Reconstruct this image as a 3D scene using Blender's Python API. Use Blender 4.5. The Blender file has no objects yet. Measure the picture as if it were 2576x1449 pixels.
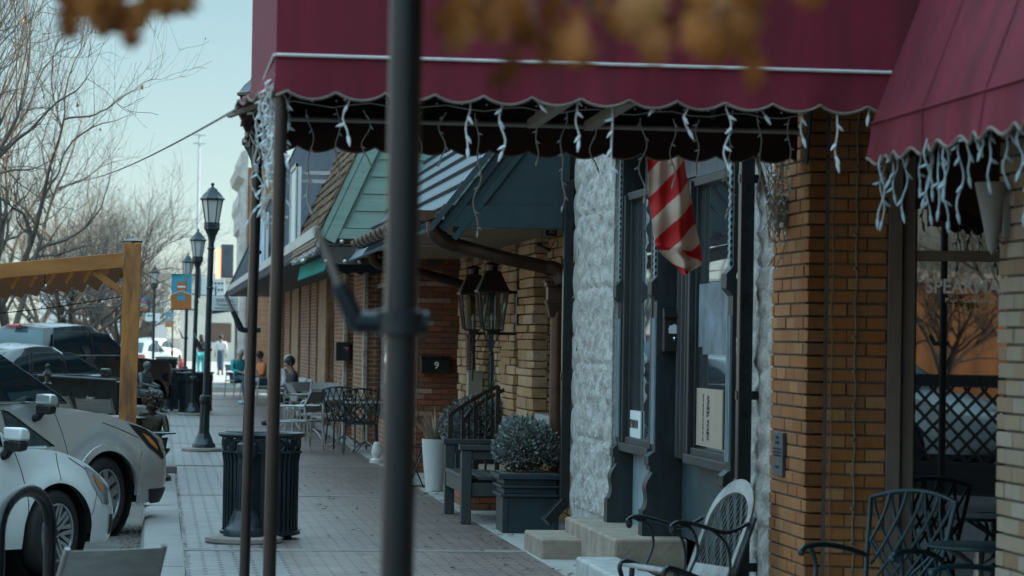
import bpy, math, random
from math import sin, cos, pi, radians, sqrt, atan2, atan, hypot
from mathutils import Vector, Matrix, noise
random.seed(11)
scene = bpy.context.scene
COL = scene.collection
# ---------------------------------------------------------------- camera model (photo measured on a 2576 x 1449 grid)
F = 7000.0; CX, CY = 1288.0, 724.5; EYE = 1.65; ROLL = 0.016
def cam_basis(psi, th, r):
    f = Vector((sin(psi)*cos(th), cos(psi)*cos(th), sin(th))); r0 = Vector((cos(psi), -sin(psi), 0)); u0 = r0.cross(f)
    return r0*cos(r)+u0*sin(r), u0*cos(r)-r0*sin(r), f
PSI, TH = 0.125886, 0.0185254
RT, UP, FW = cam_basis(PSI, TH, ROLL)
def ray(px, py): return FW + RT*((px-CX)/F) + UP*((CY-py)/F)
def aty(px, py, Y):
    d = ray(px, py); t = Y/d.y; return Vector((d.x*t, Y, EYE+d.z*t))
def atx(px, py, X):
    d = ray(px, py); t = X/d.x; return Vector((X, d.y*t, EYE+d.z*t))
def gnd(px, py, z=0.0):
    d = ray(px, py); t = (z-EYE)/d.z; return Vector((d.x*t, d.y*t, z))
def xz(px, py, Y):
    p = aty(px, py, Y); return (p.x, p.z)
# ---------------------------------------------------------------- objects
WX = {}
def thing(name, label, cat, loc=(0, 0, 0), rz=0.0, group=None):
    o = bpy.data.objects.new(name, None); COL.objects.link(o)
    o.empty_display_size = 0.1
    o.location = loc; o.rotation_euler = (0, 0, rz)
    o['label'] = label; o['category'] = cat
    if group: o['group'] = group
    WX[o] = (Vector(loc), rz)
    return o
def tag(o, label, cat, group=None):
    o['label'] = label; o['category'] = cat
    if group: o['group'] = group
    return o
def kids(o): return [c for c in bpy.data.objects if c.parent == o]
def dup(o, loc, rz, label, group=None):
    """a copy of a thing with its parts and sub-parts"""
    r = o.copy(); COL.objects.link(r); r.location = loc; r.rotation_euler = (0, 0, rz); r['label'] = label
    if group: r['group'] = group
    for c in TREE.get(o, []):
        d = c.copy(); COL.objects.link(d); d.parent = r
        for g in TREE.get(c, []):
            e = g.copy(); COL.objects.link(e); e.parent = d
    return r
TREE = {}
class MB:
    def __init__(s): s.v = []; s.f = []
    def add(s, vs, fs):
        n = len(s.v); s.v += [tuple(p) for p in vs]; s.f += [tuple(i+n for i in f) for f in fs]; return s
    def box(s, x0, x1, y0, y1, z0, z1):
        if x0 > x1: x0, x1 = x1, x0
        if y0 > y1: y0, y1 = y1, y0
        if z0 > z1: z0, z1 = z1, z0
        return s.add([(x0,y0,z0),(x1,y0,z0),(x1,y1,z0),(x0,y1,z0),(x0,y0,z1),(x1,y0,z1),(x1,y1,z1),(x0,y1,z1)],
              [(0,3,2,1),(4,5,6,7),(0,1,5,4),(1,2,6,5),(2,3,7,6),(3,0,4,7)])
    def obox(s, c, ax, ay, az):
        """box with half-axis vectors"""
        c = Vector(c); ax, ay, az = Vector(ax), Vector(ay), Vector(az)
        P = [c+ax*i+ay*j+az*k for k in (-1, 1) for j, i in ((-1,-1),(-1,1),(1,1),(1,-1))]
        fs = [(0,3,2,1),(4,5,6,7),(0,1,5,4),(1,2,6,5),(2,3,7,6),(3,0,4,7)]
        if ax.cross(ay).dot(az) < 0: fs = [tuple(reversed(f)) for f in fs]
        return s.add(P, fs)
    def bar(s, a, b, w, h, up=(0, 0, 1)):
        a, b = Vector(a), Vector(b); d = (b-a); t = d.normalized(); up = Vector(up)
        if abs(t.dot(up)) > .99: up = Vector((1, 0, 0))
        u = t.cross(up).normalized(); v = u.cross(t)
        return s.obox((a+b)/2, d/2, u*w/2, v*h/2)
    def tube(s, pts, r, n=8, caps=True, closed=False):
        P = [Vector(p) for p in pts]; m = len(P)
        R = r if isinstance(r, (list, tuple)) else [r]*m
        vs = []; prev = None
        for i in range(m):
            a = P[i-1] if (i > 0 or closed) else P[i]; b = P[(i+1) % m] if (i < m-1 or closed) else P[i]
            t = (b-a)
            if t.length < 1e-9: t = Vector((0, 0, 1))
            t.normalize()
            if prev is None:
                u = t.cross(Vector((0, 0, 1)))
                if u.length < 1e-3: u = t.cross(Vector((0, 1, 0)))
            else:
                u = prev - t*prev.dot(t)
                if u.length < 1e-4: u = t.cross(Vector((0.3, 1, 0.2)))
            u.normalize(); prev = u; w = t.cross(u)
            vs += [P[i]+(u*cos(2*pi*k/n)+w*sin(2*pi*k/n))*R[i] for k in range(n)]
        fs = []
        for i in range(m if closed else m-1):
            j = (i+1) % m
            for k in range(n):
                l = (k+1) % n; fs.append((i*n+k, i*n+l, j*n+l, j*n+k))
        if caps and not closed: fs += [tuple(reversed(range(n))), tuple((m-1)*n+k for k in range(n))]
        return s.add(vs, fs)
    def lathe(s, prof, c=(0, 0, 0), n=24, axis='z', caps=True):
        vs = []
        for r, z in prof:
            for k in range(n):
                a = 2*pi*k/n; q = (r*cos(a), r*sin(a), z)
                if axis == 'y': q = (q[0], q[2], -q[1])
                if axis == 'x': q = (q[2], q[0], q[1])
                vs.append((q[0]+c[0], q[1]+c[1], q[2]+c[2]))
        m = len(prof); fs = []
        for i in range(m-1):
            for k in range(n):
                l = (k+1) % n; fs.append((i*n+k, i*n+l, (i+1)*n+l, (i+1)*n+k))
        if caps: fs += [tuple(reversed(range(n))), tuple((m-1)*n+k for k in range(n))]
        return s.add(vs, fs)
    def prism(s, poly, a, b, axis='y'):
        def P(u, w, t): return (u, t, w) if axis == 'y' else (t, u, w) if axis == 'x' else (u, w, t)
        n = len(poly); vs = [P(u, w, a) for u, w in poly]+[P(u, w, b) for u, w in poly]
        fs = [tuple(range(n)), tuple(reversed(range(n, 2*n)))]+[(i, i+n, (i+1) % n+n, (i+1) % n) for i in range(n)]
        return s.add(vs, fs)
    def ball(s, c, r, nu=10, nv=7, sc=(1, 1, 1)):
        pr = [(max(1e-4, sin(pi*i/nv)), -cos(pi*i/nv)) for i in range(nv+1)]
        vs = [(c[0]+r*sc[0]*q*cos(2*pi*k/nu), c[1]+r*sc[1]*q*sin(2*pi*k/nu), c[2]+r*sc[2]*z) for q, z in pr for k in range(nu)]
        fs = [(i*nu+k, i*nu+(k+1) % nu, (i+1)*nu+(k+1) % nu, (i+1)*nu+k) for i in range(nv) for k in range(nu)]
        return s.add(vs, fs)
    def grid(s, rows):
        m, n = len(rows), len(rows[0])
        return s.add([p for r in rows for p in r], [(i*n+j, i*n+j+1, (i+1)*n+j+1, (i+1)*n+j) for i in range(m-1) for j in range(n-1)])
    def slab(s, rows, off):
        """a curved sheet of real thickness: rows of points and the offset vector (or function) to the other side"""
        m, n = len(rows), len(rows[0])
        g = off if callable(off) else (lambda p: Vector(off))
        A = [Vector(p) for r in rows for p in r]; B = [p+g(p) for p in A]; N = m*n
        fs = []
        for i in range(m-1):
            for j in range(n-1):
                q = (i*n+j, i*n+j+1, (i+1)*n+j+1, (i+1)*n+j); fs.append(q); fs.append(tuple(x+N for x in reversed(q)))
        edge = [j for j in range(n)]+[i*n+n-1 for i in range(1, m)]+[(m-1)*n+j for j in range(n-2, -1, -1)]+[i*n for i in range(m-2, 0, -1)]
        for a, b in zip(edge, edge[1:]+edge[:1]): fs.append((b, a, a+N, b+N))
        return s.add(A+B, fs)
    def build(s, name, mat, parent=None, smooth=35, bevel=0.0, sub=0, world=True):
        me = bpy.data.meshes.new(name); V = s.v
        if parent is not None and world:
            L, rz = WX[parent]; c, q = cos(-rz), sin(-rz)
            V = [((x-L.x)*c-(y-L.y)*q, (x-L.x)*q+(y-L.y)*c, z-L.z) for x, y, z in V]
        me.from_pydata([tuple(p) for p in V], [], s.f); me.validate()
        for m in (mat if isinstance(mat, (list, tuple)) else [mat]): me.materials.append(m)
        if smooth:
            for p in me.polygons: p.use_smooth = True
            me.set_sharp_from_angle(angle=radians(smooth))
        o = bpy.data.objects.new(name, me); COL.objects.link(o)
        if parent is not None:
            o.parent = parent; WX[o] = WX[parent]; TREE.setdefault(parent, []).append(o)
        else: WX[o] = (Vector((0, 0, 0)), 0.0)
        if bevel:
            b = o.modifiers.new('bevel', 'BEVEL'); b.width = bevel; b.segments = 2; b.limit_method = 'ANGLE'
        if sub:
            b = o.modifiers.new('sub', 'SUBSURF'); b.levels = sub; b.render_levels = sub
        return o
def struct(name, mb, mat, **k):
    o = mb.build(name, mat, **k); o['kind'] = 'structure'; return o
def arc(c, r, a0, a1, n, plane='xz', ry=None):
    ry = ry or r; out = []
    for i in range(n+1):
        a = a0+(a1-a0)*i/n; u, w = r*cos(a), ry*sin(a)
        out.append((c[0]+u, c[1], c[2]+w) if plane == 'xz' else (c[0], c[1]+u, c[2]+w) if plane == 'yz' else (c[0]+u, c[1]+w, c[2]))
    return out
def bez(p, n=10):
    """Catmull-Rom through the points"""
    P = [Vector(q) for q in p]; P = [P[0]*2-P[1]]+P+[P[-1]*2-P[-2]]; out = []
    for i in range(1, len(P)-2):
        a, b, c, d = P[i-1:i+3]
        for k in range(n):
            t = k/n; out.append(.5*((2*b)+(c-a)*t+(2*a-5*b+4*c-d)*t*t+(3*b-a-3*c+d)*t**3))
    out.append(P[-2]); return out
# ---------------------------------------------------------------- materials
MATS = {}
def mat(name, col, rough=.6, metal=0., var=.12, scale=6., bump=0., bscale=None, col2=None, spec=.5, stretch=(1, 1, 1), island=None, thresh=None, coat=0., trans=0.):
    m = bpy.data.materials.new(name); m.use_nodes = True; nt = m.node_tree; N, L = nt.nodes, nt.links
    b = N['Principled BSDF']; b.inputs['Roughness'].default_value = rough; b.inputs['Metallic'].default_value = metal
    b.inputs['Specular IOR Level'].default_value = spec
    if coat: b.inputs['Coat Weight'].default_value = coat; b.inputs['Coat Roughness'].default_value = .03
    tc = N.new('ShaderNodeTexCoord'); mp = N.new('ShaderNodeMapping'); mp.inputs['Scale'].default_value = stretch
    L.new(tc.outputs['Object'], mp.inputs['Vector'])
    n1 = N.new('ShaderNodeTexNoise'); n1.inputs['Scale'].default_value = scale; n1.inputs['Detail'].default_value = 6; n1.inputs['Roughness'].default_value = .65
    L.new(mp.outputs[0], n1.inputs['Vector'])
    rp = N.new('ShaderNodeValToRGB'); c = Vector(col)
    lo, hi = (thresh or (.3, .7))
    rp.color_ramp.elements[0].position = lo; rp.color_ramp.elements[1].position = hi
    a = (c*(1-var)) if col2 is None else Vector(col2); h = c*(1+var) if col2 is None else c
    rp.color_ramp.elements[0].color = (*a, 1); rp.color_ramp.elements[1].color = (*[min(1, x) for x in h], 1)
    L.new(n1.outputs[0], rp.inputs[0]); out = rp.outputs[0]
    if island:   # colour picked per separate brick or stone
        g = N.new('ShaderNodeNewGeometry'); r2 = N.new('ShaderNodeValToRGB'); r2.color_ramp.interpolation = 'LINEAR'
        e = r2.color_ramp.elements
        for i, ccol in enumerate(island):
            p = i/(len(island)-1)
            if i == 0: e[0].position = 0; e[0].color = (*ccol, 1)
            elif i == len(island)-1: e[len(e)-1].position = 1; e[len(e)-1].color = (*ccol, 1)
            else: q = e.new(p); q.color = (*ccol, 1)
        L.new(g.outputs['Random Per Island'], r2.inputs[0])
        mx = N.new('ShaderNodeMix'); mx.data_type = 'RGBA'; mx.blend_type = 'MULTIPLY'; mx.inputs[0].default_value = 1
        rp.color_ramp.elements[0].color = (1-var*1.5, 1-var*1.5, 1-var*1.5, 1); rp.color_ramp.elements[1].color = (1, 1, 1, 1)
        L.new(r2.outputs[0], mx.inputs[6]); L.new(out, mx.inputs[7]); out = mx.outputs[2]
    L.new(out, b.inputs['Base Color'])
    if trans: b.inputs['Transmission Weight'].default_value = trans
    if bump:
        n2 = N.new('ShaderNodeTexNoise'); n2.inputs['Scale'].default_value = bscale or scale*6; n2.inputs['Detail'].default_value = 5
        L.new(mp.outputs[0], n2.inputs['Vector'])
        bp = N.new('ShaderNodeBump'); bp.inputs['Strength'].default_value = bump; bp.inputs['Distance'].default_value = .02
        L.new(n2.outputs[0], bp.inputs['Height']); L.new(bp.outputs[0], b.inputs['Normal'])
    # worn, uneven gloss
    mr = N.new('ShaderNodeMapRange'); mr.inputs[3].default_value = max(.02, rough-.08); mr.inputs[4].default_value = min(1, rough+.1)
    L.new(n1.outputs[0], mr.inputs[0]); L.new(mr.outputs[0], b.inputs['Roughness'])
    MATS[name] = m; return m
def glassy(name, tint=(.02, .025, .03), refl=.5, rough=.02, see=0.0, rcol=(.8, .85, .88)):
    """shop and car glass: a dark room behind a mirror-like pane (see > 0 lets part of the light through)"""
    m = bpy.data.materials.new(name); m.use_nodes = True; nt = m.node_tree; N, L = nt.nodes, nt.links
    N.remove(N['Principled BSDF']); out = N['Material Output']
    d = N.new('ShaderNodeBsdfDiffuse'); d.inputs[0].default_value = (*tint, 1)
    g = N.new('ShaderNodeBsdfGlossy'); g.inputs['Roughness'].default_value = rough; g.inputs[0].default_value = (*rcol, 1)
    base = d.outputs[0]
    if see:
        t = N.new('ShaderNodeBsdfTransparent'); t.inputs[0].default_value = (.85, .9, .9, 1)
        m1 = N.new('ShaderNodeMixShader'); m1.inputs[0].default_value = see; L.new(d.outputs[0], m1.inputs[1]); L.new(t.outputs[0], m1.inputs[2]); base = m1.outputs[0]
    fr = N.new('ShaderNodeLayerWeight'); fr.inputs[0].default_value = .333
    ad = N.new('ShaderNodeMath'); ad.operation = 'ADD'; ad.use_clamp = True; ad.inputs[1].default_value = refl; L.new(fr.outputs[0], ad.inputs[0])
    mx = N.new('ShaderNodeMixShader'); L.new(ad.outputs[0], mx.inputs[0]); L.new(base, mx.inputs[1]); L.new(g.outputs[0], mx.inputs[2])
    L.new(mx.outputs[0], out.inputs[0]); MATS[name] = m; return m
def emit(name, col, s):
    m = bpy.data.materials.new(name); m.use_nodes = True; nt = m.node_tree
    b = nt.nodes['Principled BSDF']; b.inputs['Base Color'].default_value = (*col, 1); b.inputs['Emission Color'].default_value = (*col, 1); b.inputs['Emission Strength'].default_value = s
    return m
def brickmat(name, c1, c2, mortar, bw=.203, bh=.0694, ms=.006, rough=.85, bump=.5, off=.5, horizontal=False, bands=None, dirt=.35):
    """running brick on any upright wall (or on paving when horizontal)"""
    m = bpy.data.materials.new(name); m.use_nodes = True; nt = m.node_tree; N, L = nt.nodes, nt.links
    b = N['Principled BSDF']; b.inputs['Roughness'].default_value = rough
    tc = N.new('ShaderNodeTexCoord'); sp = N.new('ShaderNodeSeparateXYZ'); L.new(tc.outputs['Object'], sp.inputs[0])
    cb = N.new('ShaderNodeCombineXYZ')
    if horizontal:
        L.new(sp.outputs[0], cb.inputs[0]); L.new(sp.outputs[1], cb.inputs[1])
    else:
        g = N.new('ShaderNodeNewGeometry'); sn = N.new('ShaderNodeSeparateXYZ'); L.new(g.outputs['True Normal'], sn.inputs[0])
        ab = N.new('ShaderNodeMath'); ab.operation = 'ABSOLUTE'; L.new(sn.outputs[0], ab.inputs[0])
        gt = N.new('ShaderNodeMath'); gt.operation = 'GREATER_THAN'; gt.inputs[1].default_value = .6; L.new(ab.outputs[0], gt.inputs[0])
        mx = N.new('ShaderNodeMix'); L.new(gt.outputs[0], mx.inputs[0]); L.new(sp.outputs[0], mx.inputs[2]); L.new(sp.outputs[1], mx.inputs[3])
        L.new(mx.outputs[0], cb.inputs[0]); L.new(sp.outputs[2], cb.inputs[1])
    bt = N.new('ShaderNodeTexBrick'); L.new(cb.outputs[0], bt.inputs['Vector'])
    bt.offset = off; bt.inputs['Color1'].default_value = (*c1, 1); bt.inputs['Color2'].default_value = (*c2, 1); bt.inputs['Mortar'].default_value = (*mortar, 1)
    bt.inputs['Scale'].default_value = 1; bt.inputs['Mortar Size'].default_value = ms; bt.inputs['Mortar Smooth'].default_value = .2
    bt.inputs['Brick Width'].default_value = bw; bt.inputs['Row Height'].default_value = bh; bt.inputs['Bias'].default_value = 0
    ns = N.new('ShaderNodeTexNoise'); ns.inputs['Scale'].default_value = 1.7; ns.inputs['Detail'].default_value = 7; ns.inputs['Roughness'].default_value = .7; L.new(tc.outputs['Object'], ns.inputs['Vector'])
    rp = N.new('ShaderNodeValToRGB'); rp.color_ramp.elements[0].position = .32; rp.color_ramp.elements[1].position = .62
    rp.color_ramp.elements[0].color = (1-dirt, 1-dirt, 1-dirt, 1); rp.color_ramp.elements[1].color = (1, 1, 1, 1); L.new(ns.outputs[0], rp.inputs[0])
    mu = N.new('ShaderNodeMix'); mu.data_type = 'RGBA'; mu.blend_type = 'MULTIPLY'; mu.inputs[0].default_value = 1
    L.new(bt.outputs['Color'], mu.inputs[6]); L.new(rp.outputs[0], mu.inputs[7]); colr = mu.outputs[2]
    L.new(colr, b.inputs['Base Color'])
    if horizontal:   # gum, oil and water stains
        n3 = N.new('ShaderNodeTexNoise'); n3.inputs['Scale'].default_value = 7; n3.inputs['Detail'].default_value = 3; L.new(tc.outputs['Object'], n3.inputs['Vector'])
        r3 = N.new('ShaderNodeValToRGB'); r3.color_ramp.elements[0].position = .60; r3.color_ramp.elements[1].position = .70; r3.color_ramp.elements[0].color = (1, 1, 1, 1); r3.color_ramp.elements[1].color = (.62, .62, .62, 1); L.new(n3.outputs[0], r3.inputs[0])
        m3 = N.new('ShaderNodeMix'); m3.data_type = 'RGBA'; m3.blend_type = 'MULTIPLY'; m3.inputs[0].default_value = 1; L.new(colr, m3.inputs[6]); L.new(r3.outputs[0], m3.inputs[7]); L.new(m3.outputs[2], b.inputs['Base Color'])
    n2 = N.new('ShaderNodeTexNoise'); n2.inputs['Scale'].default_value = 60; n2.inputs['Detail'].default_value = 4; L.new(tc.outputs['Object'], n2.inputs['Vector'])
    sm = N.new('ShaderNodeMath'); sm.operation = 'MULTIPLY_ADD'; sm.inputs[1].default_value = -1.; L.new(bt.outputs['Fac'], sm.inputs[0])
    s2 = N.new('ShaderNodeMath'); s2.operation = 'MULTIPLY'; s2.inputs[1].default_value = .5; L.new(n2.outputs[0], s2.inputs[0]); L.new(s2.outputs[0], sm.inputs[2])
    bp = N.new('ShaderNodeBump'); bp.inputs['Strength'].default_value = bump; bp.inputs['Distance'].default_value = .012; L.new(sm.outputs[0], bp.inputs['Height']); L.new(bp.outputs[0], b.inputs['Normal'])
    MATS[name] = m; return m
M = {}
M['black'] = mat('black_metal', (.006, .010, .013), .28, .2, var=.3, scale=9)
M['iron'] = mat('cast_iron', (.012, .022, .03), .33, .3, var=.35, scale=12, bump=.08, bscale=60)
M['tealiron'] = mat('teal_black_iron', (.018, .055, .07), .4, .2, var=.3, scale=10)
M['bronze'] = mat('bronze_pole', (.042, .036, .033), .3, .55, var=.25, scale=5, stretch=(1, 1, .3))
M['polegrey'] = mat('dark_pole_paint', (.007, .012, .016), .34, .15, var=.45, scale=3, stretch=(3, 3, .5))
M['copper'] = mat('weathered_copper', (.075, .042, .028), .42, .65, var=.35, scale=7, bump=.05)
M['alu'] = mat('brushed_aluminium', (.28, .29, .29), .3, .8, var=.15, scale=8)
M['chairgrey'] = mat('grey_chair_slat', (.28, .30, .30), .5, .1, var=.2, scale=9, stretch=(1, 1, 6))
M['concrete'] = mat('concrete', (.28, .28, .27), .85, var=.22, scale=2.2, bump=.15, bscale=45)
M['kerb'] = mat('kerb_concrete', (.20, .20, .197), .85, var=.2, scale=1.6, bump=.14, bscale=40)
M['asphalt'] = mat('asphalt', (.10, .092, .085), .9, var=.35, scale=1.3, bump=.3, bscale=90)
M['stone_step'] = mat('step_stone', (.24, .20, .16), .85, var=.3, scale=5, bump=.3, bscale=30)
M['white_step'] = mat('painted_step', (.32, .34, .34), .7, var=.35, scale=6, bump=.25, bscale=40)
M['darkcopper'] = mat('blackened_copper', (.032, .027, .024), .45, .5, var=.35, scale=7)
M['maroon'] = mat('maroon_canvas', (.130, .0065, .021), .85, var=.42, scale=2.6, bump=.10, bscale=260, stretch=(2.2, 2.2, .28))
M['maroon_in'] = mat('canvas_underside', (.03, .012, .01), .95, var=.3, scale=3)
M['trim'] = mat('scallop_binding', (.16, .14, .12), .9, var=.3, scale=12)
M['canopybar'] = mat('pale_canopy_bar', (.42, .40, .37), .5, var=.2)
M['band'] = mat('worn_concrete_band', (.155, .145, .14), .85, var=.25, scale=3, bump=.15, bscale=45)
M['whitetrim'] = mat('white_cord', (.55, .55, .55), .7, var=.15, scale=14)
M['bulbwhite'] = mat('milky_bulb', (.62, .70, .74), .35, var=.15, scale=20)
M['wirewhite'] = mat('white_light_wire', (.50, .52, .52), .6, var=.2, scale=12)
M['wiretan'] = mat('dusty_light_wire', (.22, .19, .15), .7, var=.3, scale=15)
M['mortar'] = mat('mortar', (.10, .085, .07), .95, var=.3, scale=14, bump=.3, bscale=80)
TAN = [(.32, .125, .04), (.43, .185, .06), (.37, .145, .042), (.50, .27, .12), (.41, .16, .05), (.34, .16, .07), (.47, .225, .09)]
M['tanbrick'] = mat('tan_brick', (.5, .3, .15), .88, island=TAN, var=.22, scale=26, bump=.5, bscale=120, stretch=(5, 5, .6))
PALE = [(.34, .24, .15), (.42, .36, .28), (.36, .28, .2), (.44, .40, .34), (.30, .19, .11), (.40, .32, .23)]
M['palebrick'] = mat('pale_brick', (.4, .35, .28), .88, island=PALE, var=.2, scale=26, bump=.45, bscale=120, stretch=(5, 5, .6))
RED = [(.24, .075, .04), (.32, .10, .05), (.18, .085, .05), (.36, .12, .06), (.16, .09, .06), (.28, .085, .045), (.46, .33, .24)]
M['redbrick'] = mat('red_brick', (.3, .1, .05), .9, island=RED, var=.25, scale=22, bump=.45, bscale=90)
LEDGE = [(.50, .31, .16), (.42, .245, .115), (.58, .40, .24), (.38, .21, .10), (.52, .335, .185), (.60, .44, .29)]
M['ledge'] = mat('ledge_stone', (.4, .3, .2), .9, island=LEDGE, var=.28, scale=11, bump=.6, bscale=40)
M['rough_white'] = mat('painted_rock_stone', (.34, .34, .33), .85, var=.3, scale=7, bump=.8, bscale=38)
M['navy'] = mat('navy_wood_paint', (.017, .031, .038), .5, col2=(.005, .010, .013), thresh=(.42, .74), scale=5, bump=.12, bscale=30, stretch=(1, 1, .4))
M['navy2'] = mat('slate_blue_paint', (.018, .04, .05), .55, var=.3, scale=4, bump=.1, bscale=25)
M['paleblue'] = mat('pale_blue_paint', (.17, .24, .27), .55, var=.2, scale=6)
M['tealroof'] = mat('teal_stucco', (.010, .026, .033), .75, var=.25, scale=5, bump=.35, bscale=9)
M['seam'] = mat('standing_seam_metal', (.06, .10, .125), .45, .3, var=.2, scale=3, bump=.04)
M['seamdark'] = mat('seam_rib', (.035, .05, .06), .45, .4, var=.2)
M['green'] = mat('sage_green_siding', (.21, .31, .275), .6, var=.14, scale=5, bump=.12, bscale=30, stretch=(.5, 1, 5))
M['shake'] = mat('cedar_shake', (.17, .105, .065), .9, island=[(.11, .06, .035), (.21, .135, .085), (.16, .10, .06), (.26, .18, .12), (.09, .055, .035)], var=.3, scale=14, bump=.5, bscale=30, stretch=(1, 4, 1))
M['fascia'] = mat('white_fascia', (.42, .42, .40), .6, var=.15, scale=5)
M['greyboard'] = mat('grey_boards', (.11, .125, .15), .7, var=.3, scale=5, stretch=(1, 4, .4), bump=.15, bscale=20)
M['darkboard'] = mat('dark_soffit_boards', (.055, .052, .05), .7, var=.3, scale=6, stretch=(1, 6, 1))
M['soffit'] = mat('tan_soffit', (.22, .16, .105), .7, var=.2, scale=4, stretch=(6, 1, 1))
M['cedar'] = mat('cedar_timber', (.36, .15, .034), .65, var=.35, scale=5, stretch=(1, 1, .25), bump=.3, bscale=30, col2=(.13, .05, .014), thresh=(.36, .56))
M['cedarh'] = mat('cedar_beam', (.36, .15, .034), .65, var=.35, scale=5, stretch=(.25, 1, 1), bump=.18, bscale=22, col2=(.22, .08, .018))
M['benchwood'] = mat('charcoal_bench_wood', (.028, .038, .042), .5, var=.3, scale=6, stretch=(4, 4, 1), bump=.12)
M['planter'] = mat('teal_black_planter', (.007, .022, .030), .42, var=.3, scale=5)
M['pot'] = mat('white_ceramic_pot', (.52, .55, .55), .45, var=.08, scale=3)
M['icicleblue'] = mat('blue_white_light_wire', (.33, .42, .46), .5, var=.2, scale=12)
M['shrub'] = mat('grey_green_leaves', (.085, .115, .10), .6, island=[(.07, .10, .10), (.16, .20, .19), (.28, .33, .32), (.11, .14, .135)], var=.2, scale=8)
M['shrubdead'] = mat('brown_leaves', (.08, .05, .03), .8, island=[(.05, .035, .025), (.11, .07, .045)], var=.2, scale=8)
M['drygrass'] = mat('dry_grass', (.26, .20, .14), .8, island=[(.26, .20, .14), (.46, .38, .28)], var=.2)
M['leaf'] = mat('brown_oak_leaf', (.38, .16, .03), .6, island=[(.22, .068, .014), (.42, .145, .03), (.31, .098, .018), (.50, .24, .08)], var=.3, scale=25, spec=.3)
M['twig'] = mat('twig_bark', (.06, .04, .03), .9, var=.3, scale=20)
M['bark'] = mat('grey_bark', (.105, .085, .068), .95, var=.4, scale=7, bump=.6, bscale=25, stretch=(1, 1, .35))
M['branch'] = mat('branch_bark', (.11, .09, .075), .9, var=.35, scale=9)
M['carwhite'] = mat('white_car_paint', (.60, .64, .64), .2, var=.03, scale=2, coat=1.)
M['carsilver'] = mat('champagne_silver_paint', (.44, .455, .45), .24, .5, var=.04, scale=2, coat=1.)
M['carblack'] = mat('black_car_paint', (.012, .016, .02), .25, .2, var=.1, scale=2, coat=1.)
M['cartruck'] = mat('dark_teal_truck_paint', (.007, .013, .017), .25, .3, var=.1, scale=2, coat=1.)
M['carblue'] = mat('light_blue_car_paint', (.30, .40, .44), .3, .3, var=.05, scale=2, coat=1.)
M['tyre'] = mat('tyre_rubber', (.016, .016, .017), .8, var=.25, scale=14, bump=.1, bscale=60)
M['rim'] = mat('silver_alloy', (.42, .44, .45), .28, .85, var=.1, scale=6)
M['rimdark'] = mat('dark_alloy', (.02, .022, .025), .4, .6, var=.2)
M['plastic'] = mat('black_plastic', (.007, .008, .009), .5, var=.25, scale=10)
M['chrome'] = mat('chrome', (.6, .62, .63), .12, 1., var=.05)
M['carglass'] = glassy('car_glass', (.008, .016, .02), .03, .015, rcol=(.75, .85, .88))
M['rearglass'] = glassy('teal_rear_glass', (.02, .07, .085), .04, .03)
M['shopglass'] = glassy('shop_glass', (.010, .010, .010), .15, .012, rcol=(.60, .64, .66))
M['storeglass'] = glassy('storefront_glass', (.05, .06, .065), .26, .02)
M['lampglass'] = glassy('frosted_lamp_glass', (.42, .44, .43), .06, .3)
M['lanternglass'] = glassy('clear_lantern_glass', (.05, .05, .05), .06, .02, see=.88)
M['amber'] = mat('amber_lens', (.42, .14, .02), .2, var=.25, scale=18, coat=1.)
M['redlens'] = mat('red_lens', (.5, .02, .03), .2, var=.2, coat=1.)
M['headlight'] = mat('clear_headlight', (.34, .36, .37), .12, .6, var=.3, scale=20, coat=1.)
M['signwhite'] = mat('white_sign_board', (.55, .62, .63), .5, var=.06)
M['ink'] = mat('dark_lettering', (.02, .03, .04), .6, var=.1)
M['letterwhite'] = mat('white_vinyl_letter', (.80, .80, .78), .5, var=.05)
M['hydrant'] = mat('red_hydrant_paint', (.42, .05, .07), .5, var=.2, scale=9)
M['banblue'] = mat('blue_banner_cloth', (.05, .28, .40), .8, var=.1)
M['banorange'] = mat('orange_banner_cloth', (.38, .13, .03), .8, var=.1)
M['teal'] = mat('teal_awning_canvas', (.0, .30, .27), .8, var=.08)
M['navyawn'] = mat('navy_awning_canvas', (.008, .02, .035), .85, var=.25)
M['pink'] = mat('pink_paint', (.55, .12, .22), .6, var=.1)
M['statue'] = mat('dark_bronze', (.045, .04, .034), .36, .6, var=.45, scale=18, bump=.3, bscale=35)
M['sconce'] = mat('grey_sconce', (.22, .215, .205), .6, var=.2)
M['pad'] = mat('lamp_pad', (.17, .15, .135), .85, var=.25, scale=5, bump=.2)
M['statuegrey'] = mat('grey_bronze', (.06, .075, .08), .45, .4, var=.4, scale=14, bump=.3, bscale=30)
M['plinth'] = mat('granite_plinth', (.13, .11, .10), .7, var=.3, scale=30)
M['skin'] = mat('skin', (.36, .20, .14), .55, var=.08)
M['skindark'] = mat('brown_skin', (.16, .085, .055), .55, var=.08)
M['hairdark'] = mat('dark_hair', (.012, .01, .009), .6, var=.3, scale=30)
M['hairgrey'] = mat('grey_hair', (.40, .40, .38), .7, var=.2, scale=30)
M['clothwhite'] = mat('pale_knit', (.50, .50, .52), .85, var=.12, scale=12)
M['clothblue'] = mat('dark_blue_denim', (.02, .065, .10), .85, var=.2, scale=12)
M['clothteal'] = mat('teal_shirt', (.03, .32, .36), .8, var=.15, scale=10)
M['clothorange'] = mat('orange_shirt', (.48, .16, .05), .8, var=.15, scale=10)
M['clothblack'] = mat('black_cloth', (.015, .02, .026), .85, var=.2, scale=10)
M['shoe'] = mat('pale_teal_shoe', (.28, .45, .48), .7, var=.1)
M['flagred'] = mat('flag_red', (.60, .012, .018), .7, var=.12, scale=9)
M['flagwhite'] = mat('flag_white', (.72, .63, .54), .8, var=.1, scale=9)
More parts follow.
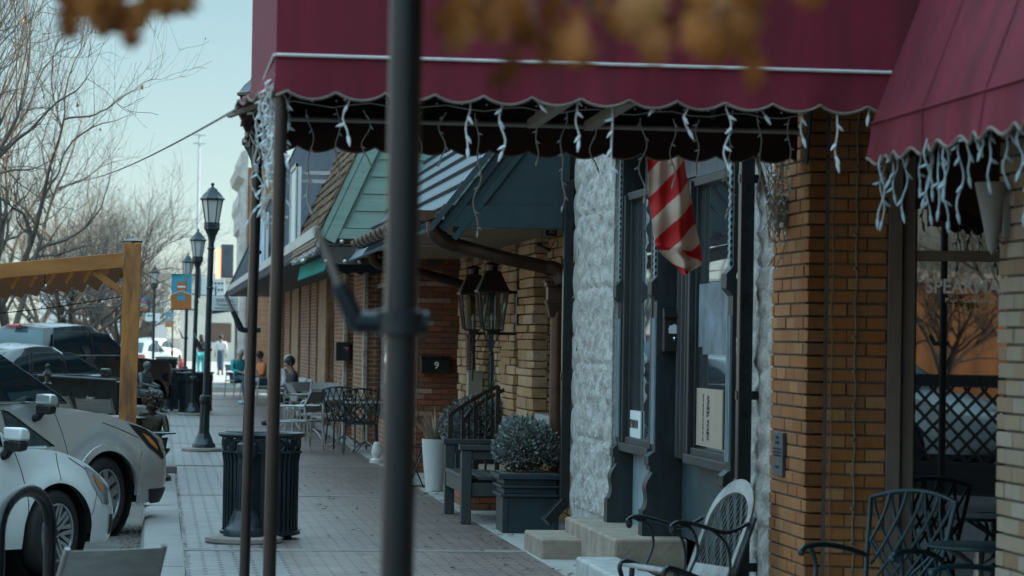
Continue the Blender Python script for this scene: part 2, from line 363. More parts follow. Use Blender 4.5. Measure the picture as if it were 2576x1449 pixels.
M['bluebox'] = mat('dull_plaque_metal', (.06, .085, .10), .45, .4, var=.3, scale=12)
M['utility'] = mat('beige_utility_box', (.30, .25, .20), .6, var=.1)
M['framewood'] = mat('taupe_window_frame', (.13, .105, .085), .6, var=.25, scale=7, stretch=(1, 1, .3))
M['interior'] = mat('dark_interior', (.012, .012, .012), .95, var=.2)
M['farcream'] = mat('cream_far_wall', (.62, .56, .48), .8, var=.12, scale=.5)
M['greyfar'] = mat('grey_far_wall', (.27, .29, .29), .8, var=.15, scale=.5)
M['farwhite'] = mat('white_far_wall', (.72, .72, .70), .8, var=.08, scale=.4)
M['farorange'] = mat('orange_far_wall', (.28, .12, .045), .85, var=.5, scale=.45)
M['cornice'] = mat('weathered_cornice', (.42, .40, .37), .8, var=.3, scale=3, bump=.2)
M['tanfar'] = brickmat('tan_far_brick', (.33, .17, .085), (.40, .25, .15), (.30, .24, .18), ms=.008)
M['brownfar'] = brickmat('brown_mixed_brick', (.36, .14, .065), (.20, .085, .05), (.42, .35, .27), ms=.009, dirt=.5)
M['quoin'] = mat('pale_quoin', (.42, .38, .32), .85, var=.35, scale=6, bump=.3, bscale=20)
# ================================================================ SETTING
XF = 3.40
def text(name, s, o, xd, up, h, m, parent, width=None, depth=.003, world=True, bold=.0):
    cu = bpy.data.curves.new(name, 'FONT'); cu.body = s; cu.extrude = depth; cu.offset = bold
    t = bpy.data.objects.new(name, cu); COL.objects.link(t)
    dg = bpy.context.evaluated_depsgraph_get(); me = bpy.data.meshes.new_from_object(t.evaluated_get(dg))
    bpy.data.objects.remove(t); bpy.data.curves.remove(cu)
    xs = [v.co.x for v in me.vertices]; ys = [v.co.y for v in me.vertices]
    w0, h0 = max(xs)-min(xs), max(ys)-min(ys); sx = (width/w0) if width else h/h0; sy = h/h0
    xd, up = Vector(xd).normalized(), Vector(up).normalized(); nz = xd.cross(up)
    b = MB(); o = Vector(o)
    b.add([o+xd*((v.co.x-min(xs))*sx)+up*((v.co.y-min(ys))*sy)+nz*v.co.z for v in me.vertices], [tuple(p.vertices) for p in me.polygons])
    bpy.data.meshes.remove(me)
    return b.build(name, m, parent, smooth=0, world=world)
def sheet(x0, x1, y0, y1, z, nx=1, ny=1, amp=0):
    b = MB()
    return b.grid([[(x0+(x1-x0)*i/nx, y0+(y1-y0)*j/ny, z+(amp*noise.noise(Vector((x0+(x1-x0)*i/nx, (y0+(y1-y0)*j/ny)*.7, 3))) if amp else 0)) for i in range(nx+1)] for j in range(ny+1)])
struct('street', sheet(-400, 400, -120, 1200, -.13), M['asphalt'], smooth=0)
PAVE = brickmat('red_pavers', (.215, .15, .13), (.165, .122, .108), (.055, .053, .05), .205, .105, .011, .5, .5, horizontal=True, dirt=.4)
PAVG = brickmat('sky_sheen_pavers', (.22, .215, .21), (.17, .165, .162), (.03, .027, .025), .235, .105, .015, .5, .9, horizontal=True, dirt=.35)  # paler grey tone stands for sky reflected along the kerb side
b = MB(); b.box(.22, 12, -10, 79.3, -.13, -.008); struct('sidewalk_bed', b, M['concrete'])
struct('sidewalk', sheet(.95, 2.85, -10, 79.3, .0, 8, 200, .004), PAVE)
struct('paver_strip', sheet(.215, .95, -10, 79.3, .0, 4, 200, .007), PAVG)
struct('concrete_apron', sheet(2.85, 9, -10, 79.3, .002, 6, 80, .003), M['concrete'])
b = MB()
for Y in (14.3, 21.5, 28.8, 35.3, 42.3, 50.4, 57.5, 64.6, 71.7): b.box(.22, 2.86, Y-.10, Y+.10, -.02, .0055)
struct('sidewalk_bands', b, M['band'], bevel=.004)
# kerb: slightly wavering, rounded nose
b = MB(); prof = [(.21, -.13), (.213, -.002), (.20, .004), (-.06, .002), (-.09, -.012), (-.105, -.04), (-.125, -.14)]
rows = []
for j in range(0, 181):
    y = -10+j*.5; dx = .012*noise.noise(Vector((0, y*.35, 0)))+.05*max(0, (20-y)/12)*(-1 if False else 0)
    rows.append([(x+dx, y, z+.006*noise.noise(Vector((x*3, y*.6, 7)))) for x, z in prof])
b.grid([r[::-1] for r in rows]); struct('kerb', b, M['kerb'])
b = MB()
for Y in (19.9, 27, 46, 64): b.box(-.11, .2, Y-.006, Y+.006, -.02, .0062)
struct('kerb_joints', b, M['mortar'])
# far side of the crossing
b = MB(); b.box(.22, 12, 88.5, 260, -.13, 0); struct('far_sidewalk', b, M['concrete'])
b = MB(); b.box(-.1, .22, 88.5, 260, -.13, .004); struct('far_kerb', b, M['kerb'])
b = MB(); b.box(-40, -14, -10, 300, -.13, 0); struct('opposite_sidewalk', b, M['concrete'])
# dirt and leaf litter in the gutter
b = MB()
for i in range(420):
    y = random.uniform(18.5, 26); x = -.13-abs(random.gauss(0, .11)); s = random.uniform(.008, .028); a = random.uniform(0, 6.3)
    z = -.126+random.uniform(0, .012)
    b.add([(x+s*cos(a+k*1.57)*(.5 if k % 2 else 1), y+2*s*sin(a+k*1.57)*(.5 if k % 2 else 1), z+random.uniform(0, .01)) for k in range(4)], [(0, 1, 2, 3)])
for i in range(160):
    y = random.uniform(17, 33); x = .215+abs(random.gauss(0, .02)); s = random.uniform(.006, .016); a = random.uniform(0, 6.3)
    b.add([(x+s*cos(a+k*1.57), y+2*s*sin(a+k*1.57), .006+random.uniform(0, .008)) for k in range(4)], [(0, 1, 2, 3)])
o = b.build('leaf_litter', M['shrubdead'], smooth=0); o['kind'] = 'stuff'
b = MB()
for i in range(210):
    y = random.uniform(18, 34); x = random.uniform(1.2, 3.2) if i % 3 else random.gauss(2.85, .12); s = random.uniform(.012, .035); a = random.uniform(0, 6.3)
    if x > 3.35: continue
    b.add([(x+s*cos(a+k*1.05)*(1 if k % 2 else .5), y+s*sin(a+k*1.05)*(1 if k % 2 else .5), .008+random.uniform(0, .012)) for k in range(6)], [(0, 1, 2, 3, 4, 5)])
o = b.build('fallen_leaves', M['shrubdead'], smooth=0); o['kind'] = 'stuff'

# ================================================================ BRICK / STONE helpers
CH = .0694
def brickrun(b, p0, e, n, L, z0, courses, par=0, depth=.10, bl=.205, jit=.004, skip=None, h=None):
    """real bricks along direction e (xy) whose outer face looks along n; corner at p0"""
    h = h or CH-.011
    for c in range(courses):
        u = 0.0; half = ((c+par) % 2 == 1); first = True
        while u < L-.01:
            l = (bl*.5 if half and first else bl); first = False
            u1 = min(u+l, L); z = z0+c*CH
            if not (skip and skip((u+u1)/2, z)):
                j = random.uniform(-jit, jit)
                cc = Vector((p0[0]+e[0]*(u+u1)/2-n[0]*(depth/2-j), p0[1]+e[1]*(u+u1)/2-n[1]*(depth/2-j), z+h/2))
                b.obox(cc, Vector((e[0], e[1], 0))*((u1-u)/2-.0025), Vector((n[0], n[1], 0))*(depth/2), Vector((0, 0, h/2)))
            u = u1
def rockface(y0, y1, z0, z1, x, bh=.3, bl=.62, step=.026, amp=.016, seed=0, nx=-1):
    """rock-faced ashlar whose face looks to -X"""
    ny, nz = int((y1-y0)/step), int((z1-z0)/step); rows = []
    for k in range(nz+1):
        z = z0+(z1-z0)*k/nz; r = []; row = int((z-z0)/bh); fz = ((z-z0)/bh) % 1
        for j in range(ny+1):
            y = y0+(y1-y0)*j/ny; u = (y-y0)/bl+(.5 if row % 2 else 0)+.13*noise.noise(Vector((row*3.3, seed, 0))); fy = u % 1
            e = min(1, min(fz, 1-fz)*bh/.022)*min(1, min(fy, 1-fy)*bl/.022)
            q = noise.fractal(Vector((y*9, z*11, seed+row*.7)), .8, 2.1, 5)
            d = e**.45*(.010+amp+.026*q-.022*abs(noise.noise(Vector((y*5.3, z*6.1, seed+9))))+.010*noise.noise(Vector((int(u)*5.1, row*2.7, seed))))
            ed = min(j, ny-j)/2.
            if ed < 1: d = d*.35-.006*(1-ed)
            r.append((x+nx*d, y, z))
        rows.append(r)
    return rows
# ================================================================ NEAR BRICK SHOP (recessed door with canopy)
RHO = radians(19); E_ = (cos(RHO), -sin(RHO)); N_ = (-sin(RHO), -cos(RHO)); P0 = Vector((XF, 14.4, 0))
def pr(u, d, z): return Vector((P0.x+E_[0]*u+N_[0]*d, P0.y+E_[1]*u+N_[1]*d, z))
shop = thing('brick_shop', 'tan brick shop with recessed glazed entrance under the maroon canopy', 'building', (XF, 11.3, 0))
b = MB(); nC = 43
brickrun(b, (XF, 14.4), (0, 1), (-1, 0), .87, .0, nC, 0)
brickrun(b, (XF+.10, 14.4-.10*sin(RHO)/cos(RHO)*1.0), E_, N_, .315, .0, nC, 1)
b.build('corner_pier', M['tanbrick'], shop, smooth=0, bevel=.0035)
b = MB(); b.box(XF+.012, XF+.3, 14.5, 15.27, 0, 2.98)
for c in range(1): b.obox(pr(.27, -.13, 1.49), Vector((*E_, 0))*.185, Vector((*N_, 0))*.118, (0, 0, 1.49))
b.build('pier_core', M['mortar'], shop, smooth=0)
b = MB(); brickrun(b, (XF, 11.03), (0, -1), (-1, 0), 1.75, .0, nC, 0); brickrun(b, (XF+.1, 11.03), (1, 0), (0, 1), .5, .0, nC, 1)
b.build('street_pier', M['palebrick'], shop, smooth=0, bevel=.0035)
b = MB(); b.box(XF+.012, XF+.5, 9.3, 10.95, 0, 2.98); b.build('street_pier_core', M['mortar'], shop, smooth=0)
b = MB(); b.box(XF+.02, XF+.7, 6, 15.27, 2.985, 6.8); b.box(XF+.5, 16, -14, 10.9, 0, 6.8); b.box(XF+2.8, 16, 11, 14.9, 0, 6.8); b.box(XF+.7, XF+2.9, 11, 15.2, 3.2, 6.8)
b.box(XF+.02, XF+.5, -14, 8.0, 0, 6.8)
b.build('wall', M['tanfar'], shop, smooth=0)
b = MB(); b.box(XF+.3, XF+2.8, 11.3, 15.0, 3.0, 3.1); b.build('entry_ceiling', M['darkboard'], shop, smooth=0)
w = MB(); w.obox(pr(.46, -.03, 1.5), Vector((*E_, 0))*.038, Vector((*N_, 0))*.06, (0, 0, 1.5)); w.obox(pr(.53, -.045, 1.5), Vector((*E_, 0))*.035, Vector((*N_, 0))*.04, (0, 0, 1.5))
fr = w.build('window_frame', M['framewood'], shop, smooth=0, bevel=.006)
g = MB(); g.obox(pr(1.30, -.06, 1.5), Vector((*E_, 0))*.83, Vector((*N_, 0))*.006, (0, 0, 1.49)); pane = g.build('window_pane', M['shopglass'], shop, smooth=0)
g = MB(); g.obox(pr(1.30, -.034, 2.125), Vector((*E_, 0))*.735, Vector((*N_, 0))*.022, (0, 0, .027)); g.build('mullion', M['framewood'], shop, smooth=0, bevel=.005); g = MB(); g.obox(pr(1.30, -.034, .12), Vector((*E_, 0))*.735, Vector((*N_, 0))*.022, (0, 0, .1)); g.build('bottom_rail', M['framewood'], shop, smooth=0, bevel=.005)
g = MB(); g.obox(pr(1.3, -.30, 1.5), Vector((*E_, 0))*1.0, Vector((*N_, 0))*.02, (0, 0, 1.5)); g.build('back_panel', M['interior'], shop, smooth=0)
def upx(px, py, d=-.048):
    r = ray(px, py); n = Vector((*N_, 0)); q = pr(0, d, 0); t = (q-Vector((0, 0, EYE))).dot(n)/r.dot(n); return Vector((0, 0, EYE))+r*t
o_ = upx(2328, 738); o2_ = upx(2492, 738); LW = (o2_-o_).length*1.345
text('shop_lettering', 'SPEARMAN', o_, (*E_, 0), (0, 0, 1), .078, M['letterwhite'], shop, width=LW, bold=.022)
text('small_lettering', 'For Leasing  Info', upx(2378, 763), (*E_, 0), (0, 0, 1), .028, M['letterwhite'], shop, width=.36)
# door at the back of the recess
b = MB(); b.box(XF+2.7, XF+2.78, 11.8, 13.6, 0, 2.5); b.build('door', M['navy'], shop, smooth=0)
b = MB()
for i in range(46):   # old light wire hanging down the pier
    b.tube([pr(.255+.004*sin(i*1.3), .012, 2.95-i*.06), pr(.255+.004*sin((i+1)*1.3), .012, 2.95-(i+1)*.06)], .005, 5)
    if i % 3 == 0: b.ball(pr(.25, .016, 2.95-i*.06), .011, 6, 4)
tag(b.build('light_wire', M['wiretan']), 'thick dusty light wire with bulbs hanging down the dark brick pier face', 'light wire'); b = MB()
for i in range(34): b.tube([pr(.13+.003*sin(i), .008, 2.6-i*.07), pr(.13+.003*sin(i+1), .008, 2.6-(i+1)*.07)], .0025, 4)
tag(b.build('light_wire', M['wiretan']), 'thin dusty wire hanging straight down the dark brick pier face', 'light wire')
# plaque on the pier
pl = thing('plaque', 'small metal plaque with raised lettering on tan brick pier', 'plaque', (XF-.02, 14.98, 1.05))
b = MB(); b.box(XF-.022, XF+.001, 14.86, 15.10, .925, 1.165); b.build('plate', M['bluebox'], pl, smooth=0, bevel=.004)
for i, (s, z, h, ww) in enumerate((('LOVE', 1.13, .014, .06), ('TRAIL', 1.10, .016, .10), ('HISTORIC BUILDING', 1.07, .009, .18), ('RESTORED AND KEPT', 1.052, .009, .18), ('FOR THE TOWN', 1.034, .009, .16), ('1907', .97, .012, .07))):
    text('raised_letters', s, (XF-.0235, 14.98+ww/2, z), (0, -1, 0), (0, 0, 1), h, M['ink'], pl, width=ww)
# cone sconces on the piers
def cone(x, y, z, label, k=1.0):
    t = thing('wall_sconce', label, 'sconce', (x, y, z), 0, 'cone sconces on the brick piers')
    b = MB(); b.lathe([(r_*k, z_*k) for r_, z_ in [(.002, -.30), (.02, -.27), (.055, -.1), (.085, .04), (.08, .045), (.05, -.08), (.004, -.2)]], (x-.07*k, y, z), 14); b.build('cone', M['sconce'], t)
    b = MB(); b.box(x-.03*k, x+.005, y-.05*k, y+.05*k, z-.22*k, z+.03*k); b.build('back_plate', M['sconce'], t, smooth=0, bevel=.004)
    return t
cone(XF-.002, 14.93, 2.43, 'grey cone wall sconce on the orange lit brick pier', .66); cone(XF-.002, 10.93, 2.28, 'grey cone wall sconce on pale brick pier at right edge', .85)

# ================================================================ STONE STOREFRONT
st = thing('stone_storefront', 'white rock faced stone building with dark navy shopfront and scrolled pilasters', 'building', (XF, 18.5, 0))
b = MB(); b.grid(rockface(21.05, 22.85, .27, 3.3, XF+.05, seed=2)); b.box(XF+.045, XF+.5, 21.06, 22.84, .2, 3.3); b.build('stone_pilaster', M['rough_white'], st, smooth=60); b = MB()
b.grid(rockface(15.28, 16.35, 0, 3.3, XF+.06, seed=5, amp=.022)); b.box(XF+.06, XF+.5, 15.29, 16.34, 0, 3.3)
b.build('stone_pilaster', M['rough_white'], st, smooth=60); b = MB()
rows = []
for k in range(110):
    z = .05+k*.03; f = ((z-.2)/.3) % 1; q = .022*(1-abs(2*f-1))**.4
    rows.append([(XF+.06-q-.012*noise.noise(Vector((z*8, 1, i))), 22.85+i*.09, z) for i in range(4)])
b.grid(rows); b.build('corner_quoin', M['rough_white'], st, smooth=60)
b = MB(); b.box(XF+.1, XF+.6, 15.3, 22.9, 3.3, 6.9); b.box(4.2, 16, 15.2, 23.1, 0, 6.8); b.build('upper_wall', M['rough_white'], st, smooth=0)
# windows in the street plane, between deep scrolled pilasters
def pil_profile(x0, zt):
    """x is distance out from the shop window plane; profile of a pilaster fin with console brackets"""
    R = x0+.21; f = x0
    P = [(R, .27), (f-.085, .27), (f-.085, .45), (f-.075, .455), (f-.065, .46)]
    for t in range(0, 13): a = t/12; P.append((f-.068+.058*(.5-.5*cos(a*pi))-.022*sin(a*pi)**2+.020*sin(a*2*pi), .46+.27*a))   # the S scroll
    P += [(f-.035, .735), (f-.035, .765), (f-.048, .775), (f-.048, .835), (f-.015, .865), (f, .87), (f, 1.94), (f-.018, 1.96), (f-.042, 1.985), (f-.042, 2.075), (f-.018, 2.10), (f, 2.12), (f, zt), (R, zt)]
    return P
for i, (ya, yb, dx) in enumerate(((20.93, 21.08, .11), (19.5, 19.66, .13), (16.72, 16.88, .10))):
    b = MB(); b.prism(pil_profile(XF-.02+dx, 3.1), ya, yb, 'y'); b.build('pilaster', M['navy'], st, smooth=0, bevel=.004)
    b = MB()
    for q in (.03, .075, .12): b.box(XF-.032+dx, XF-.019+dx, ya+q-.008, ya+q+.012, .92, 1.82)
    b.box(XF-.032+dx, XF-.019+dx, ya+.045, ya+.105, 2.1, 3.05)
    for z in range(20): b.box(XF-.036+dx, XF-.018+dx, ya+.045, ya+.105, 2.13+z*.045, 2.15+z*.045)
    b.build('highlight_fluting', M['paleblue'], st, smooth=0)  # pale strips paint the highlight on the pilasters' street faces
for (ya, yb, sill, o) in ((16.88, 18.88, .83, .11), (19.66, 20.93, .83, .0)):
    xx = XF+o
    b = MB(); b.box(xx+.20, xx+.23, ya, yb+(.62 if o else 0), .27, sill); b.build('bulkhead', M['navy2' if o else 'paleblue'], st, smooth=0)
    b = MB(); b.box(xx+.08, xx+.22, ya, yb, sill-.01, sill+.055); b.build('sill', M['navy'], st, smooth=0, bevel=.006)
    f = MB()
    for y in (ya+.03, yb-.03): f.box(xx+.1, xx+.2, y-.03, y+.03, sill+.055, 2.76); f.box(xx+.14, xx+.2, y-.06, y+.06, sill+.055, 2.76)
    f.box(xx+.12, xx+.2, ya, yb, 2.72, 2.78); f.box(xx+.12, xx+.2, ya, yb, sill+.05, sill+.10)
    wf = f.build('window', M['navy'], st, smooth=0, bevel=.006)
    g = MB(); g.box(xx+.17, xx+.18, ya+.06, yb-.06, sill+.1, 2.72); g.build('pane', M['storeglass'], wf, smooth=0)
b = MB(); b.box(XF+.26, XF+.31, 18.88, 19.5, .83, 2.8)
for y in (18.95, 19.1, 19.25, 19.4): b.tube([(XF+.255, y, .84), (XF+.255, y, 2.78)], .022, 8)
b.build('jamb_panel', M['navy'], st, smooth=40)
b = MB(); b.box(XF+.26, XF+.34, 16.88, 21, 2.79, 3.1); b.box(XF-.05, XF+.3, 16.5, 21.2, 3.1, 3.3); b.build('lintel', M['greyboard'], st, smooth=0)
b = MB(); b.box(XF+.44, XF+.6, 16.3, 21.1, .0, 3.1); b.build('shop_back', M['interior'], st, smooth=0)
b = MB(); b.box(XF+.155, XF+.165, 20.38, 20.86, .93, 1.13)
tag(b.build('name_card', M['signwhite'], smooth=0), 'white card reading KEVIN.M in the narrow storefront window', 'sign')
text('name_lettering', 'KEVIN.M', (XF+.153, 20.84, 1.0), (0, -1, 0), (0, 0, 1), .062, M['ink'], bpy.data.objects['name_card'], width=.36, world=False)
b = MB(); b.box(XF+.265, XF+.275, 17.9, 18.78, .95, 1.34); tag(b.build('poster', M['utility'], smooth=0), 'white poster with sideways lettering in the wider storefront window', 'poster')
text('poster_lettering', 'ANGEL WASH', (XF+.263, 18.40, 1.30), (0, 0, -1), (0, -1, 0), .07, M['ink'], bpy.data.objects['poster'], width=.30, world=False)
for q in range(1): text('poster_text', 'Swim boutique and gifts for her', (XF+.263, 18.55+q*.075, 1.30), (0, 0, -1), (0, -1, 0), .03, M['bluebox'], bpy.data.objects['poster'], width=.32, world=False)
b = MB(); b.box(XF+.266, XF+.274, 17.4, 18.75, 1.62, 2.05); b.box(XF+.266, XF+.274, 17.4, 18.6, 1.57, 1.62)
tag(b.build('window_picture', mat('blue_grey_print', (.10, .14, .17), .6, var=.6, scale=4)), 'faded blue and grey picture in the wider storefront window', 'poster')
# stone threshold and steps
for nm, x0, x1, y0, y1, z, mm, lab in (('stone_threshold', XF-.22, XF+.3, 19.2, 21.6, .27, 'stone_step', 'long brown stone threshold under the navy pilasters'),
      ('stone_step', 2.88, XF-.12, 20.75, 21.75, .155, 'stone_step', 'brown stone step block beside the black downspout'),
      ('white_step', 2.90, XF-.2, 17.2, 19.15, .15, 'white_step', 'pale painted step behind the iron garden chair')):
    b = MB(); n = 8
    b.box(x0, x1, y0, y1, -.05, z); tag(b.build(nm, M[mm], smooth=0, bevel=.018), lab, 'step')
# black square downspouts
def squarespout(x, y, ztop, lab, foot=True):
    t = thing('downspout', lab, 'downspout', (x, y, 0), 0, 'black square downspouts')
    b = MB(); b.box(x-.04, x+.04, y-.04, y+.04, .26 if foot else .05, ztop)
    if foot: b.bar((x, y, .30), (x-.16, y-.05, .13), .085, .085)
    b.build('pipe', M['black'], t, smooth=0, bevel=.006)
    b = MB()
    for z in (.36, 1.35, 2.6): b.box(x-.045, x+.13, y-.012, y+.03, z-.025, z+.025)
    b.build('strap', M['black'], t, smooth=0)
squarespout(XF-.05, 15.75, 3.3, 'black square downspout between storefront and orange brick pier', False)
squarespout(XF+.0, 23.15, 3.0, 'black square downspout at far edge of white stone pilaster')
# wall mailbox
t = thing('wall_mailbox', 'black vertical mailbox with torn white label on navy pilaster', 'mailbox', (3.44, 19.45, 1.8))
c = aty(1692, 832, 19.47); x, z = c.x, c.z
b = MB(); b.box(x-.075, x+.075, 19.40, 19.495, z-.15, z+.10); b.build('box', M['plastic'], t, smooth=0, bevel=.008)
b = MB(); b.prism([(19.385, z+.085), (19.385, z+.10), (19.41, z+.155), (19.495, z+.17), (19.495, z+.10)], x-.08, x+.08, 'x'); b.build('lid', M['black'], t, smooth=0, bevel=.005)
b = MB(); b.prism([(x-.04, z-.02), (x+.04, z-.02), (x+.042, z+.02), (x+.03, z+.045), (x+.02, z+.03), (x, z+.05), (x-.02, z+.035), (x-.03, z+.04), (x-.042, z+.02)], 19.396, 19.3985, 'y'); b.build('torn_label', M['signwhite'], t, smooth=0)
b = MB(); b.ball((x, 19.398, z-.055), .012, 8, 5); b.ball((x-.012, 19.398, z-.05), .006, 6, 4); b.ball((x+.012, 19.398, z-.05), .006, 6, 4); b.box(x-.003, x+.003, 19.392, 19.399, z-.085, z-.04); b.build('emblem', M['chrome'], t)

# ================================================================ LEDGE STONE HOUSE with standing-seam pent roof
XR = 3.70
hs = thing('ledgestone_house', 'tan ledgestone house front under a slate blue metal pent roof', 'building', (XR, 28, 0))
wins = ((24.4, 26.35, .95, 2.25), (27.62, 28.02, 1.45, 2.28), (30.5, 31.5, .95, 2.3))
b = MB(); y0, y1 = 23.3, 34.0; z = 0.
while z < 3.05:
    hgt = random.uniform(.055, .10); y = y0
    while y < y1:
        l = random.uniform(.14, .42); ya, yb = y, min(y+l, y1); cut = False
        for (wa, wb, za, zb) in wins:
            if z+hgt > za and z < zb and yb > wa and ya < wb:
                if ya < wa < yb: yb = wa
                elif ya < wb < yb: ya = wb
                else: cut = True
        if not cut and yb-ya > .03:
            q = random.uniform(0, .045)
            b.box(XR-q, XR+.16, ya+.006, yb-.006, z+.005, z+hgt-.005)
        y += l
    z += hgt
b.build('stone_wall', M['ledge'], hs, smooth=0, bevel=.008)
b = MB(); b.box(XR+.14, XR+.17, y0, y1, 0, 3.1)
b.box(XR+.3, 16, 23.1, 34, 0, 6.6); b.build('wall_core', M['mortar'], hs, smooth=0)
for (wa, wb, za, zb) in wins:
    f = MB(); f.box(XR+.03, XR+.1, wa, wa+.05, za, zb); f.box(XR+.03, XR+.1, wb-.05, wb, za, zb); f.box(XR+.03, XR+.1, wa, wb, zb-.05, zb); f.box(XR+.03, XR+.1, wa, wb, za, za+.05); f.box(XR+.04, XR+.09, (wa+wb)/2-.02, (wa+wb)/2+.02, za, zb)
    wf = f.build('window', M['navy2'], hs, smooth=0)
    g = MB(); g.box(XR+.055, XR+.065, wa+.04, wb-.04, za+.04, zb-.04); g.build('pane', M['storeglass'], wf, smooth=0)
    if za < 1.2:
        s = MB(); s.box(XR-.13, XR+.12, wa-.1, wb+.1, za-.26, za); s.build('sill', M['white_step'], wf, smooth=0, bevel=.012)
# piers between the windows
for (pa, pb, d) in ((26.35, 27.5, .14), (28.1, 29.2, .10), (32.6, 33.4, .10)):
    z = 0; b = MB()
    while z < 2.75:
        hgt = random.uniform(.06, .12); q = random.uniform(0, .03); m_ = random.uniform(pa+.3, pb-.3)
        b.box(XR-d-q, XR-.01, pa, m_-.006, z+.005, z+hgt-.005); b.box(XR-d-random.uniform(0, .03), XR-.01, m_+.006, pb, z+.005, z+hgt-.005); z += hgt
    b.build('stone_pier', M['ledge'], hs, smooth=0, bevel=.01)
# pent roof: eave line X=2.28, z=2.72 rising at 53 degrees
EX, EZ, RX, RZ = 2.33, 2.66, 3.72, 4.50; RY0, RY1 = 23.25, 33.2
def slope(t, off=0):
    nx, nz = -(RZ-EZ), (RX-EX); l = hypot(nx, nz); return (EX+(RX-EX)*t+nx/l*off, EZ+(RZ-EZ)*t+nz/l*off)
rb = MB(); rb.prism([slope(-.06), slope(1.), slope(1., .02), slope(-.06, .02)], RY0-.06, RY1, 'y'); roof = rb.build('roof', M['seam'], hs, smooth=0)
rb = MB()
for i in range(9):
    t_ = .035+i*.108; rb.prism([slope(t_, .016), slope(t_+.012, .016), slope(t_+.012, .055), slope(t_, .055)], RY0-.06, RY1, 'y')
rb.build('seam_ribs', M['seamdark'], roof, smooth=0)
rb = MB(); rb.prism([slope(-.06, -.005), slope(1., -.005), slope(1., .045), slope(-.06, .045)], RY0-.085, RY0-.06, 'y'); rb.build('edge_flashing', M['seamdark'], roof, smooth=0)
# near gable end: teal stucco panel with boards
gp = MB(); gp.prism([(EX+.05, EZ-.05), (XF+.02, EZ-.05), (XF+.02, 4.0), slope(.73, -.03), slope(-.02, -.03)], RY0, RY0+.08, 'y'); gp.build('gable_panel', M['tealroof'], hs, smooth=0)
gp = MB(); gp.box(EX+.03, XF+.03, RY0-.025, RY0, EZ-.07, EZ+.11)
for o1, o2 in ((.03, .10), (.17, .22)): gp.prism([slope(-.03, -o2), slope(.75, -o2), slope(.75, -o1), slope(-.03, -o1)], RY0-.03, RY0, 'y')
gp.build('gable_trim', M['navy2'] if False else M['tealroof'], hs, smooth=0, bevel=.004)
sf = MB(); sf.box(EX, XR+.1, RY0+.08, 34, EZ-.04, EZ-.01); sf.build('soffit', M['soffit'], hs, smooth=0)
sf = MB()
for (px, py) in ((1218, 571), (1164, 597), (1075, 616)):
    p = gnd(px, py, EZ-.045); sf.lathe([(.11, 0), (.11, .008), (.06, .008)], (p.x, p.y, EZ-.053), 20)
sf.build('recessed_light', M['fascia'], hs)
fc = MB(); fc.box(EX-.02, EX+.0, RY0, RY1, EZ-.06, EZ+.06); fc.build('fascia_board', M['darkboard'], hs, smooth=0)
# gutters and copper downpipes
def gutter(x, y0, y1, z, lab):
    t = thing('gutter', lab, 'gutter', (x, y0, z), 0, 'half round copper gutters'); b = MB()
    rows = []
    for y in (y0, y1): rows.append([(x+.085*cos(a), y, z+.085*sin(a)) for a in [pi+pi*i/10 for i in range(11)]])
    b.slab(rows, lambda p: Vector((0, 0, .004))); b.build('trough', M['copper'], t)
    b = MB(); b.prism([(x+.085*cos(a), z+.085*sin(a)) for a in [pi+pi*i/10 for i in range(11)]], y0-.004, y0+.004, 'y'); b.build('end_cap', M['copper'], t, smooth=0)
    b = MB(); n = int((y1-y0)/.6)
    for i in range(n): b = MB(); b.tube(arc((x, y0+.3+i*.6, z), .09, pi, 2*pi, 8), .006, 5); b.build('bracket', M['copper'], t)
    return t
gutter(EX-.13, RY0-.1, RY1-2.0, EZ+.06, 'copper half round gutter under the standing seam roof edge')
def copperpipe(pts, r, lab, heads=()):
    t = thing('copper_downpipe', lab, 'downpipe', tuple(pts[0]), 0, 'round copper downpipes'); b = MB(); b.tube(bez(pts, 5), r, 14); b.build('pipe', M['copper'], t)
    for (p, q, k) in heads:   # crimped elbows
        b = MB(); P = bez([p, (Vector(p)+Vector(q))/2+Vector(k), q], 10)
        for i, c in enumerate(P[1:-1]): 
            d = (P[i+2]-P[i]).normalized(); b.tube([c-d*.006, c+d*.006], r*1.12, 14)
        b.build('crimped_elbow', M['copper'], t)
    return t
yP = 23.6
A = [aty(1090, 548, yP-.25), aty(1092, 585, yP-.25), aty(1113, 607, yP-.2), aty(1150, 617, yP-.1), aty(1260, 647, yP), aty(1372, 672, yP+.2), aty(1402, 683, yP+.2), aty(1415, 710, yP+.2)]
copperpipe(A, .06, 'slanting copper downpipe crossing in front of the tan stone wall', ((A[0], A[3], Vector((-.03, 0, -.06))), (A[5], A[7], Vector((.03, 0, .035)))))
hx = aty(1400, 750, 24.0).x; hz = aty(1400, 750, 24.0).z
t = thing('leader_head', 'stepped copper rain box at the top of vertical downpipe', 'rain box', (hx, 24, hz))
s_ = 7000/24.
b = MB()
for (w0, w1, za, zb) in ((.115, .115, .135, .15), (.10, .10, .10, .135), (.085, .085, -.02, .10), (.095, .10, -.05, -.02), (.06, .088, -.17, -.05)):
    b.add([(hx-w0, 24-w0*.8, hz+za), (hx+w0, 24-w0*.8, hz+za), (hx+w0, 24+w0*.8, hz+za), (hx-w0, 24+w0*.8, hz+za), (hx-w1, 24-w1*.8, hz+zb), (hx+w1, 24-w1*.8, hz+zb), (hx+w1, 24+w1*.8, hz+zb), (hx-w1, 24+w1*.8, hz+zb)], [(0, 3, 2, 1), (4, 5, 6, 7), (0, 1, 5, 4), (1, 2, 6, 5), (2, 3, 7, 6), (3, 0, 4, 7)])
b.build('box', M['copper'], t, smooth=0, bevel=.004)
bx = gnd(1392, 1318).x
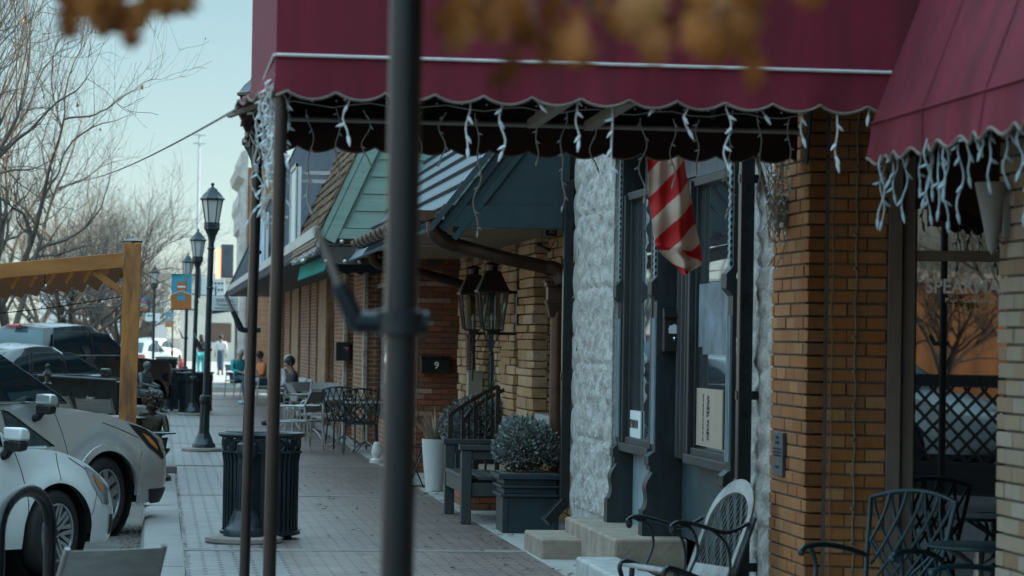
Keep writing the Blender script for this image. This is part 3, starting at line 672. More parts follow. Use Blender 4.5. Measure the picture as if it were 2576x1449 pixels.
A = [(hx+.01, 24, hz-.1), (hx+.01, 24, 1.0), (hx-.0, 24, .4), (hx-.005, 24, .16), (hx-.04, 23.9, .07), (hx-.15, 23.8, .03)]
copperpipe(A, .06, 'vertical copper downpipe beside the black square downspout', ((A[3], A[5], Vector((-.01, 0, -.03))),))
A = [aty(938, 600, 31.2), aty(938, 640, 31.2), aty(955, 665, 31.3), aty(1045, 683, 31.5), aty(1150, 712, 31.7), aty(1178, 722, 31.8), aty(1184, 750, 31.8), aty(1184, 900, 31.8), aty(1184, 1120, 31.8)]
copperpipe(A, .055, 'far copper downpipe slanting across the red brick return wall', ((A[0], A[3], Vector((-.03, 0, -.08))),))
t = thing('utility_box', 'beige metal utility box fixed on far downpipe', 'utility box', (3.6, 33, 1.2)); c = aty(1194, 966, 31.6)
b = MB(); b.box(c.x-.085, c.x+.085, 31.5, 31.7, c.z-.14, c.z+.14); b.build('case', M['utility'], t, smooth=0, bevel=.006)
b = MB(); b.box(c.x-.095, c.x+.095, 31.49, 31.71, c.z+.14, c.z+.155); b.build('hood', M['utility'], t, smooth=0)
# soffit fixtures
t = thing('security_camera', 'dark dome security camera under the blue roof soffit', 'camera', (2.6, 23.6, 2.6)); c = aty(1150, 572, 23.9)
b = MB(); b.box(c.x-.035, c.x+.035, 23.85, 23.95, EZ-.075, EZ-.035); b.build('mount', M['bluebox'], t, smooth=0)
b = MB(); b.ball((c.x, 23.9, EZ-.085), .045, 12, 8, (1, 1, .8)); b.build('dome', M['black'], t)
t = thing('flood_light', 'black square flood light with dangling cable under soffit', 'flood light', (3.5, 24.3, 2.6)); c = aty(1386, 581, 24.3)
f = MB(); f.box(c.x-.05, c.x+.05, 24.26, 24.33, c.z-.045, c.z+.045); f.build('housing', M['black'], t, smooth=0, bevel=.005)
f = MB(); f.box(c.x-.028, c.x+.028, 24.25, 24.262, c.z-.026, c.z+.026); f.build('lens', M['headlight'], t, smooth=0)
f = MB(); q = aty(1368, 622, 24.2); f.tube(bez([c, (c.x+.03, 24.25, c.z-.08), (q.x+.04, 24.2, q.z-.02), q], 6), .004, 5); f.tube(bez([(q.x-.02, 24.2, q.z+.02), (q.x-.015, 24.2, EZ-.04)], 3), .003, 4); f.build('cable', M['black'], t)
f = MB(); f.tube([q+Vector((-.06, 0, .03)), q, q+Vector((.06, 0, -.03))], [.018, .010, .018], 8); f.build('cable_coil', M['black'], t)
# gas lanterns
def lantern(cx, cy, zb, lab):
    t = thing('gas_lantern', lab, 'lantern', (cx, cy, zb), 0, 'copper gas lanterns on stone wall')
    def sq(r, z): return [(cx+sx*r, cy+sy*r, z) for sx, sy in ((-1, -1), (1, -1), (1, 1), (-1, 1))]
    def fr(l):
        b = MB(); vs = sum((sq(r, z) for r, z in l), []); fs = [(4*i+k, 4*i+(k+1) % 4, 4*i+4+(k+1) % 4, 4*i+4+k) for i in range(len(l)-1) for k in range(4)]
        return b.add(vs, fs+[(3, 2, 1, 0), tuple(4*(len(l)-1)+k for k in range(4))])
    fr([(.155, zb+.38), (.165, zb+.385), (.165, zb+.40), (.155, zb+.405), (.07, zb+.60), (.065, zb+.60)]).build('roof', M['darkcopper'], t, smooth=0)
    b = MB(); b.lathe([(.05, zb+.59), (.05, zb+.655), (.085, zb+.66), (.08, zb+.67), (.03, zb+.69), (.001, zb+.70)], (cx, cy, 0), 16); b.build('chimney_cap', M['darkcopper'], t)
    b = MB(); top, bot = sq(.145, zb+.385), sq(.098, zb)
    for k in range(4): b.bar(bot[k], top[k], .014, .014)
    fr2 = sq(.1, zb); 
    for k in range(4): b.bar(bot[k], bot[(k+1) % 4], .016, .016); b.bar(top[k], top[(k+1) % 4], .016, .016)
    b.build('frame', M['darkcopper'], t, smooth=0)
    b = MB(); b.add([Vector(p)*1 for p in sq(.095, zb+.005)+sq(.14, zb+.38)], [(k, (k+1) % 4, 4+(k+1) % 4, 4+k) for k in range(4)]); b.build('glass', M['lanternglass'], t, smooth=0)
    b = MB(); b.box(cx-.055, cx+.055, cy-.055, cy+.055, zb-.045, zb-.005); b.build('base', M['darkcopper'], t, smooth=0)
    b = MB(); b.tube([(cx, cy, zb), (cx, cy, zb+.10)], .012, 8); b.tube([(cx, cy, zb+.10), (cx, cy, zb+.125), (cx, cy, zb+.17)], [.016, .02, .002], 8); b.build('candle', M['whitetrim'], t)
    b = MB()
    for s in (-1, 1): b.tube(bez([(cx+s*.07, cy, zb-.045), (cx+s*.05, cy, zb-.10), (cx+s*.015, cy, zb-.16), (cx, cy, zb-.22)], 5), .006, 6)
    b.tube([(cx, cy, zb-.03), (cx, cy, zb-.2)], .006, 6); b.ball((cx, cy, zb-.24), .022, 10, 6); b.tube([(cx, cy, zb-.25), (cx, cy, zb-.55)], .012, 8); b.build('scroll', M['iron'], t)
    b = MB(); b.box(XR-.11, XR-.055, cy-.05, cy+.05, zb-.05, zb+.44); b.build('wall_plate', M['darkcopper'], t, smooth=0, bevel=.004)
    b = MB(); b.box(cx, XR-.06, cy-.015, cy+.015, zb-.045, zb-.02); b.box(cx+.14, XR-.06, cy-.015, cy+.015, zb+.37, zb+.40); b.build('bracket', M['darkcopper'], t, smooth=0)
c = aty(1237, 830, 28.0); lantern(c.x, 28.0, c.z, 'nearer copper gas lantern with clear glass on tan stone wall')
c = aty(1190, 830, 29.8); lantern(c.x, 29.8, c.z, 'farther copper gas lantern half hidden behind its twin')
# ================================================================ SHINGLE-ROOFED SHOP ROW
XG = 3.14
row = thing('gabled_shop_row', 'row of old brick shops under green gable with wooden shake and grey board mansard', 'building', (XG, 34, 0))
b = MB(); brickrun(b, (XG, 34), (1, 0), (0, -1), XR-XG+.1, 0, 41, 0); brickrun(b, (XG, 34.1), (0, 1), (-1, 0), 1.25, 0, 41, 1); b.build('return_wall', M['redbrick'], row, smooth=0, bevel=.004)
b = MB(); b.box(XG+.015, XR+.2, 34.015, 34.6, 0, 2.9); b.box(XG+.012, XG+.4, 34.0+.02, 35.35, 0, 2.9); b.box(XG+.9, 16, 34.7, 78, 0, 5.5); b.build('wall_core', M['mortar'], row, smooth=0)
EVX, EVZ = 1.91, 2.88; TX, TZ = 3.75, 6.95
def man(t, off=0):
    nx, nz = -(TZ-EVZ), (TX-EVX); l = hypot(nx, nz); return (EVX+(TX-EVX)*t+nx/l*off, EVZ+(TZ-EVZ)*t+nz/l*off)
gp = MB(); gp.prism([(EVX+.02, EVZ), (XF+.6, EVZ), (XF+.6, TZ-.6), man(.86, -.02), man(0, -.02)], 34.03, 34.12, 'y'); gp.build('green_gable', M['green'], row, smooth=0)
gp = MB()
z = EVZ+.1
while z < 6.2:
    xl = EVX+(z-EVZ)*(TX-EVX)/(TZ-EVZ)+.30
    if xl < XF+.5: gp.add([(xl, 34.03, z), (XF+.6, 34.03, z), (XF+.6, 34.012, z+.005), (xl, 34.012, z+.005), (XF+.6, 34.028, z+.207), (xl+.09, 34.028, z+.207)], [(0, 1, 2, 3), (3, 2, 4, 5)])
    z += .212
gp.build('siding', M['green'], row, smooth=0)
gp = MB()
for o1, o2, d in ((.0, .07, .05), (.075, .22, .04)): gp.prism([man(0, -o2), man(.86, -o2), man(.86, -o1), man(0, -o1)], 34.0-d, 34.03, 'y')
gp.box(EVX+.0, XF+.6, 33.98, 34.03, EVZ-.03, EVZ+.09); gp.build('rake_board', M['green'], row, smooth=0, bevel=.004)
rf = MB(); rf.prism([man(-.03, -.02), man(1, -.02), man(1, .0), man(-.03, .0)], 34.0, 40.2, 'y'); rr = rf.build('shake_roof', M['shake'], row, smooth=0)
rf = MB(); k = 0
for i in range(26):
    t = i*.038; y = 33.93
    while y < 40.2:
        w = random.uniform(.09, .2); q0, q1 = random.uniform(.03, .055), random.uniform(.0, .01)
        a, c_ = man(t-.004*random.random(), q0), man(t+.045, q1+.012); a2, c2 = man(t-.002, q0-.022), man(t+.045, q1)
        y2 = min(y+w, 40.2); rf.prism([a2, c2, c_, a], y+.004, y2-.004, 'y'); y += w
rf.build('shakes', M['shake'], rr, smooth=0)
rf = MB(); rf.prism([man(-.03, -.03), man(1, -.03), man(1, -.01), man(-.03, -.01)], 40.2, 78, 'y'); rr = rf.build('board_mansard', M['greyboard'], row, smooth=0)
rf = MB()
for i in range(60):
    y = 40.3+i*.63; rf.prism([man(-.03, -.012), man(1, -.012), man(1, .015), man(-.03, .015)], y-.03, y+.03, 'y')
rf.build('battens', M['greyboard'], rr, smooth=0)
rf = MB(); rf.prism([man(-.04, -.05), man(1, -.05), man(1, .06), man(-.04, .06)], 77.9, 78.2, 'y'); rf.build('end_trim', M['seamdark'], rr, smooth=0)
fc = MB(); fc.box(EVX-.05, EVX+.0, 34, 78, EVZ-.02, EVZ+.12); fc.box(EVX-.02, EVX+.02, 34, 78, EVZ-.14, EVZ-.02); fc.build('fascia', M['fascia'], row, smooth=0, bevel=.005)
fc = MB()
for i in range(14): fc.box(EVX+.01+i*.09, EVX+.094+i*.09, 34.0, 78, EVZ-.15, EVZ-.13)
fc.build('soffit', M['darkboard'], row, smooth=0)
b = MB(); b.box(EVX+.05, XR+.3, 34.0, 34.03, EVZ-.34, EVZ-.15); b.build('beam', M['darkboard'], row, smooth=0)
# street front: brick piers with pale quoin edges, dark doors between
b = MB(); b.box(XG+.16, XG+.4, 35.3, 78, 0, 2.75); b.build('front_wall', M['brownfar'], row, smooth=0)
piers = ((35.4, 37.2), (41.9, 44.4), (46.4, 49.3), (51.6, 54.4), (54.8, 57.1), (57.5, 61.1), (61.9, 65.4), (66.1, 69.1), (70.4, 73.5), (75, 77.5))
for i, (ya, yb) in enumerate(piers):
    b = MB(); b.box(XG-.06, XG+.18, ya+.12, yb, 0, 2.74); b.build('brick_pier', M['brownfar'] if i%3 else M['tanfar'], row, smooth=0)
    b = MB(); z = 0; k = 0
    while z < 2.7:
        q = .006 if k % 2 else 0; b.box(XG-.07-q, XG-.015, ya+.10-q, ya+.30, z+.004, z+.115); z += .12; k += 1
    b.build('quoin', M['quoin'] if i in (0, 1, 2) else M['tanfar'], row, smooth=0)
for (ya, yb) in ((44.5, 46.3), (49.4, 51.5)):
    d = MB(); d.box(XG+.06, XG+.12, ya, yb, 0, 2.3); dd = d.build('door', M['navy'], row, smooth=0)
    d = MB(); d.box(XG+.045, XG+.055, ya+.2, yb-.2, .35, 2.1); d.build('pane', M['storeglass'], dd, smooth=0)
    d = MB(); d.tube([(XG+.0, ya+.15, .9), (XG+.0, ya+.15, 1.25)], .014, 8); d.build('handle', M['alu'], dd)
for (ya, yb) in ((37.3, 41.8), (54.45, 54.75), (57.15, 57.45), (61.2, 61.8), (65.5, 66.0), (69.2, 70.3)):
    d = MB(); d.box(XG+.10, XG+.15, ya, yb, .5, 2.45); dd = d.build('shop_window', M['navy'], row, smooth=0)
    d = MB(); d.box(XG+.09, XG+.10, ya+.05, yb-.05, .58, 2.38); d.build('pane', M['storeglass'], dd, smooth=0)
d = MB(); d.box(XG+.06, XG+.12, 73.6, 74.9, 0, 2.3); d.build('door', M['navy'], row, smooth=0)
# garland along the eave, string bulbs
b = MB(); P = [(EVX-.0, 34.05+i*.08, EVZ-.16-.02*sin(i*.7)) for i in range(80)]
b.tube(P, .02, 5)
for p in P:
    for k in range(3): a = random.uniform(0, 6.3); b.ball((p[0]+.03*cos(a), p[1]+random.uniform(-.03, .03), p[2]+.025*sin(a)), .022, 5, 4)
tag(b.build('eave_garland', M['wirewhite']), 'pale wrapped light garland under the white eave by green gable', 'garland')
t = thing('string_lights', 'round clear bulbs strung under the green gable soffit', 'string lights', (2.4, 33.9, 2.7))
b = MB(); b.tube([(EVX+.05+i*.13, 33.93, EVZ-.10-.015*sin(i)) for i in range(14)], .006, 5); b.build('cable', M['black'], t)
for px, py in ((763, 657), (822, 657), (860, 608), (913, 608), (868, 658), (905, 658)):
    p = aty(px, py, 33.9); b = MB(); b.ball(p, .032, 10, 7); b.build('bulb', M['headlight'], t)
# mailbox number 9 on the return wall
t = thing('numbered_mailbox', 'black wall mailbox numbered 9 on red brick return wall', 'mailbox', (3.5, 33.9, 1.3)); c = aty(1097, 916, 33.9)
b = MB(); b.box(c.x-.19, c.x+.17, 33.85, 33.99, c.z-.105, c.z+.07); b.build('box', M['black'], t, smooth=0, bevel=.008)
b = MB(); b.box(c.x-.2, c.x+.18, 33.83, 33.99, c.z+.07, c.z+.10); b.build('lid', M['black'], t, smooth=0, bevel=.008)
text('number', '9', (c.x-.025, 33.846, c.z-.055), (1, 0, 0), (0, 0, 1), .085, M['letterwhite'], t, bold=.008)
# teal end awning
t = thing('teal_awning', 'navy scalloped awning with bright teal front beneath the eave', 'awning', (2.3, 36, 2.5))
def zb(k): return 2.53+.018*cos(k)
b = MB(); n = 60; X0 = 2.14
b.slab([[(X0, 36+7*i/n, 2.72) for i in range(n+1)], [(X0-.03, 36+7*i/n, 2.51+.016*cos(i*1.35)) for i in range(n+1)]], (.006, 0, 0)); b.build('front', M['teal'], t)
b = MB(); b.slab([[(X0+(XG-X0)*i/40, 36, 2.75) for i in range(41)], [(X0+(XG-X0)*i/40, 36, 2.475+.016*cos(i*.9)) for i in range(41)]], (0, .006, 0)); b.build('near_end', M['navyawn'], t)
b = MB(); b.slab([[(X0, 36.01, 2.72), (X0, 43, 2.72)], [(XG+.1, 36.01, 2.76), (XG+.1, 43, 2.76)]], (0, 0, .006)); b.build('top', M['navyawn'], t)
# wall menu box
t = thing('menu_box', 'small black menu box with pink mark on pale brick pier', 'menu box', (3.0, 46.3, 1.4)); c = aty(862, 884, 46.3)
b = MB(); b.box(c.x-.115, c.x+.115, 46.2, 46.52, c.z-.155, c.z+.155); b.build('case', M['plastic'], t, smooth=0, bevel=.005)
b = MB(); b.box(c.x+.01, c.x+.085, 46.19, 46.2, c.z+.055, c.z+.075); b.box(c.x+.05, c.x+.085, 46.19, 46.2, c.z+.02, c.z+.055); b.build('pink_mark', M['pink'], t, smooth=0)
# sign boards on the mansard
def roofsign(y0, y1, x, z0, z1, lab, m2):
    t = thing('roof_sign', lab, 'sign', (x, y0, z0)); b = MB(); b.box(x-.03, x+.03, y0, y1, z0, z1); b.build('board', M['signwhite'], t, smooth=0)
    b = MB()
    for (a, c_) in ((y0, y0+.12), (y1-.12, y1)): b.box(x-.05, x-.02, a, c_, z0-.05, z1+.05)
    b.box(x-.05, x-.02, y0, y1, z1, z1+.06); b.build('frame', M['fascia'], t, smooth=0)
    if m2: b = MB(); b.box(x-.036, x-.03, y0+.3, y1-.3, z0+.08, z1-.08); b.build('picture', m2, t, smooth=0)
    b = MB()
    for z in (z1-.08, z1-.2): b.bar((x, y0+.1, z), (x+.5, y0+.1, z), .04, .05)
    b.build('brackets', M['fascia'], t, smooth=0)
PIC = mat('blue_white_print', (.5, .56, .6), .6, col2=(.06, .22, .42), scale=2.5, thresh=(.42, .56))
roofsign(52, 57, 1.96, EVZ+.02, 3.95, 'blue and white picture board standing on the grey eave', PIC)
roofsign(39.4, 41.2, 1.93, EVZ+.05, 4.05, 'white framed sign seen edge on beside wooden shakes', None)
# ================================================================ CANOPY over the recess
CY1, CY2, CXP = 11.4, 14.62, .475
cn = thing('entrance_canopy', 'maroon canvas entrance canopy with scalloped valance on two slim posts', 'canopy', (CXP, CY1, 0))
ZP, ZT, ZV = 2.80, 3.75, 2.655
def scal(u, per=.203, a=.034): return ZV-.0-a*abs(sin(pi*u/per))**.75
XE = XF-.02
def endpanel(y, nm, mt, a=.034):
    n = 240; xs = [CXP-.02+(XE-CXP+.02)*i/n for i in range(n+1)]
    rows = []
    for k in range(9):
        t = k/8; rows.append([(x, y+.012*sin(x*9+1)*t+.006*sin(x*23)*t, (ZP-.01)*(1-t)+scal(x-.5, a=a)*t) for x in xs])
    b = MB(); b.slab(rows, (0, .005, 0)); b.grid([[(x, y+.004*sin(x*5+z*3), z) for x in (CXP-.02, .9, 1.4, 1.9, 2.4, 2.9, XE)] for z in (ZT, 3.4, 3.1, ZP-.012)])
    o = b.build(nm, mt, cn, smooth=50)
    for sx in (1.22, 1.98, 2.74): b = MB(); b.slab([[(sx-.014, y-.0025, z), (sx+.014, y-.0025, z)] for z in (ZT, 3.3, ZP)], (0, .002, 0)); b.build('canvas_seam', mt, o, smooth=0)   # welded seams
    b = MB(); b.tube([(x, y-.003+.012*sin(x*9+1)+.006*sin(x*23), scal(x-.5, a=a)) for x in xs], .0065, 5); b.build('scallop_binding', M['trim'], o)
    return o
e1 = endpanel(CY1, 'near_end', M['maroon']); e2 = endpanel(CY2, 'far_end', M['maroon'])
b = MB(); b.tube([(CXP-.02, CY1-.008, ZP), (XE, CY1-.008, ZP-.002)], .0075, 6); b.build('white_cord', M['whitetrim'], e1)
# street front: upright sheet, white cord, valance flaring outwards in the wind
b = MB(); b.slab([[(CXP-.02, y, z) for y in (CY1, 12.2, 13, 13.8, CY2)] for z in (ZT, 3.2, ZP)], (.005, 0, 0))
n = 120; rows = []
for k in range(9):
    t = k/8; r = []
    for i in range(n+1):
        u = i/n; y = CY1+(CY2-CY1)*u; kick = .115*min(1, u/.42)**.8*(1 if u < .5 else max(.25, 1-(u-.5)*2.6))
        zb = ZV-.03*abs(sin(pi*(y-CY1)/.203))**.75+kick*.62
        r.append((CXP-.02-kick*t-.01*sin(y*14)*t, y, ZP*(1-t)+zb*t))
    rows.append(r)
b.slab(rows, (.005, 0, 0)); f1 = b.build('street_front', M['maroon'], cn, smooth=50)
b = MB(); b.tube([Vector(p)+Vector((-.003, 0, 0)) for p in rows[-1]], .0065, 5); b.build('scallop_binding', M['trim'], f1)
b = MB(); b.tube([(CXP-.028, CY1, ZP), (CXP-.028, CY2, ZP)], .0075, 6); b.build('white_cord', M['whitetrim'], f1)
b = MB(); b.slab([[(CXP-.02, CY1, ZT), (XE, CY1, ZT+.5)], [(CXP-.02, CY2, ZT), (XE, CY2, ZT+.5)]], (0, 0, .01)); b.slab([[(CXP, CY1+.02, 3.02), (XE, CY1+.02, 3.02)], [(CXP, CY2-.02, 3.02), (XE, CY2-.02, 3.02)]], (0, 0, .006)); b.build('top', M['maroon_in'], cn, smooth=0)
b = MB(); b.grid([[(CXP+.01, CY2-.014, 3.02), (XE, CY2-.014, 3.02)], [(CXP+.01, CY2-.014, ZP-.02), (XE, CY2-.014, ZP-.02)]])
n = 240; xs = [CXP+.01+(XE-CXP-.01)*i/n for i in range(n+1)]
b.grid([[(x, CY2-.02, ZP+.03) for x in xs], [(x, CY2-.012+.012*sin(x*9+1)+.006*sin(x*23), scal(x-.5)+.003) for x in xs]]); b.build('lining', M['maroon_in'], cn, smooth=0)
b = MB()
for y in (CY1+.03, CY2-.03): b.tube([(CXP, y, ZP-.005), (XF, y, ZP-.005)], .0125, 8)
b.tube([(CXP, CY1, ZP), (CXP, CY2, ZP)], .0125, 8)

for x in (.95, 2.9): b.bar((x, CY2-.1, 3.0), (x, CY2-.1, 2.84), .04, .02)
b.build('frame', M['framewood'], cn, smooth=40)
b = MB(); b.tube([(CXP, CY2-.05, ZP-.015), (XF, CY2-.05, ZP-.015)], .0125, 8); b.build('cross_bar', M['canopybar'], cn)
for (p0, p1) in (((1338, 312), (1430, 250)), ((1480, 318), (1590, 250))):
    b = MB(); b.bar(aty(*p0, CY2-.3), aty(*p1, CY1+1.4), .05, .045); b.build('wood_brace', M['utility'], cn, smooth=0)
p = gnd; 
def holder(b, g, x, y, z, s=1.0, w=1.0):
    """clamp collar with a swivelling flag socket and a grey rod stub"""
    b.lathe([(.036*s, -.022*s), (.044*s, -.02*s), (.044*s, .02*s), (.036*s, .022*s)], (x, y, z), 16)
    b.tube([(x+.02, y, z), (x+.075*s, y, z), (x+.078*s, y, z)], [.026*s, .026*s, .018*s], 12)
    b.tube([(x-.02*s, y, z), (x-.075*s, y, z-.002), (x-.10*s, y, z+.008*s), (x-.118*s, y, z+.045*s)], [.022*s*w, .020*s*w, .024*s*w, .021*s*w], 12)
    e0 = Vector((x-.118*s, y, z+.045*s)); dr = Vector((-.42, 0, .90)).normalized()
    b.tube([e0-dr*.02*s, e0+dr*.05*s], .0205*s*w, 12); b.tube([e0-dr*.0*s, e0+dr*.008*s], .026*s*w, 12); b.tube([e0+dr*.05*s, e0+dr*.13*s], .018*s*w, 12)
    b.ball((x-.10*s, y-.024*s, z+.006*s), .006*s, 6, 4)
    g.tube([e0+dr*.13*s, e0+dr*.29*s], .0135*s*w, 10)
def post(x, y, r, ztop, parent, lean=.0, hold=None, m='bronze', s=1.0):
    b = MB(); b.tube([(x-lean*1.65, y, 0), (x+lean*(ztop-1.65), y, ztop)], r, 20)
    b.lathe([(r*2.2, 0), (r*2.2, .012), (r*1.2, .02)], (x-lean*1.65, y, 0), 16); o = b.build('post', M[m], parent)
    if hold is not None:
        h = MB(); g = MB(); holder(h, g, x, y, hold, s, 1.35); ho = h.build('flag_socket', M['iron'], o); g.build('rod_stub', M['alu'], o)
    return o
post(CXP+.0, CY1+.075, .027, 2.79, cn, .008)
post(CXP+.005, CY2-.06, .027, 2.79, cn, .013, 1.68, s=.58)
# ---- nearest post, out of focus, carrying a canopy beyond the frame
cp = thing('canopy_post', 'dark out of focus canopy post with angled flag socket in the foreground', 'post', (.405, 5.2, 0))
c = aty(1010, 812, 5.2); post(aty(965, 812, 5.2).x+aty(1010, 812, 5.2).x*0+.033, 5.2, .0315, 4.2, cp, .0, None, 'polegrey')
hb = MB(); gb = MB(); x0 = aty(1006, 812, 5.2).x; z0 = aty(1006, 812, 5.2).z; s5 = .62
hb.lathe([(.030, -.026), (.046, -.022), (.046, .022), (.030, .026)], (x0, 5.2, z0), 16); hb.tube([(x0, 5.2, z0), (x0+.052, 5.2, z0)], .022, 12)
P = [aty(q[0], q[1], 5.2) for q in ((1010, 808), (930, 812), (893, 812))]; hb.tube(P, [.022, .02, .021], 12)
P = [aty(q[0], q[1], 5.2) for q in ((905, 825), (880, 775), (852, 715))]; hb.tube(P, [.018, .0185, .0165], 12)
gb.tube([aty(852, 715, 5.2), aty(795, 570, 5.2)], .0075, 10)
b = MB(); b.slab([[(.33, 3.2, 3.3), (3.4, 3.2, 3.7)], [(.33, 5.3, 3.3), (3.4, 5.3, 3.7)]], (0, 0, .01)); n = 160; xs5 = [.33+3.07*i/n for i in range(n+1)]
for y in (3.2, 5.3): b.slab([[(x, y, 3.3+.13*(x-.33)) for x in xs5], [(x, y, 2.72-.034*abs(sin(pi*x/.203))**.75) for x in xs5]], (0, .006, 0))
b.slab([[(.33, y, 3.3) for y in (3.2, 4.2, 5.3)], [(.33, y, 2.70) for y in (3.2, 4.2, 5.3)]], (.006, 0, 0)); b.build('shade_canopy', M['maroon'], cp, smooth=0)  # unseen canopy, added to shade the brick pier and shopfront
hb.build('flag_socket', M['iron'], cp); gb.build('rod_stub', M['alu'], cp)
# ================================================================ window awning at right
wa = thing('window_awning', 'sloping maroon window awning with scalloped edge at upper right', 'awning', (3.1, 11.2, 2.5))
AY0, AY1 = 11.2, 7.6; fold = (2.905, 2.565); top = (3.42, 3.94)
n = 140; rows = []
ys = [AY0+(AY1-AY0)*i/n for i in range(n+1)]
for k in range(7):
    t = k/6; x = top[0]+(fold[0]-top[0])*t; z = top[1]+(fold[1]-top[1])*t; rows.append([(x-.012*sin(pi*t)*sin(y*1.1)**2, y, z-.015*sin(pi*t)) for y in ys])
for k in range(1, 7):
    t = k/6; rows.append([(fold[0]-.012*t+.014*t*sin(y*11), y, fold[1]-(fold[1]-2.415)*t+t*(.016*cos(2*pi*(AY0-y)/.215)-.01)) for y in ys])
b = MB(); b.slab(rows, (.006, 0, 0)); f2 = b.build('canvas', M['maroon'], wa, smooth=60)
b = MB()
for j in (30, 62, 95): b.tube([Vector(q[j])+Vector((-.002, 0, 0)) for q in rows], .005, 4)
b.tube([(fold[0]-.004, y, fold[1]) for y in ys], .0055, 5); b.build('canvas_seam', M['maroon'], f2)
b = MB(); b.tube(rows[-1], .0075, 5); b.build('scallop_binding', M['trim'], f2)
b = MB(); b.add([(fold[0], AY0, fold[1]), (top[0], AY0, top[1]), (top[0], AY0, fold[1])], [(0, 1, 2)])
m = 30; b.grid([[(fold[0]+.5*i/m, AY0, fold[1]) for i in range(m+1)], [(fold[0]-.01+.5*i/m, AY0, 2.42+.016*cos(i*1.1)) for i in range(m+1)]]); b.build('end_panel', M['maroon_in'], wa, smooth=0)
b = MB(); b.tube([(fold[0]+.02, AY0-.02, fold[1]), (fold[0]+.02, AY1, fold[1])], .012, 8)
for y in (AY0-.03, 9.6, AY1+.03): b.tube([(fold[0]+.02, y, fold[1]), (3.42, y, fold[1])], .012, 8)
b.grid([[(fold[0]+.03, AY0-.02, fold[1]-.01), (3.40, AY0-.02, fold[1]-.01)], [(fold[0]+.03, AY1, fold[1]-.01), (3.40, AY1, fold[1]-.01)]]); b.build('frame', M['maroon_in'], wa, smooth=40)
# scalloped cloth added to stand for the awning's dark reflection in the glass
dv = thing('reflection_valance', 'dark scalloped cloth standing in for the awning reflection in shop window', 'valance', (3.9, 13.9, 2.5))
b = MB(); xs = [3.80+.9*i/80 for i in range(81)]
sc0 = 7000/13.75
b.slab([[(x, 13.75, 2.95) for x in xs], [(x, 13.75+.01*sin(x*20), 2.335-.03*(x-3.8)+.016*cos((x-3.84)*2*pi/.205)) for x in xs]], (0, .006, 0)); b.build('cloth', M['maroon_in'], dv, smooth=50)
# ================================================================ icicle lights
def drop(W, B, p, L, r=.004, bl=.03, br=.006, sway=.012, every=.07):
    p = Vector(p); n = max(3, int(L/.025)); pts = []; ph = random.uniform(0, 6); ph2 = random.uniform(0, 6)
    for i in range(n+1):
        t = i/n; pts.append(p+Vector((sway*(sin(ph+t*L*28)-sin(ph))*.6+sway*.7*(sin(ph2+t*9)-sin(ph2)), sway*.5*sin(ph2+t*L*20), -t*L)))
    W.tube(pts, r, 5); k = every*.4
    d = every*.35
    while d < L:
        q = pts[min(n, int(d/L*n))]; a = random.uniform(-1, 1); s = random.choice((-1, 1))
        dr = Vector((s*random.uniform(.5, 1), random.uniform(-.3, .3), -random.uniform(.2, 1.1))).normalized()
        B.tube([q, q+dr*bl*.45, q+dr*bl], [br*.9, br, br*.25], 6); d += every*random.uniform(.7, 1.3)
    q = pts[-1]; dr = (pts[-1]-pts[-2]).normalized(); B.tube([q, q+dr*bl*.5, q+dr*bl*1.2], [br*.9, br*1.1, br*.3], 6)
def string(label, cable, drops, wm, bm, **k):
    t = thing('icicle_lights', label, 'icicle lights', tuple(cable[0]), 0)
    b = MB(); b.tube(cable, .004, 5); b.build('cable', M[wm], t)
    for (p, L) in drops:
        W, B = MB(), MB(); drop(W, B, p, L, **k); n0 = len(W.f); W.add(B.v, B.f); o = W.build('strand', [M[wm], M[bm]], t)
        for q in o.data.polygons: q.material_index = 0 if q.index < n0 else 1
    return t
def near(px): return aty(px, 262, CY1+.02)
dr = []
for px, L in ((765, .03), (873, .20), (1068, .04), (1172, .24), (1268, .25), (1353, .05), (1448, .20), (1540, .33), (1652, .05), (1728, .14), (1826, .28), (1920, .07), (2008, .16), (2110, .26), (2190, .06)):
    p = near(px); dr.append(((p.x, CY1+.03, ZV+.02), L))
string('thick white icicle lights hanging from near edge of entrance canopy', [(CXP+.1+i*.1, CY1+.035, ZV+.03+.012*sin(i*2.1)) for i in range(29)], dr, 'wirewhite', 'bulbwhite', r=.0042, bl=.036, br=.0075, every=.075, sway=.012)
dr = []
for px, L in ((770, .52), (845, .33), (913, .27), (1060, .30), (1123, .26), (1195, .62), (1348, .26), (1425, .50), (1490, .27), (1610, .42), (1692, .34), (1760, .27), (1840, .52), (1905, .45), (1985, .36)):
    p = aty(px, 300, CY2-.12); dr.append(((p.x, CY2-.12, 2.845+random.uniform(-.02, .02)), L))
string('dusty thin icicle lights along far inside edge of entrance canopy', [(CXP+.1+i*.1, CY2-.12, 2.86+.014*sin(i*1.6)) for i in range(29)], dr, 'wirewhite', 'bulbwhite', r=.0042, bl=.026, br=.006, every=.085, sway=.018)
b = MB()
for i in range(22): b.ball((CXP+.15+i*.13, CY2-.3, 2.865), .006, 6, 4)
tag(b.build('pin_lights', M['bulbwhite']), 'row of tiny round bulbs under the entrance canopy roof', 'pin lights')
dr = []
for i in range(36):
    y = CY1+.05+abs(random.gauss(0, .75)); 
    if y > CY2: continue
    u = (y-CY1)/(CY2-CY1); dr.append(((CXP-.0-random.uniform(-.02, .075)*(u+.2), y, ZV+.05+random.uniform(-.04, .05)), random.uniform(.12, .55)))
string('tangled mass of white icicle lights at canopy corner by the posts', [(CXP-.02, CY1+i*.15, ZV+.06+.02*sin(i)) for i in range(21)], dr, 'wirewhite', 'bulbwhite', r=.0032, bl=.03, br=.006, every=.075, sway=.03)
dr = []
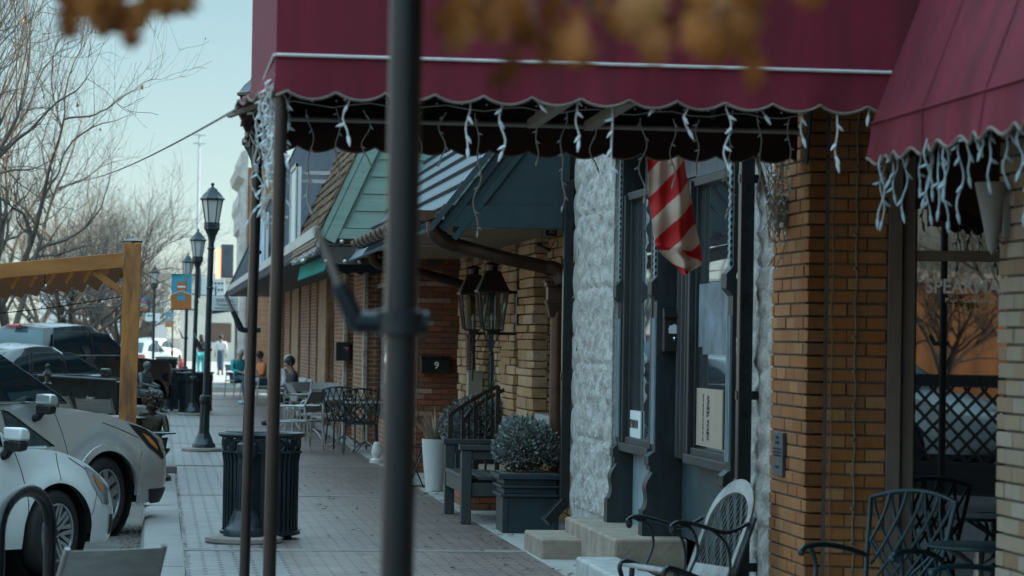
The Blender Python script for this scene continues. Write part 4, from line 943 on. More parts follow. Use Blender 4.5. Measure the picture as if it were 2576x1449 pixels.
for i in range(24):
    y = AY0-.06-i*.088-random.uniform(-.02, .02); dr.append(((fold[0]+.015+random.uniform(-.015, .03), y, 2.44+random.uniform(-.02, .02)), random.choice((.06, .12, .18, .22, .27, .30))*random.uniform(.8, 1.1)))
string('blue white icicle lights hanging beneath the window awning', [(fold[0]+.02, AY0-.05-i*.1, 2.43+.015*sin(i*1.7)) for i in range(30)], dr, 'icicleblue', 'icicleblue', r=.0034, bl=.034, br=.0065, every=.085, sway=.010)
dr = []
for i in range(16): dr.append(((XF-.10+random.uniform(-.05, .07), 14.75+random.uniform(-.1, .3), 2.78-random.uniform(0, .3)), random.uniform(.15, .5)))
string('loose tangle of icicle lights around the flag sconce on brick pier', [(XF-.05, 14.7, 2.95), (XF-.06, 14.8, 2.6), (XF-.09, 14.9, 2.4), (XF-.03, 14.95, 2.2)], dr, 'wiretan', 'bulbwhite', r=.003, bl=.022, br=.005, every=.07, sway=.03)
# pipe and conduit at the pier top
b = MB(); p = aty(2022, 270, 14.5); b.tube([(p.x, 14.35, 2.96), (p.x, 14.35, 2.86), (p.x-.012, 14.37, 2.60)], .012, 8); tag(b.build('canopy_bracket', M['bluebox']), 'short grey bracket pipe where canopy meets brick pier', 'bracket')
# guy cable from the canopy corner across the street
b = MB(); A, B_ = aty(597, 273, 12.6), aty(150, 452, 48); P = [A+(B_-A)*(i/24)+Vector((0, 0, -.55*4*(i/24)*(1-i/24)*.25)) for i in range(25)]
b.tube(P, .0055, 6); tag(b.build('guy_cable', M['black']), 'dark guy cable running from canopy corner across the street', 'cable')
b = MB(); b.bar(A+Vector((.10, 0, .02)), A+Vector((-.03, .3, -.01)), .022, .02); tag(b.build('cable_clamp', M['framewood']), 'small wooden toggle joining the guy cable to canopy', 'clamp')
# ================================================================ flag
t = thing('hanging_flag', 'red and white striped flag hanging limp from pole on brick pier', 'flag', (2.6, 14.95, 2.6))
YF_ = 14.93
b = MB(); A = aty(2000, 548, YF_); A.x = XF-.075; B_ = aty(1905, 400, YF_); B_ = A+(B_-A)*5.2
b.tube([A, B_], .0125, 10); b.build('pole', M['framewood'], t); b = MB(); b.ball(B_, .03, 10, 7); b.build('finial', M['chrome'], t)
# outline of the limp cloth (photo pixels), folded in depth
L_ = [(1622, 230), (1630, 405), (1637, 500), (1643, 560), (1650, 610), (1655, 628), (1690, 660), (1722, 692)]
R_ = [(1716, 230), (1726, 405), (1742, 500), (1754, 570), (1763, 625), (1768, 645), (1766, 668), (1724, 692)]
def lerpline(Lp, t):
    f = t*(len(Lp)-1); i = min(int(f), len(Lp)-2); f -= i; return (Lp[i][0]*(1-f)+Lp[i+1][0]*f, Lp[i][1]*(1-f)+Lp[i+1][1]*f)
NR, NC = 240, 100; rows = []
for j in range(NR+1):
    l, r = lerpline(L_, j/NR), lerpline(R_, j/NR); q = []
    for i in range(NC+1):
        u = i/NC; p = aty(l[0]*(1-u)+r[0]*u, l[1]*(1-u)+r[1]*u, YF_); d = .035*sin(u*6.5+j*.012)+.02*sin(u*13+j*.03)+.012*sin(j*.11+u*3); q.append((p.x, YF_+d, p.z))
    rows.append(q)
b = MB(); b.slab(rows, (0, .003, 0)); fl = b.build('cloth', [M['flagred'], M['flagwhite']], t, smooth=70)
for pl in fl.data.polygons:
    c = pl.center; x, z = c.x+2.6-2.75, c.z+2.6-1.65
    t_ = (1.05-z)/.65
    if z > .50:
        v = (x*.75-z*.62)/.098+.28*sin(z*5)
        if x > .10+.12*(1.15-z) and z < .95: v = (x*.60-z*.78)/.10+.5
    else: v = (x*.45+z*.95)/.085+.1
    pl.material_index = 0 if (int(math.floor(v)) % 2 == 0) else 1
# ================================================================ STREET LAMPS
def lamp(x, y, label, H=3.82, lean=.0, sc=1.0, holder_z=None):
    t = thing('street_lamp', label, 'street lamp', (x, y, 0), 0, 'dark green street lamps along the kerb')
    def at(z): return (x+lean*z, y, 0)
    b = MB(); b.lathe([(.16, 0), (.165, .02), (.165, .095), (.15, .115), (.135, .125), (.11, .20), (.088, .245), (.082, .26), (.085, .27)], at(.1), 8); b.lathe([(.066, .25), (.060, .68)], at(.4), 8)
    b.lathe([(.060, .66), (.078, .68), (.082, .73), (.078, .78), (.06, .795)], at(.7), 16)
    for k in range(8):
        a = 2*pi*k/8; b.tube([(x+lean*.3+.064*cos(a), y+.064*sin(a), .27), (x+lean*.6+.06*cos(a), y+.06*sin(a), .66)], .009, 6)
    b.build('base', M['iron'], t, smooth=40)
    b = MB(); b.tube([(x+lean*.78, y, .78), (x+lean*3.05, y, 3.0)], .042, 16); b.lathe([(.05, 0), (.056, .015), (.05, .03)], (x+lean*2.6, y, 2.3), 14); b.lathe([(.05, 0), (.056, .015), (.05, .03)], (x+lean*2.9, y, 2.86), 14); b.build('pole', M['iron'], t)
    L = (x+lean*3.3, y, 0)
    b = MB(); b.lathe([(.045, 2.97), (.05, 3.0), (.06, 3.05), (.09, 3.12), (.112, 3.15), (.112, 3.24), (.10, 3.245), (.03, 3.25)], L, 6)
    for k in range(6):
        a = 2*pi*k/6; b.tube([(L[0]+.094*cos(a), y+.094*sin(a), 3.24), (L[0]+.146*cos(a), y+.146*sin(a), 3.56)], .0085, 6)
    b.lathe([(.15, 3.555), (.175, 3.565), (.178, 3.585), (.16, 3.595), (.12, 3.65), (.075, 3.69), (.06, 3.72), (.03, 3.74), (.016, 3.755)], L, 6); la = b.build('lantern', M['iron'], t, smooth=30)
    b = MB(); b.lathe([(.09, 3.245), (.14, 3.56)], L, 6, caps=False); b.build('frosted_glass', M['lampglass'], la, smooth=0)
    b = MB(); b.lathe([(.012, 3.74), (.018, 3.76), (.010, 3.765)], L, 10); b.ball((L[0], y, 3.785), .026, 12, 8); b.build('finial', M['bronze'], la)
    if holder_z:
        h, g = MB(), MB(); holder(h, g, x+lean*holder_z, y, holder_z, .85); o = h.build('flag_socket', M['iron'], t); g.build('rod_stub', M['alu'], o)
    return t
LP = lamp(.70, 22.3, 'nearest street lamp half hidden behind canopy post and bin', lean=.018)
lamp(.655, 39.7, 'second street lamp standing clear with flag socket and tall lantern', lean=.019, holder_z=1.44)
lamp(.70, 57.1, 'third street lamp carrying the orange and blue cup banner', lean=.017)
lamp(.69, 74.5, 'fourth street lamp mostly behind the banner lamp', lean=.012, holder_z=1.55)
lamp(.69, 145, 'tiny far street lamp beyond the crossing carrying a small banner', lean=.0)
lamp(-.17, 88, 'pale far street lamp left of the cup banner beyond the cars', lean=.0)
for i, (x, y, l) in enumerate(((.70, 22.3, 'round concrete pad under the nearest street lamp'), (.655, 39.7, 'round concrete pad under the second street lamp'), (.70, 57.1, 'round concrete pad under the banner street lamp'))):
    b = MB(); b.lathe([(.30, 0), (.31, .012), (.305, .04), (.28, .05), (.001, .05)], (x, y, 0), 28); tag(b.build('lamp_footing', M['pad']), l, 'footing')
# banners
def banner(x0, x1, y, z0, z1, lab, big=True):
    t = thing('lamp_banner', lab, 'banner', (x0, y, z0)); b = MB(); n = 12
    def P(u, v, d=0): return (x0+(x1-x0)*u, y+.015*sin(u*3+v*2)-d, z0+(z1-z0)*v)
    b.slab([[P(i/n, j/n) for i in range(n+1)] for j in range(n+1)], (0, .004, 0)); o = b.build('cloth', M['banblue'], t)
    b = MB(); b.grid([[P(u, v, .003) for u in (0, .25, .5, .75, 1)] for v in (0, .2, .42)]); b.add([P(0, .42, .003), P(.5, .54, .003), P(1, .42, .003)], [(0, 2, 1)]); b.build('orange_field', M['banorange'], t, smooth=0)
    b = MB(); b.add([P(.27, .66, .006), P(.27, .60, .006), P(.30, .26, .006), P(.7, .26, .006), P(.74, .60, .006), P(.74, .66, .006)], [tuple(range(6))][::-1]); b.build('cup', M['banblue'], t, smooth=0)
    b = MB(); b.add([P(.25, .54, .009), P(.76, .54, .009), P(.76, .78, .009), P(.25, .78, .009)], [(0, 1, 2, 3)]); b.add([P(.62, .78, .009), P(.68, .78, .009), P(.78, .94, .009), P(.72, .94, .009)], [(0, 1, 2, 3)]); b.build('cup_sleeve', M['banorange'], t, smooth=0)
    b = MB(); b.add([P(.3, .62, .012), P(.7, .62, .012), P(.7, .68, .012), P(.3, .68, .012)], [(0, 1, 2, 3)]); b.add([P(0, .41, .012), P(.5, .53, .012), P(1, .41, .012), P(1, .43, .012), P(.5, .55, .012), P(0, .43, .012)], [(0, 1, 2, 5), (1, 2, 3, 4)] if 0 else [(0, 1, 4, 5), (1, 2, 3, 4)]); b.build('white_lines', M['signwhite'], t, smooth=0)
    b = MB(); b.add([P(.03, .93, .006), P(.97, .93, .006), P(.97, .985, .006), P(.03, .985, .006)], [(0, 1, 2, 3)]); b.build('green_band', M['teal'], t, smooth=0)
    b = MB()
    for z in (z0, z1): b.tube([(x0-.01, y, z), (x1+.12, y, z)], .012, 8)
    b.build('arms', M['iron'], t)
a, c = aty(430, 778, 57.05), aty(483, 691, 57.05); banner(a.x, c.x, 57.05, a.z, c.z, 'blue and orange cup banner on the third street lamp')
a, c = aty(415, 822, 144.9), aty(437, 787, 144.9); banner(a.x, c.x, 144.9, a.z, c.z, 'small far blue and orange banner beyond the crossing')
# ================================================================ LITTER BINS
def bin_(x, y, label, s=1.0):
    t = thing('litter_bin', label, 'litter bin', (x, y, 0), 0, 'dark slatted litter bins'); R = .315*s; b = MB()
    n = 40
    for k in range(n):
        a = 2*pi*k/n; ca, sa = cos(a), sin(a)
        P = [(R*.97, .07), (R*.955, .10), (R*.96, .62), (R*1.0, .70)]
        for (r0, z0), (r1, z1) in zip(P, P[1:]): b.bar((x+r0*ca, y+r0*sa, z0), (x+r1*ca, y+r1*sa, z1), .026*s, .010, up=(ca, sa, 0))
    b.build('slats', M['iron'], t, smooth=0)
    b = MB(); b.lathe([(R*.86, .05), (R*.86, .80), (R*.80, .80), (R*.8, .1)], (x, y, 0), 28, caps=False); b.lathe([(R*.85, .06), (.001, .06)], (x, y, 0), 28, caps=False); b.build('liner', M['plastic'], t)
    b = MB(); b.lathe([(R*.94, .03), (R*1.04, .04), (R*1.04, .065), (R*.94, .075)], (x, y, 0), 36)
    for k in range(4): a = k*pi/2+.4; b.lathe([(.03, 0), (.03, .03)], (x+R*.8*cos(a), y+R*.8*sin(a), 0), 8)
    b.build('foot_ring', M['iron'], t)
    b = MB(); b.lathe([(R*.99, .695), (R*1.05, .70), (R*1.05, .715), (R*.99, .72)], (x, y, 0), 40, caps=False); b.lathe([(R*1.0, .82), (R*1.09, .828), (R*1.12, .845), (R*1.09, .862), (R*.98, .862), (R*.93, .85), (R*.95, .82)], (x, y, 0), 44, caps=False); b.build('rim', M['iron'], t)
    b = MB(); m = 14
    for k in range(m):
        a = 2*pi*(k+.5)/m; ca, sa = cos(a), sin(a); c = Vector((x+R*1.0*ca, y+R*1.0*sa, .768)); u = Vector((-sa, ca, 0)); w = Vector((0, 0, 1)); nn = Vector((ca, sa, 0))
        b.tube([c+(u*cos(2*pi*i/16)+w*sin(2*pi*i/16))*.046 for i in range(16)], .006, 5, closed=True)
        for i in range(8): th_ = 2*pi*i/8; b.bar(c+(u*cos(th_)+w*sin(th_))*.012, c+(u*cos(th_)+w*sin(th_))*.042, .011, .006, up=nn)
        b.tube([c-nn*.004, c+nn*.008], .011, 8); b.tube([c-nn*.006, c-nn*.004], .044, 14)
        a2 = 2*pi*k/m; b.bar((x+R*cos(a2), y+R*sin(a2), .715), (x+R*cos(a2), y+R*sin(a2), .825), .012, .01, up=(cos(a2), sin(a2), 0))
    b.build('rosettes', M['iron'], t, smooth=35); return t
bn = bin_(.845, 22.78, 'large near slatted bin with rosette band behind canopy posts')
dup(bn, (.70, 58.2, 0), .3, 'far slatted bin just behind the banner street lamp'); dup(bn, (.42, 60.5, 0), .7, 'far slatted bin nearest the black truck bumper'); dup(bn, (.86, 59.4, 0), .1, 'far slatted bin to the right of the banner lamp base'); dup(bn, (.26, 92, 0), .1, 'very distant dark bin beyond the hydrant')
for o in [o for o in COL.objects if o.name.startswith('litter_bin.')]: o.scale = (.92, .92, 1.0) if '001' in o.name or '003' in o.name else (1.1, 1.1, 1.05)
# ================================================================ HYDRANT
t = thing('fire_hydrant', 'faded red fire hydrant near the distant crossing', 'hydrant', (.80, 97, 0)); hx_, hy_ = .80, 97
b = MB(); b.lathe([(.16, 0), (.16, .05), (.11, .06), (.11, .5), (.15, .52), (.15, .56), (.12, .57), (.11, .66), (.07, .73), (.03, .75), (.03, .80)], (hx_, hy_, 0), 16); b.build('barrel', M['hydrant'], t)
b = MB(); b.tube([(hx_-.2, hy_, .42), (hx_+.2, hy_, .42)], .06, 10); b.tube([(hx_, hy_-.2, .40), (hx_, hy_, .40)], .075, 10); b.build('nozzle_caps', M['hydrant'], t)
# ================================================================ BIKE HOOP and near cafe chair
t = thing('bike_rack', 'black tubular bike hoop in front of white car', 'bike rack', (-.67, 14, -.13)); Yb = 14.0
c0 = aty(65, 1218, Yb); zt = c0.z-.03; pts = []
d = Vector((.112, .30, 0)); cc = Vector((c0.x, Yb, 0)); 
for z in (-.13, .2, .45): pts.append(cc-d+Vector((0, 0, z)))
pts += [cc+d*(-cos(a))+Vector((0, 0, zt-.20+.20*sin(a))) for a in [pi*i/14 for i in range(15)]]
for z in (.45, .2, -.13): pts.append(cc+d+Vector((0, 0, z)))
b = MB(); b.tube(pts, .033, 14); b.build('hoop', M['black'], t)
b = MB()
for s in (-1, 1): b.lathe([(.08, -.13), (.08, -.118), (.04, -.115)], tuple(cc+d*s), 16)
b.build('foot_plate', M['black'], t)
# ---- cafe furniture
def armchair(loc, rz, label, group='aluminium cafe armchairs', seatm='chairgrey'):
    """tube armchair with looped arms, facing +x before rotation"""
    t = thing('cafe_armchair', label, 'chair', (0, 0, 0), 0, group); W = .26
    for s in (-1, 1):
        b = MB(); b.tube(bez([(.23, s*W, 0), (.24, s*W, .35), (.235, s*W, .58), (.19, s*W, .645), (.10, s*W, .655), (-.14, s*W, .655), (-.20, s*W*.98, .655)], 5), .0135, 8)
        b.tube([(-.30, s*W*.92, 0), (-.24, s*W*.92, .42), (-.20, s*W*.94, .66), (-.30, s*W*.9, .87)], .0135, 8); b.tube([(.235, s*W, .43), (-.24, s*W*.92, .43)], .011, 8); b.build('side_frame', M['alu'], t)
    b = MB()
    for i in range(6): b.box(-.22+i*.075, -.155+i*.075, -W, W, .435, .452)
    b.build('seat', M[seatm], t, smooth=0)
    b = MB()
    for (z0, z1, x0, x1) in ((.70, .86, -.215, -.29), (.57, .66, -.19, -.205)):
        b.slab([[(x0+(x1-x0)*k-.03*cos(pi*(i-6)/12.), W*.95*(i-6)/6, z0+(z1-z0)*k) for i in range(13)] for k in (0, .5, 1)], (-.014, 0, 0))
    b.build('backrest', M[seatm], t, smooth=50)
    t.location = loc; t.rotation_euler = (0, 0, rz); WX[t] = (Vector(loc), rz); return t
ac = armchair((2.02, 39.9, 0), radians(150), 'front grey tube armchair at the nearest cafe table')
nearc = dup(ac, (aty(195, 1365, 12.2).x+.02, 12.25, -.13), radians(120), 'near blurred cafe chair with pale back panel before white car')
for i, (px, Y, rz, l) in enumerate(((800, 43.5, 170, 'tube armchair turned away beside the second cafe table'), (770, 46.5, 10, 'tube armchair facing the wall at second cafe table'), (742, 48.5, 100, 'tube armchair seen side on behind canopy post'), (838, 42.0, -70, 'dark backed armchair beside pale brick pier'), (812, 47.5, -100, 'armchair with wide pale back by the dark door'), (722, 53, 200, 'small distant armchair left of the cafe tables'), (665, 66, 15, 'very distant armchair by the orange shirted diner'), (650, 69, 170, 'very distant armchair beside the teal shirted man'))):
    p = aty(px, 1000, Y); dup(ac, (p.x, Y, 0), radians(rz), l)
def roundtable(loc, label, r=.36, h=.72, group='round cafe tables', m='chairgrey'):
    t = thing('cafe_table', label, 'table', (0, 0, 0), 0, group)
    b = MB(); b.lathe([(.001, h-.022), (r-.02, h-.022), (r, h-.014), (r, h-.004), (r-.012, h), (.001, h)], (0, 0, 0), 32); b.build('top', M[m], t)
    b = MB(); b.tube([(0, 0, .1), (0, 0, h-.02)], .025, 10)
    for k in range(4): a = k*pi/2+.5; b.tube([(0, 0, .16), (.15*cos(a), .15*sin(a), .10), (.28*cos(a), .28*sin(a), .0)], .014, 8); b.tube([(0, 0, h-.12), (.2*cos(a), .2*sin(a), h-.02)], .01, 6)
    b.build('pedestal', M['alu'], t); t.location = loc; WX[t] = (Vector(loc), 0); return t
def gx(px, Y): return aty(px, 1000, Y).x
tb = roundtable((gx(925, 39.9), 39.9, 0), 'round cafe table at the two black lattice chairs')
for px, Y, l in ((870, 42.2, 'round cafe table before the menu box'), (788, 45.2, 'round cafe table amid the tube armchairs'), (735, 50, 'distant round cafe table behind canopy post')): dup(tb, (gx(px, Y), Y, 0), 0, l)
def latticechair(label, m='iron', group='lattice back metal chairs'):
    """cast garden chair, curved woven back, facing +x"""
    t = thing('lattice_chair', label, 'chair', (0, 0, 0), 0, group)
    def B(u, v): return Vector((-.22-.12*v-.03*(1-(2*u-1)**2), (u-.5)*(.40+.10*v), .42+.46*v+.045*v*(1-(2*u-1)**2)))
    b = MB(); b.tube([B(0, k/8) for k in range(9)]+[B(i/10, 1) for i in range(1, 11)]+[B(1, 1-k/8) for k in range(1, 9)], .0125, 8); b.tube([B(i/8, .06) for i in range(9)], .010, 6); o = b.build('back_frame', M[m], t)
    b = MB()
    for s in (0, 1):
        for k in range(6):
            u0 = .02+k*.19; P = []
            for i in range(13):
                q = i/12; u = u0+(.55*q**1.6)*(1) - .18; v = 1-q*.96
                if s: u = 1-u
                if 0 <= u <= 1: P.append(B(u, v)+Vector((.004 if s else -.004, 0, 0)))
            if len(P) > 2: b.tube(P, .0085, 6)
        P = [B(1-(.0+.55*(i/10)**1.3) if s else .55*(i/10)**1.3, .62-.56*(i/10)) for i in range(11)]; b.tube(P, .0085, 6)
    b.build('back_lattice', M[m], t)
    b = MB(); n = 20; b.slab([[((-.22+.44*j/6), (.235*(2*i/8-1))*(1-.08*(j < 1)), .42-.012*sin(pi*i/8)*sin(pi*j/6)) for i in range(9)] for j in range(7)], (0, 0, .014)); b.build('seat', M[m], t)
    for s in (-1, 1):
        b = MB(); b.tube(bez([(-.245, s*.225, .60), (-.12, s*.25, .635), (.06, s*.262, .66), (.20, s*.265, .655), (.24, s*.265, .635)], 5), .0135, 8); b.ball((.245, s*.265, .63), .02, 8, 6); b.tube(bez([(.17, s*.262, .655), (.14, s*.25, .55), (.19, s*.235, .43)], 5), .011, 8); b.build('arm', M[m], t)
        b = MB(); b.tube(bez([(.20, s*.225, .43), (.215, s*.235, .25), (.26, s*.25, 0)], 4), [.016]*4+[.013]*5, 8) if False else b.tube(bez([(.20, s*.225, .43), (.215, s*.235, .25), (.26, s*.25, 0)], 4), .014, 8); b.build('leg', M[m], t)
        b = MB(); b.tube(bez([(-.215, s*.205, .43), (-.24, s*.215, .25), (-.31, s*.23, 0)], 4), .014, 8); b.build('leg', M[m], t)
    return t
lc = latticechair('black lattice chair second from the wall at cafe table'); lc.location = (gx(870, 40.6), 40.6, 0); lc.rotation_euler = (0, 0, radians(70))
dup(lc, (gx(908, 39.4), 39.4, 0), radians(85), 'black lattice chair nearest the post at first cafe table')
lt = latticechair('teal black lattice chair in front of the shop recess', 'tealiron'); lt.location = (gx(2212, 13.3)-.0, 13.35, 0); lt.rotation_euler = (0, 0, radians(222))
dup(lt, (gx(2555, 12.0), 12.0, 0), radians(200), 'second teal black chair with only its arm in view')
tt = roundtable((gx(2475, 13.0), 13.05, 0), 'small teal black table inside the shop recess', .25, .70, 'round cafe tables', 'tealiron')
# ================================================================ GARDEN ARMCHAIR on the pavement
t = thing('garden_chair', 'black iron garden chair with white slat seat and arched lattice back', 'chair', (0, 0, 0)); Yg = 16.6
hw = .24
def G(x, y, z): return (x, y, z)
b = MB()
for i in range(5): x = .30-i*.135; b.box(x-.06, x+.055, -hw+.015, hw-.015, .40-.022*i, .418-.022*i)
b.build('seat', M['white_step'], t, smooth=0, bevel=.005)
def K(u, v): return Vector((-.24-.31*v, u*hw*.93, .33+.52*v))
b = MB()   # white arched back frame
inn = [K(.86*cos(a), .62+.30*sin(a)) for a in [pi*i/16 for i in range(17)]]; out = [K(1.0*cos(a), .64+.42*sin(a)) for a in [pi*i/16 for i in range(17)]]
b.slab([inn, out], (.018, 0, .01)); b.slab([[K(-1, .0), K(1, 0)], [K(-1, .15), K(1, .15)]], (.018, 0, .01))
for s in (-1, 1): b.slab([[K(s*.86, .15), K(s*.86, .62)], [K(s*1., .15), K(s*1., .64)]], (.018, 0, .01))
b.build('back_frame', M['white_step'], t, smooth=40)
b = MB()
for k in range(-9, 10):
    for s in (-1, 1):
        P = [K(k*.105+s*.10*sin(v*22), v) for v in [.14+.76*i/24 for i in range(25)]]
        P = [K(max(-.88, min(.88, k*.105+s*.07*sin((.14+.76*i/24)*16+k))), .14+(.62+.30*sqrt(max(0, 1-min(1, (k*.105/.86)**2)))-.14)*i/24) for i in range(25)]
        b.tube(P, .0042, 5)
b.build('back_lattice', M['statuegrey'], t)
for s in (-1, 1):
    b = MB(); y = s*hw
    b.tube(bez([(.34, y, .33), (.365, y, .40), (.30, y, .425), (.1, y, .38), (-.15, y, .31), (-.24, y, .32), (-.35, y, .50), (-.46, y, .69)], 6), .017, 8)
    b.tube(bez([(.25, y, .40), (.29, y, 0)], 4), .02, 8); b.tube(bez([(-.30, y, .34), (-.36, y, .0)], 4), .02, 8); b.tube(bez([(.27, y, .12), (.12, y, .24), (-.1, y, .26), (-.33, y, .12)], 5), .010, 8); b.build('side_iron', M['iron'], t)
    b = MB(); b.tube(bez([(.285, y, .63), (.30, y, .655), (.22, y, .675), (.05, y, .655), (-.16, y, .615), (-.28, y, .625), (-.395, y, .66)], 6), .0125, 8); b.ball((.285, y, .635), .026, 8, 6)
    b.tube(bez([(.235, y, .665), (.11, y, .63), (.06, y, .52), (.13, y, .40)], 5), .010, 8); b.tube(bez([(-.05, y, .64), (-.20, y, .55), (-.24, y, .42), (-.19, y, .33)], 5), .010, 8); b.build('arm', M['iron'], t)
Yg = 15.15; c = aty(1576, 1303, Yg+.175); t.location = (c.x+.282, Yg, .0); t.rotation_euler = (0, 0, radians(180+20)); t.scale = (.70, 1, 1)
# ================================================================ TIMBER BENCH
t = thing('timber_bench', 'charcoal timber bench with square legs facing the street', 'bench', (2.7, 24.6, 0)); x0, y0_, y1_ = 2.69, 24.62, 26.05
for yy in (y0_, y1_):
    b = MB(); b.box(x0, x0+.092, yy, yy+.09, 0, .66); b.box(x0+.62, x0+.71, yy, yy+.09, 0, .92); b.build('leg', M['benchwood'], t, smooth=0, bevel=.006)
    b = MB(); b.box(x0-.02, x0+.66, yy-.02, yy+.11, .66, .705); b.box(x0+.092, x0+.62, yy+.02, yy+.07, .575, .655); b.build('arm', M['benchwood'], t, smooth=0, bevel=.006)
    b = MB(); b.box(x0+.092, x0+.62, yy+.02, yy+.075, .25, .37); b.build('side_rail', M['benchwood'], t, smooth=0, bevel=.004)
b = MB(); b.box(x0+.01, x0+.06, y0_+.09, y1_, .27, .40); b.build('front_rail', M['benchwood'], t, smooth=0, bevel=.006)
b = MB()
for i in range(4): b.box(x0+.0+i*.155, x0+.13+i*.155, y0_+.005+(.09 if i == 0 else 0), y1_+.08, .40-.008*i, .435-.008*i)
b.build('seat', M['benchwood'], t, smooth=0, bevel=.006)
b = MB()
for z in (.55, .68, .81): b.box(x0+.62-.03, x0+.62, y0_, y1_+.09, z, z+.1)
b.build('backrest', M['benchwood'], t, smooth=0, bevel=.006)
# brick steps behind the bench with bronze handrails
t = thing('brick_steps', 'low brick entry steps behind the timber bench', 'steps', (3.3, 27, 0))
b = MB(); brickrun(b, (2.98, 26.6), (1, 0), (0, -1), .75, 0, 2, 0, h=.062); brickrun(b, (2.98, 26.7), (0, 1), (-1, 0), 2.2, 0, 2, 1, h=.062)
for k in range(7): b.box(2.97+k*.105, 3.07+k*.105, 26.58, 28.9, .14, .2)
b.build('bricks', M['redbrick'], t, smooth=0, bevel=.004); b = MB(); b.box(2.99, 3.68, 26.62, 28.9, 0, .142); b.box(3.3, 3.69, 26.9, 28.6, .2, .36); b.build('core', M['stone_step'], t, smooth=0)
for (pts, Y0, Y1, l) in ((((1133, 1042), (1195, 1002), (1253, 972)), 27.0, 27.3, 'nearer bronze handrail with square balusters by brick steps'), (((1165, 1058), (1200, 1020), (1283, 972)), 28.6, 28.9, 'farther bronze handrail with curled end by brick steps')):
    t = thing('handrail', l, 'handrail', (3.2, Y0, .2), 0, 'bronze handrails'); P = [aty(px, py, Y0+(Y1-Y0)*i/2) for i, (px, py) in enumerate(pts)]
    b = MB(); Q = bez(P, 6); b.tube(Q, .02, 8); b.build('rail', M['bronze'], t)
    for k in range(5):
        p = Q[min(len(Q)-1, int(k*(len(Q)-1)/4))]; b = MB(); w = .022 if k in (0, 4) else .011; b.box(p.x-w, p.x+w, p.y-w, p.y+w, .12, p.z); b.build('baluster', M['bronze'], t, smooth=0)
# slant topped grey box on the wall
t = thing('slant_box', 'pale grey slant topped box behind the near shrub', 'box', (3.5, 26.6, .8)); a = [aty(x, y, 25.6) for x, y in ((1263, 1092), (1275, 1056), (1307, 1060), (1303, 1092))]
b = MB(); b.slab([[a[0], a[3]], [a[1], a[2]]], (.0, .3, .02)); b.build('slanted_front', M['greyboard'], t, smooth=0); a = [aty(x, y, 25.7) for x, y in ((1303, 1098), (1307, 1060), (1338, 1062), (1338, 1098))]
b = MB(); b.slab([[a[0], a[3]], [a[1], a[2]]], (.0, .3, .0)); b.build('case', M['black'], t, smooth=0)
# ================================================================ PLANTERS
def leafball(c, R, n, size, squash=(1, 1, .92), seed=1, cut=None):
    rnd = random.Random(seed); b = MB()
    for i in range(n):
        z = rnd.uniform(-.55, 1); a = rnd.uniform(0, 2*pi); q = sqrt(1-z*z); d = Vector((q*cos(a), q*sin(a), z))
        r = R*(.60+.40*rnd.random()**.5)*(1+.24*noise.noise(d*2.7+Vector((seed, 0, 0)))); p = Vector((c[0]+d.x*r*squash[0], c[1]+d.y*r*squash[1], c[2]+d.z*r*squash[2]))
        dirn = (d+Vector((rnd.uniform(-.8, .8), rnd.uniform(-.8, .8), rnd.uniform(-.3, 1)))).normalized(); u = dirn.cross(Vector((rnd.uniform(-1, 1), rnd.uniform(-1, 1), rnd.uniform(-1, 1)))).normalized()
        s = size*rnd.uniform(.6, 1.3); b.add([p, p+dirn*s*.5+u*s*.3, p+dirn*s, p+dirn*s*.5-u*s*.3], [(0, 1, 2, 3)])
    return b
t = thing('box_planter', 'square teal black stepped planter holding a clipped grey shrub', 'planter', (3.05, 23.6, 0)); px0, px1, py0, py1 = 2.905, 3.42, 23.5, 24.08
b = MB()
for (i0, z0, z1) in ((.03, .0, .31), (.0, .31, .335), (.03, .335, .385), (.0, .385, .41), (.03, .41, .46), (-.02, .46, .505)): b.box(px0+i0, px1-i0, py0+i0, py1-i0, z0+.001, z1)
for x in (px0+.02, px1-.06): b.box(x, x+.05, py0+.02, py0+.05, -.0, .30)
b.build('box', M['planter'], t, smooth=0, bevel=.005)
b = MB(); b.box(px0+.02, px1-.02, py0+.02, py1-.02, .506, .512); b.build('soil', M['mortar'], t, smooth=0)
t = thing('clipped_shrub', 'round grey green shrub growing in the square planter', 'shrub', (3.15, 23.78, .5)); c = (3.155, 23.78, .72)
leafball(c, .262, 6000, .034, seed=3).build('foliage', M['shrub'], t, smooth=0); leafball((c[0]+.07, c[1]-.05, c[2]-.10), .25, 900, .032, seed=5).build('dry_leaves', M['shrubdead'], t, smooth=0); b = MB(); b.ball(c, .20, 12, 8); b.build('stems', M['mortar'], t)
t = thing('far_shrub', 'second round grey shrub behind the handrails', 'shrub', (3.2, 28.9, .5)); c = aty(1200, 1075, 29.2)
leafball(c, .36, 5200, .034, seed=8).build('foliage', M['shrub'], t, smooth=0); b = MB(); b.ball(c, .26, 12, 8); b.box(c.x-.25, c.x+.25, 28.95, 29.45, 0, c.z-.2); b.build('stems', M['planter'], t)
t = thing('tall_pot', 'tall tapered white planter with dry spiky grass', 'planter', (2.97, 29.8, 0)); c = (gx(1096, 29.9), 29.9)
b = MB(); b.lathe([(.085, 0), (.09, .005), (.118, .25), (.135, .45), (.142, .555), (.142, .565), (.13, .565), (.12, .5)], (c[0], c[1], 0), 32); b.build('pot', M['pot'], t)
b = MB(); rnd = random.Random(4)
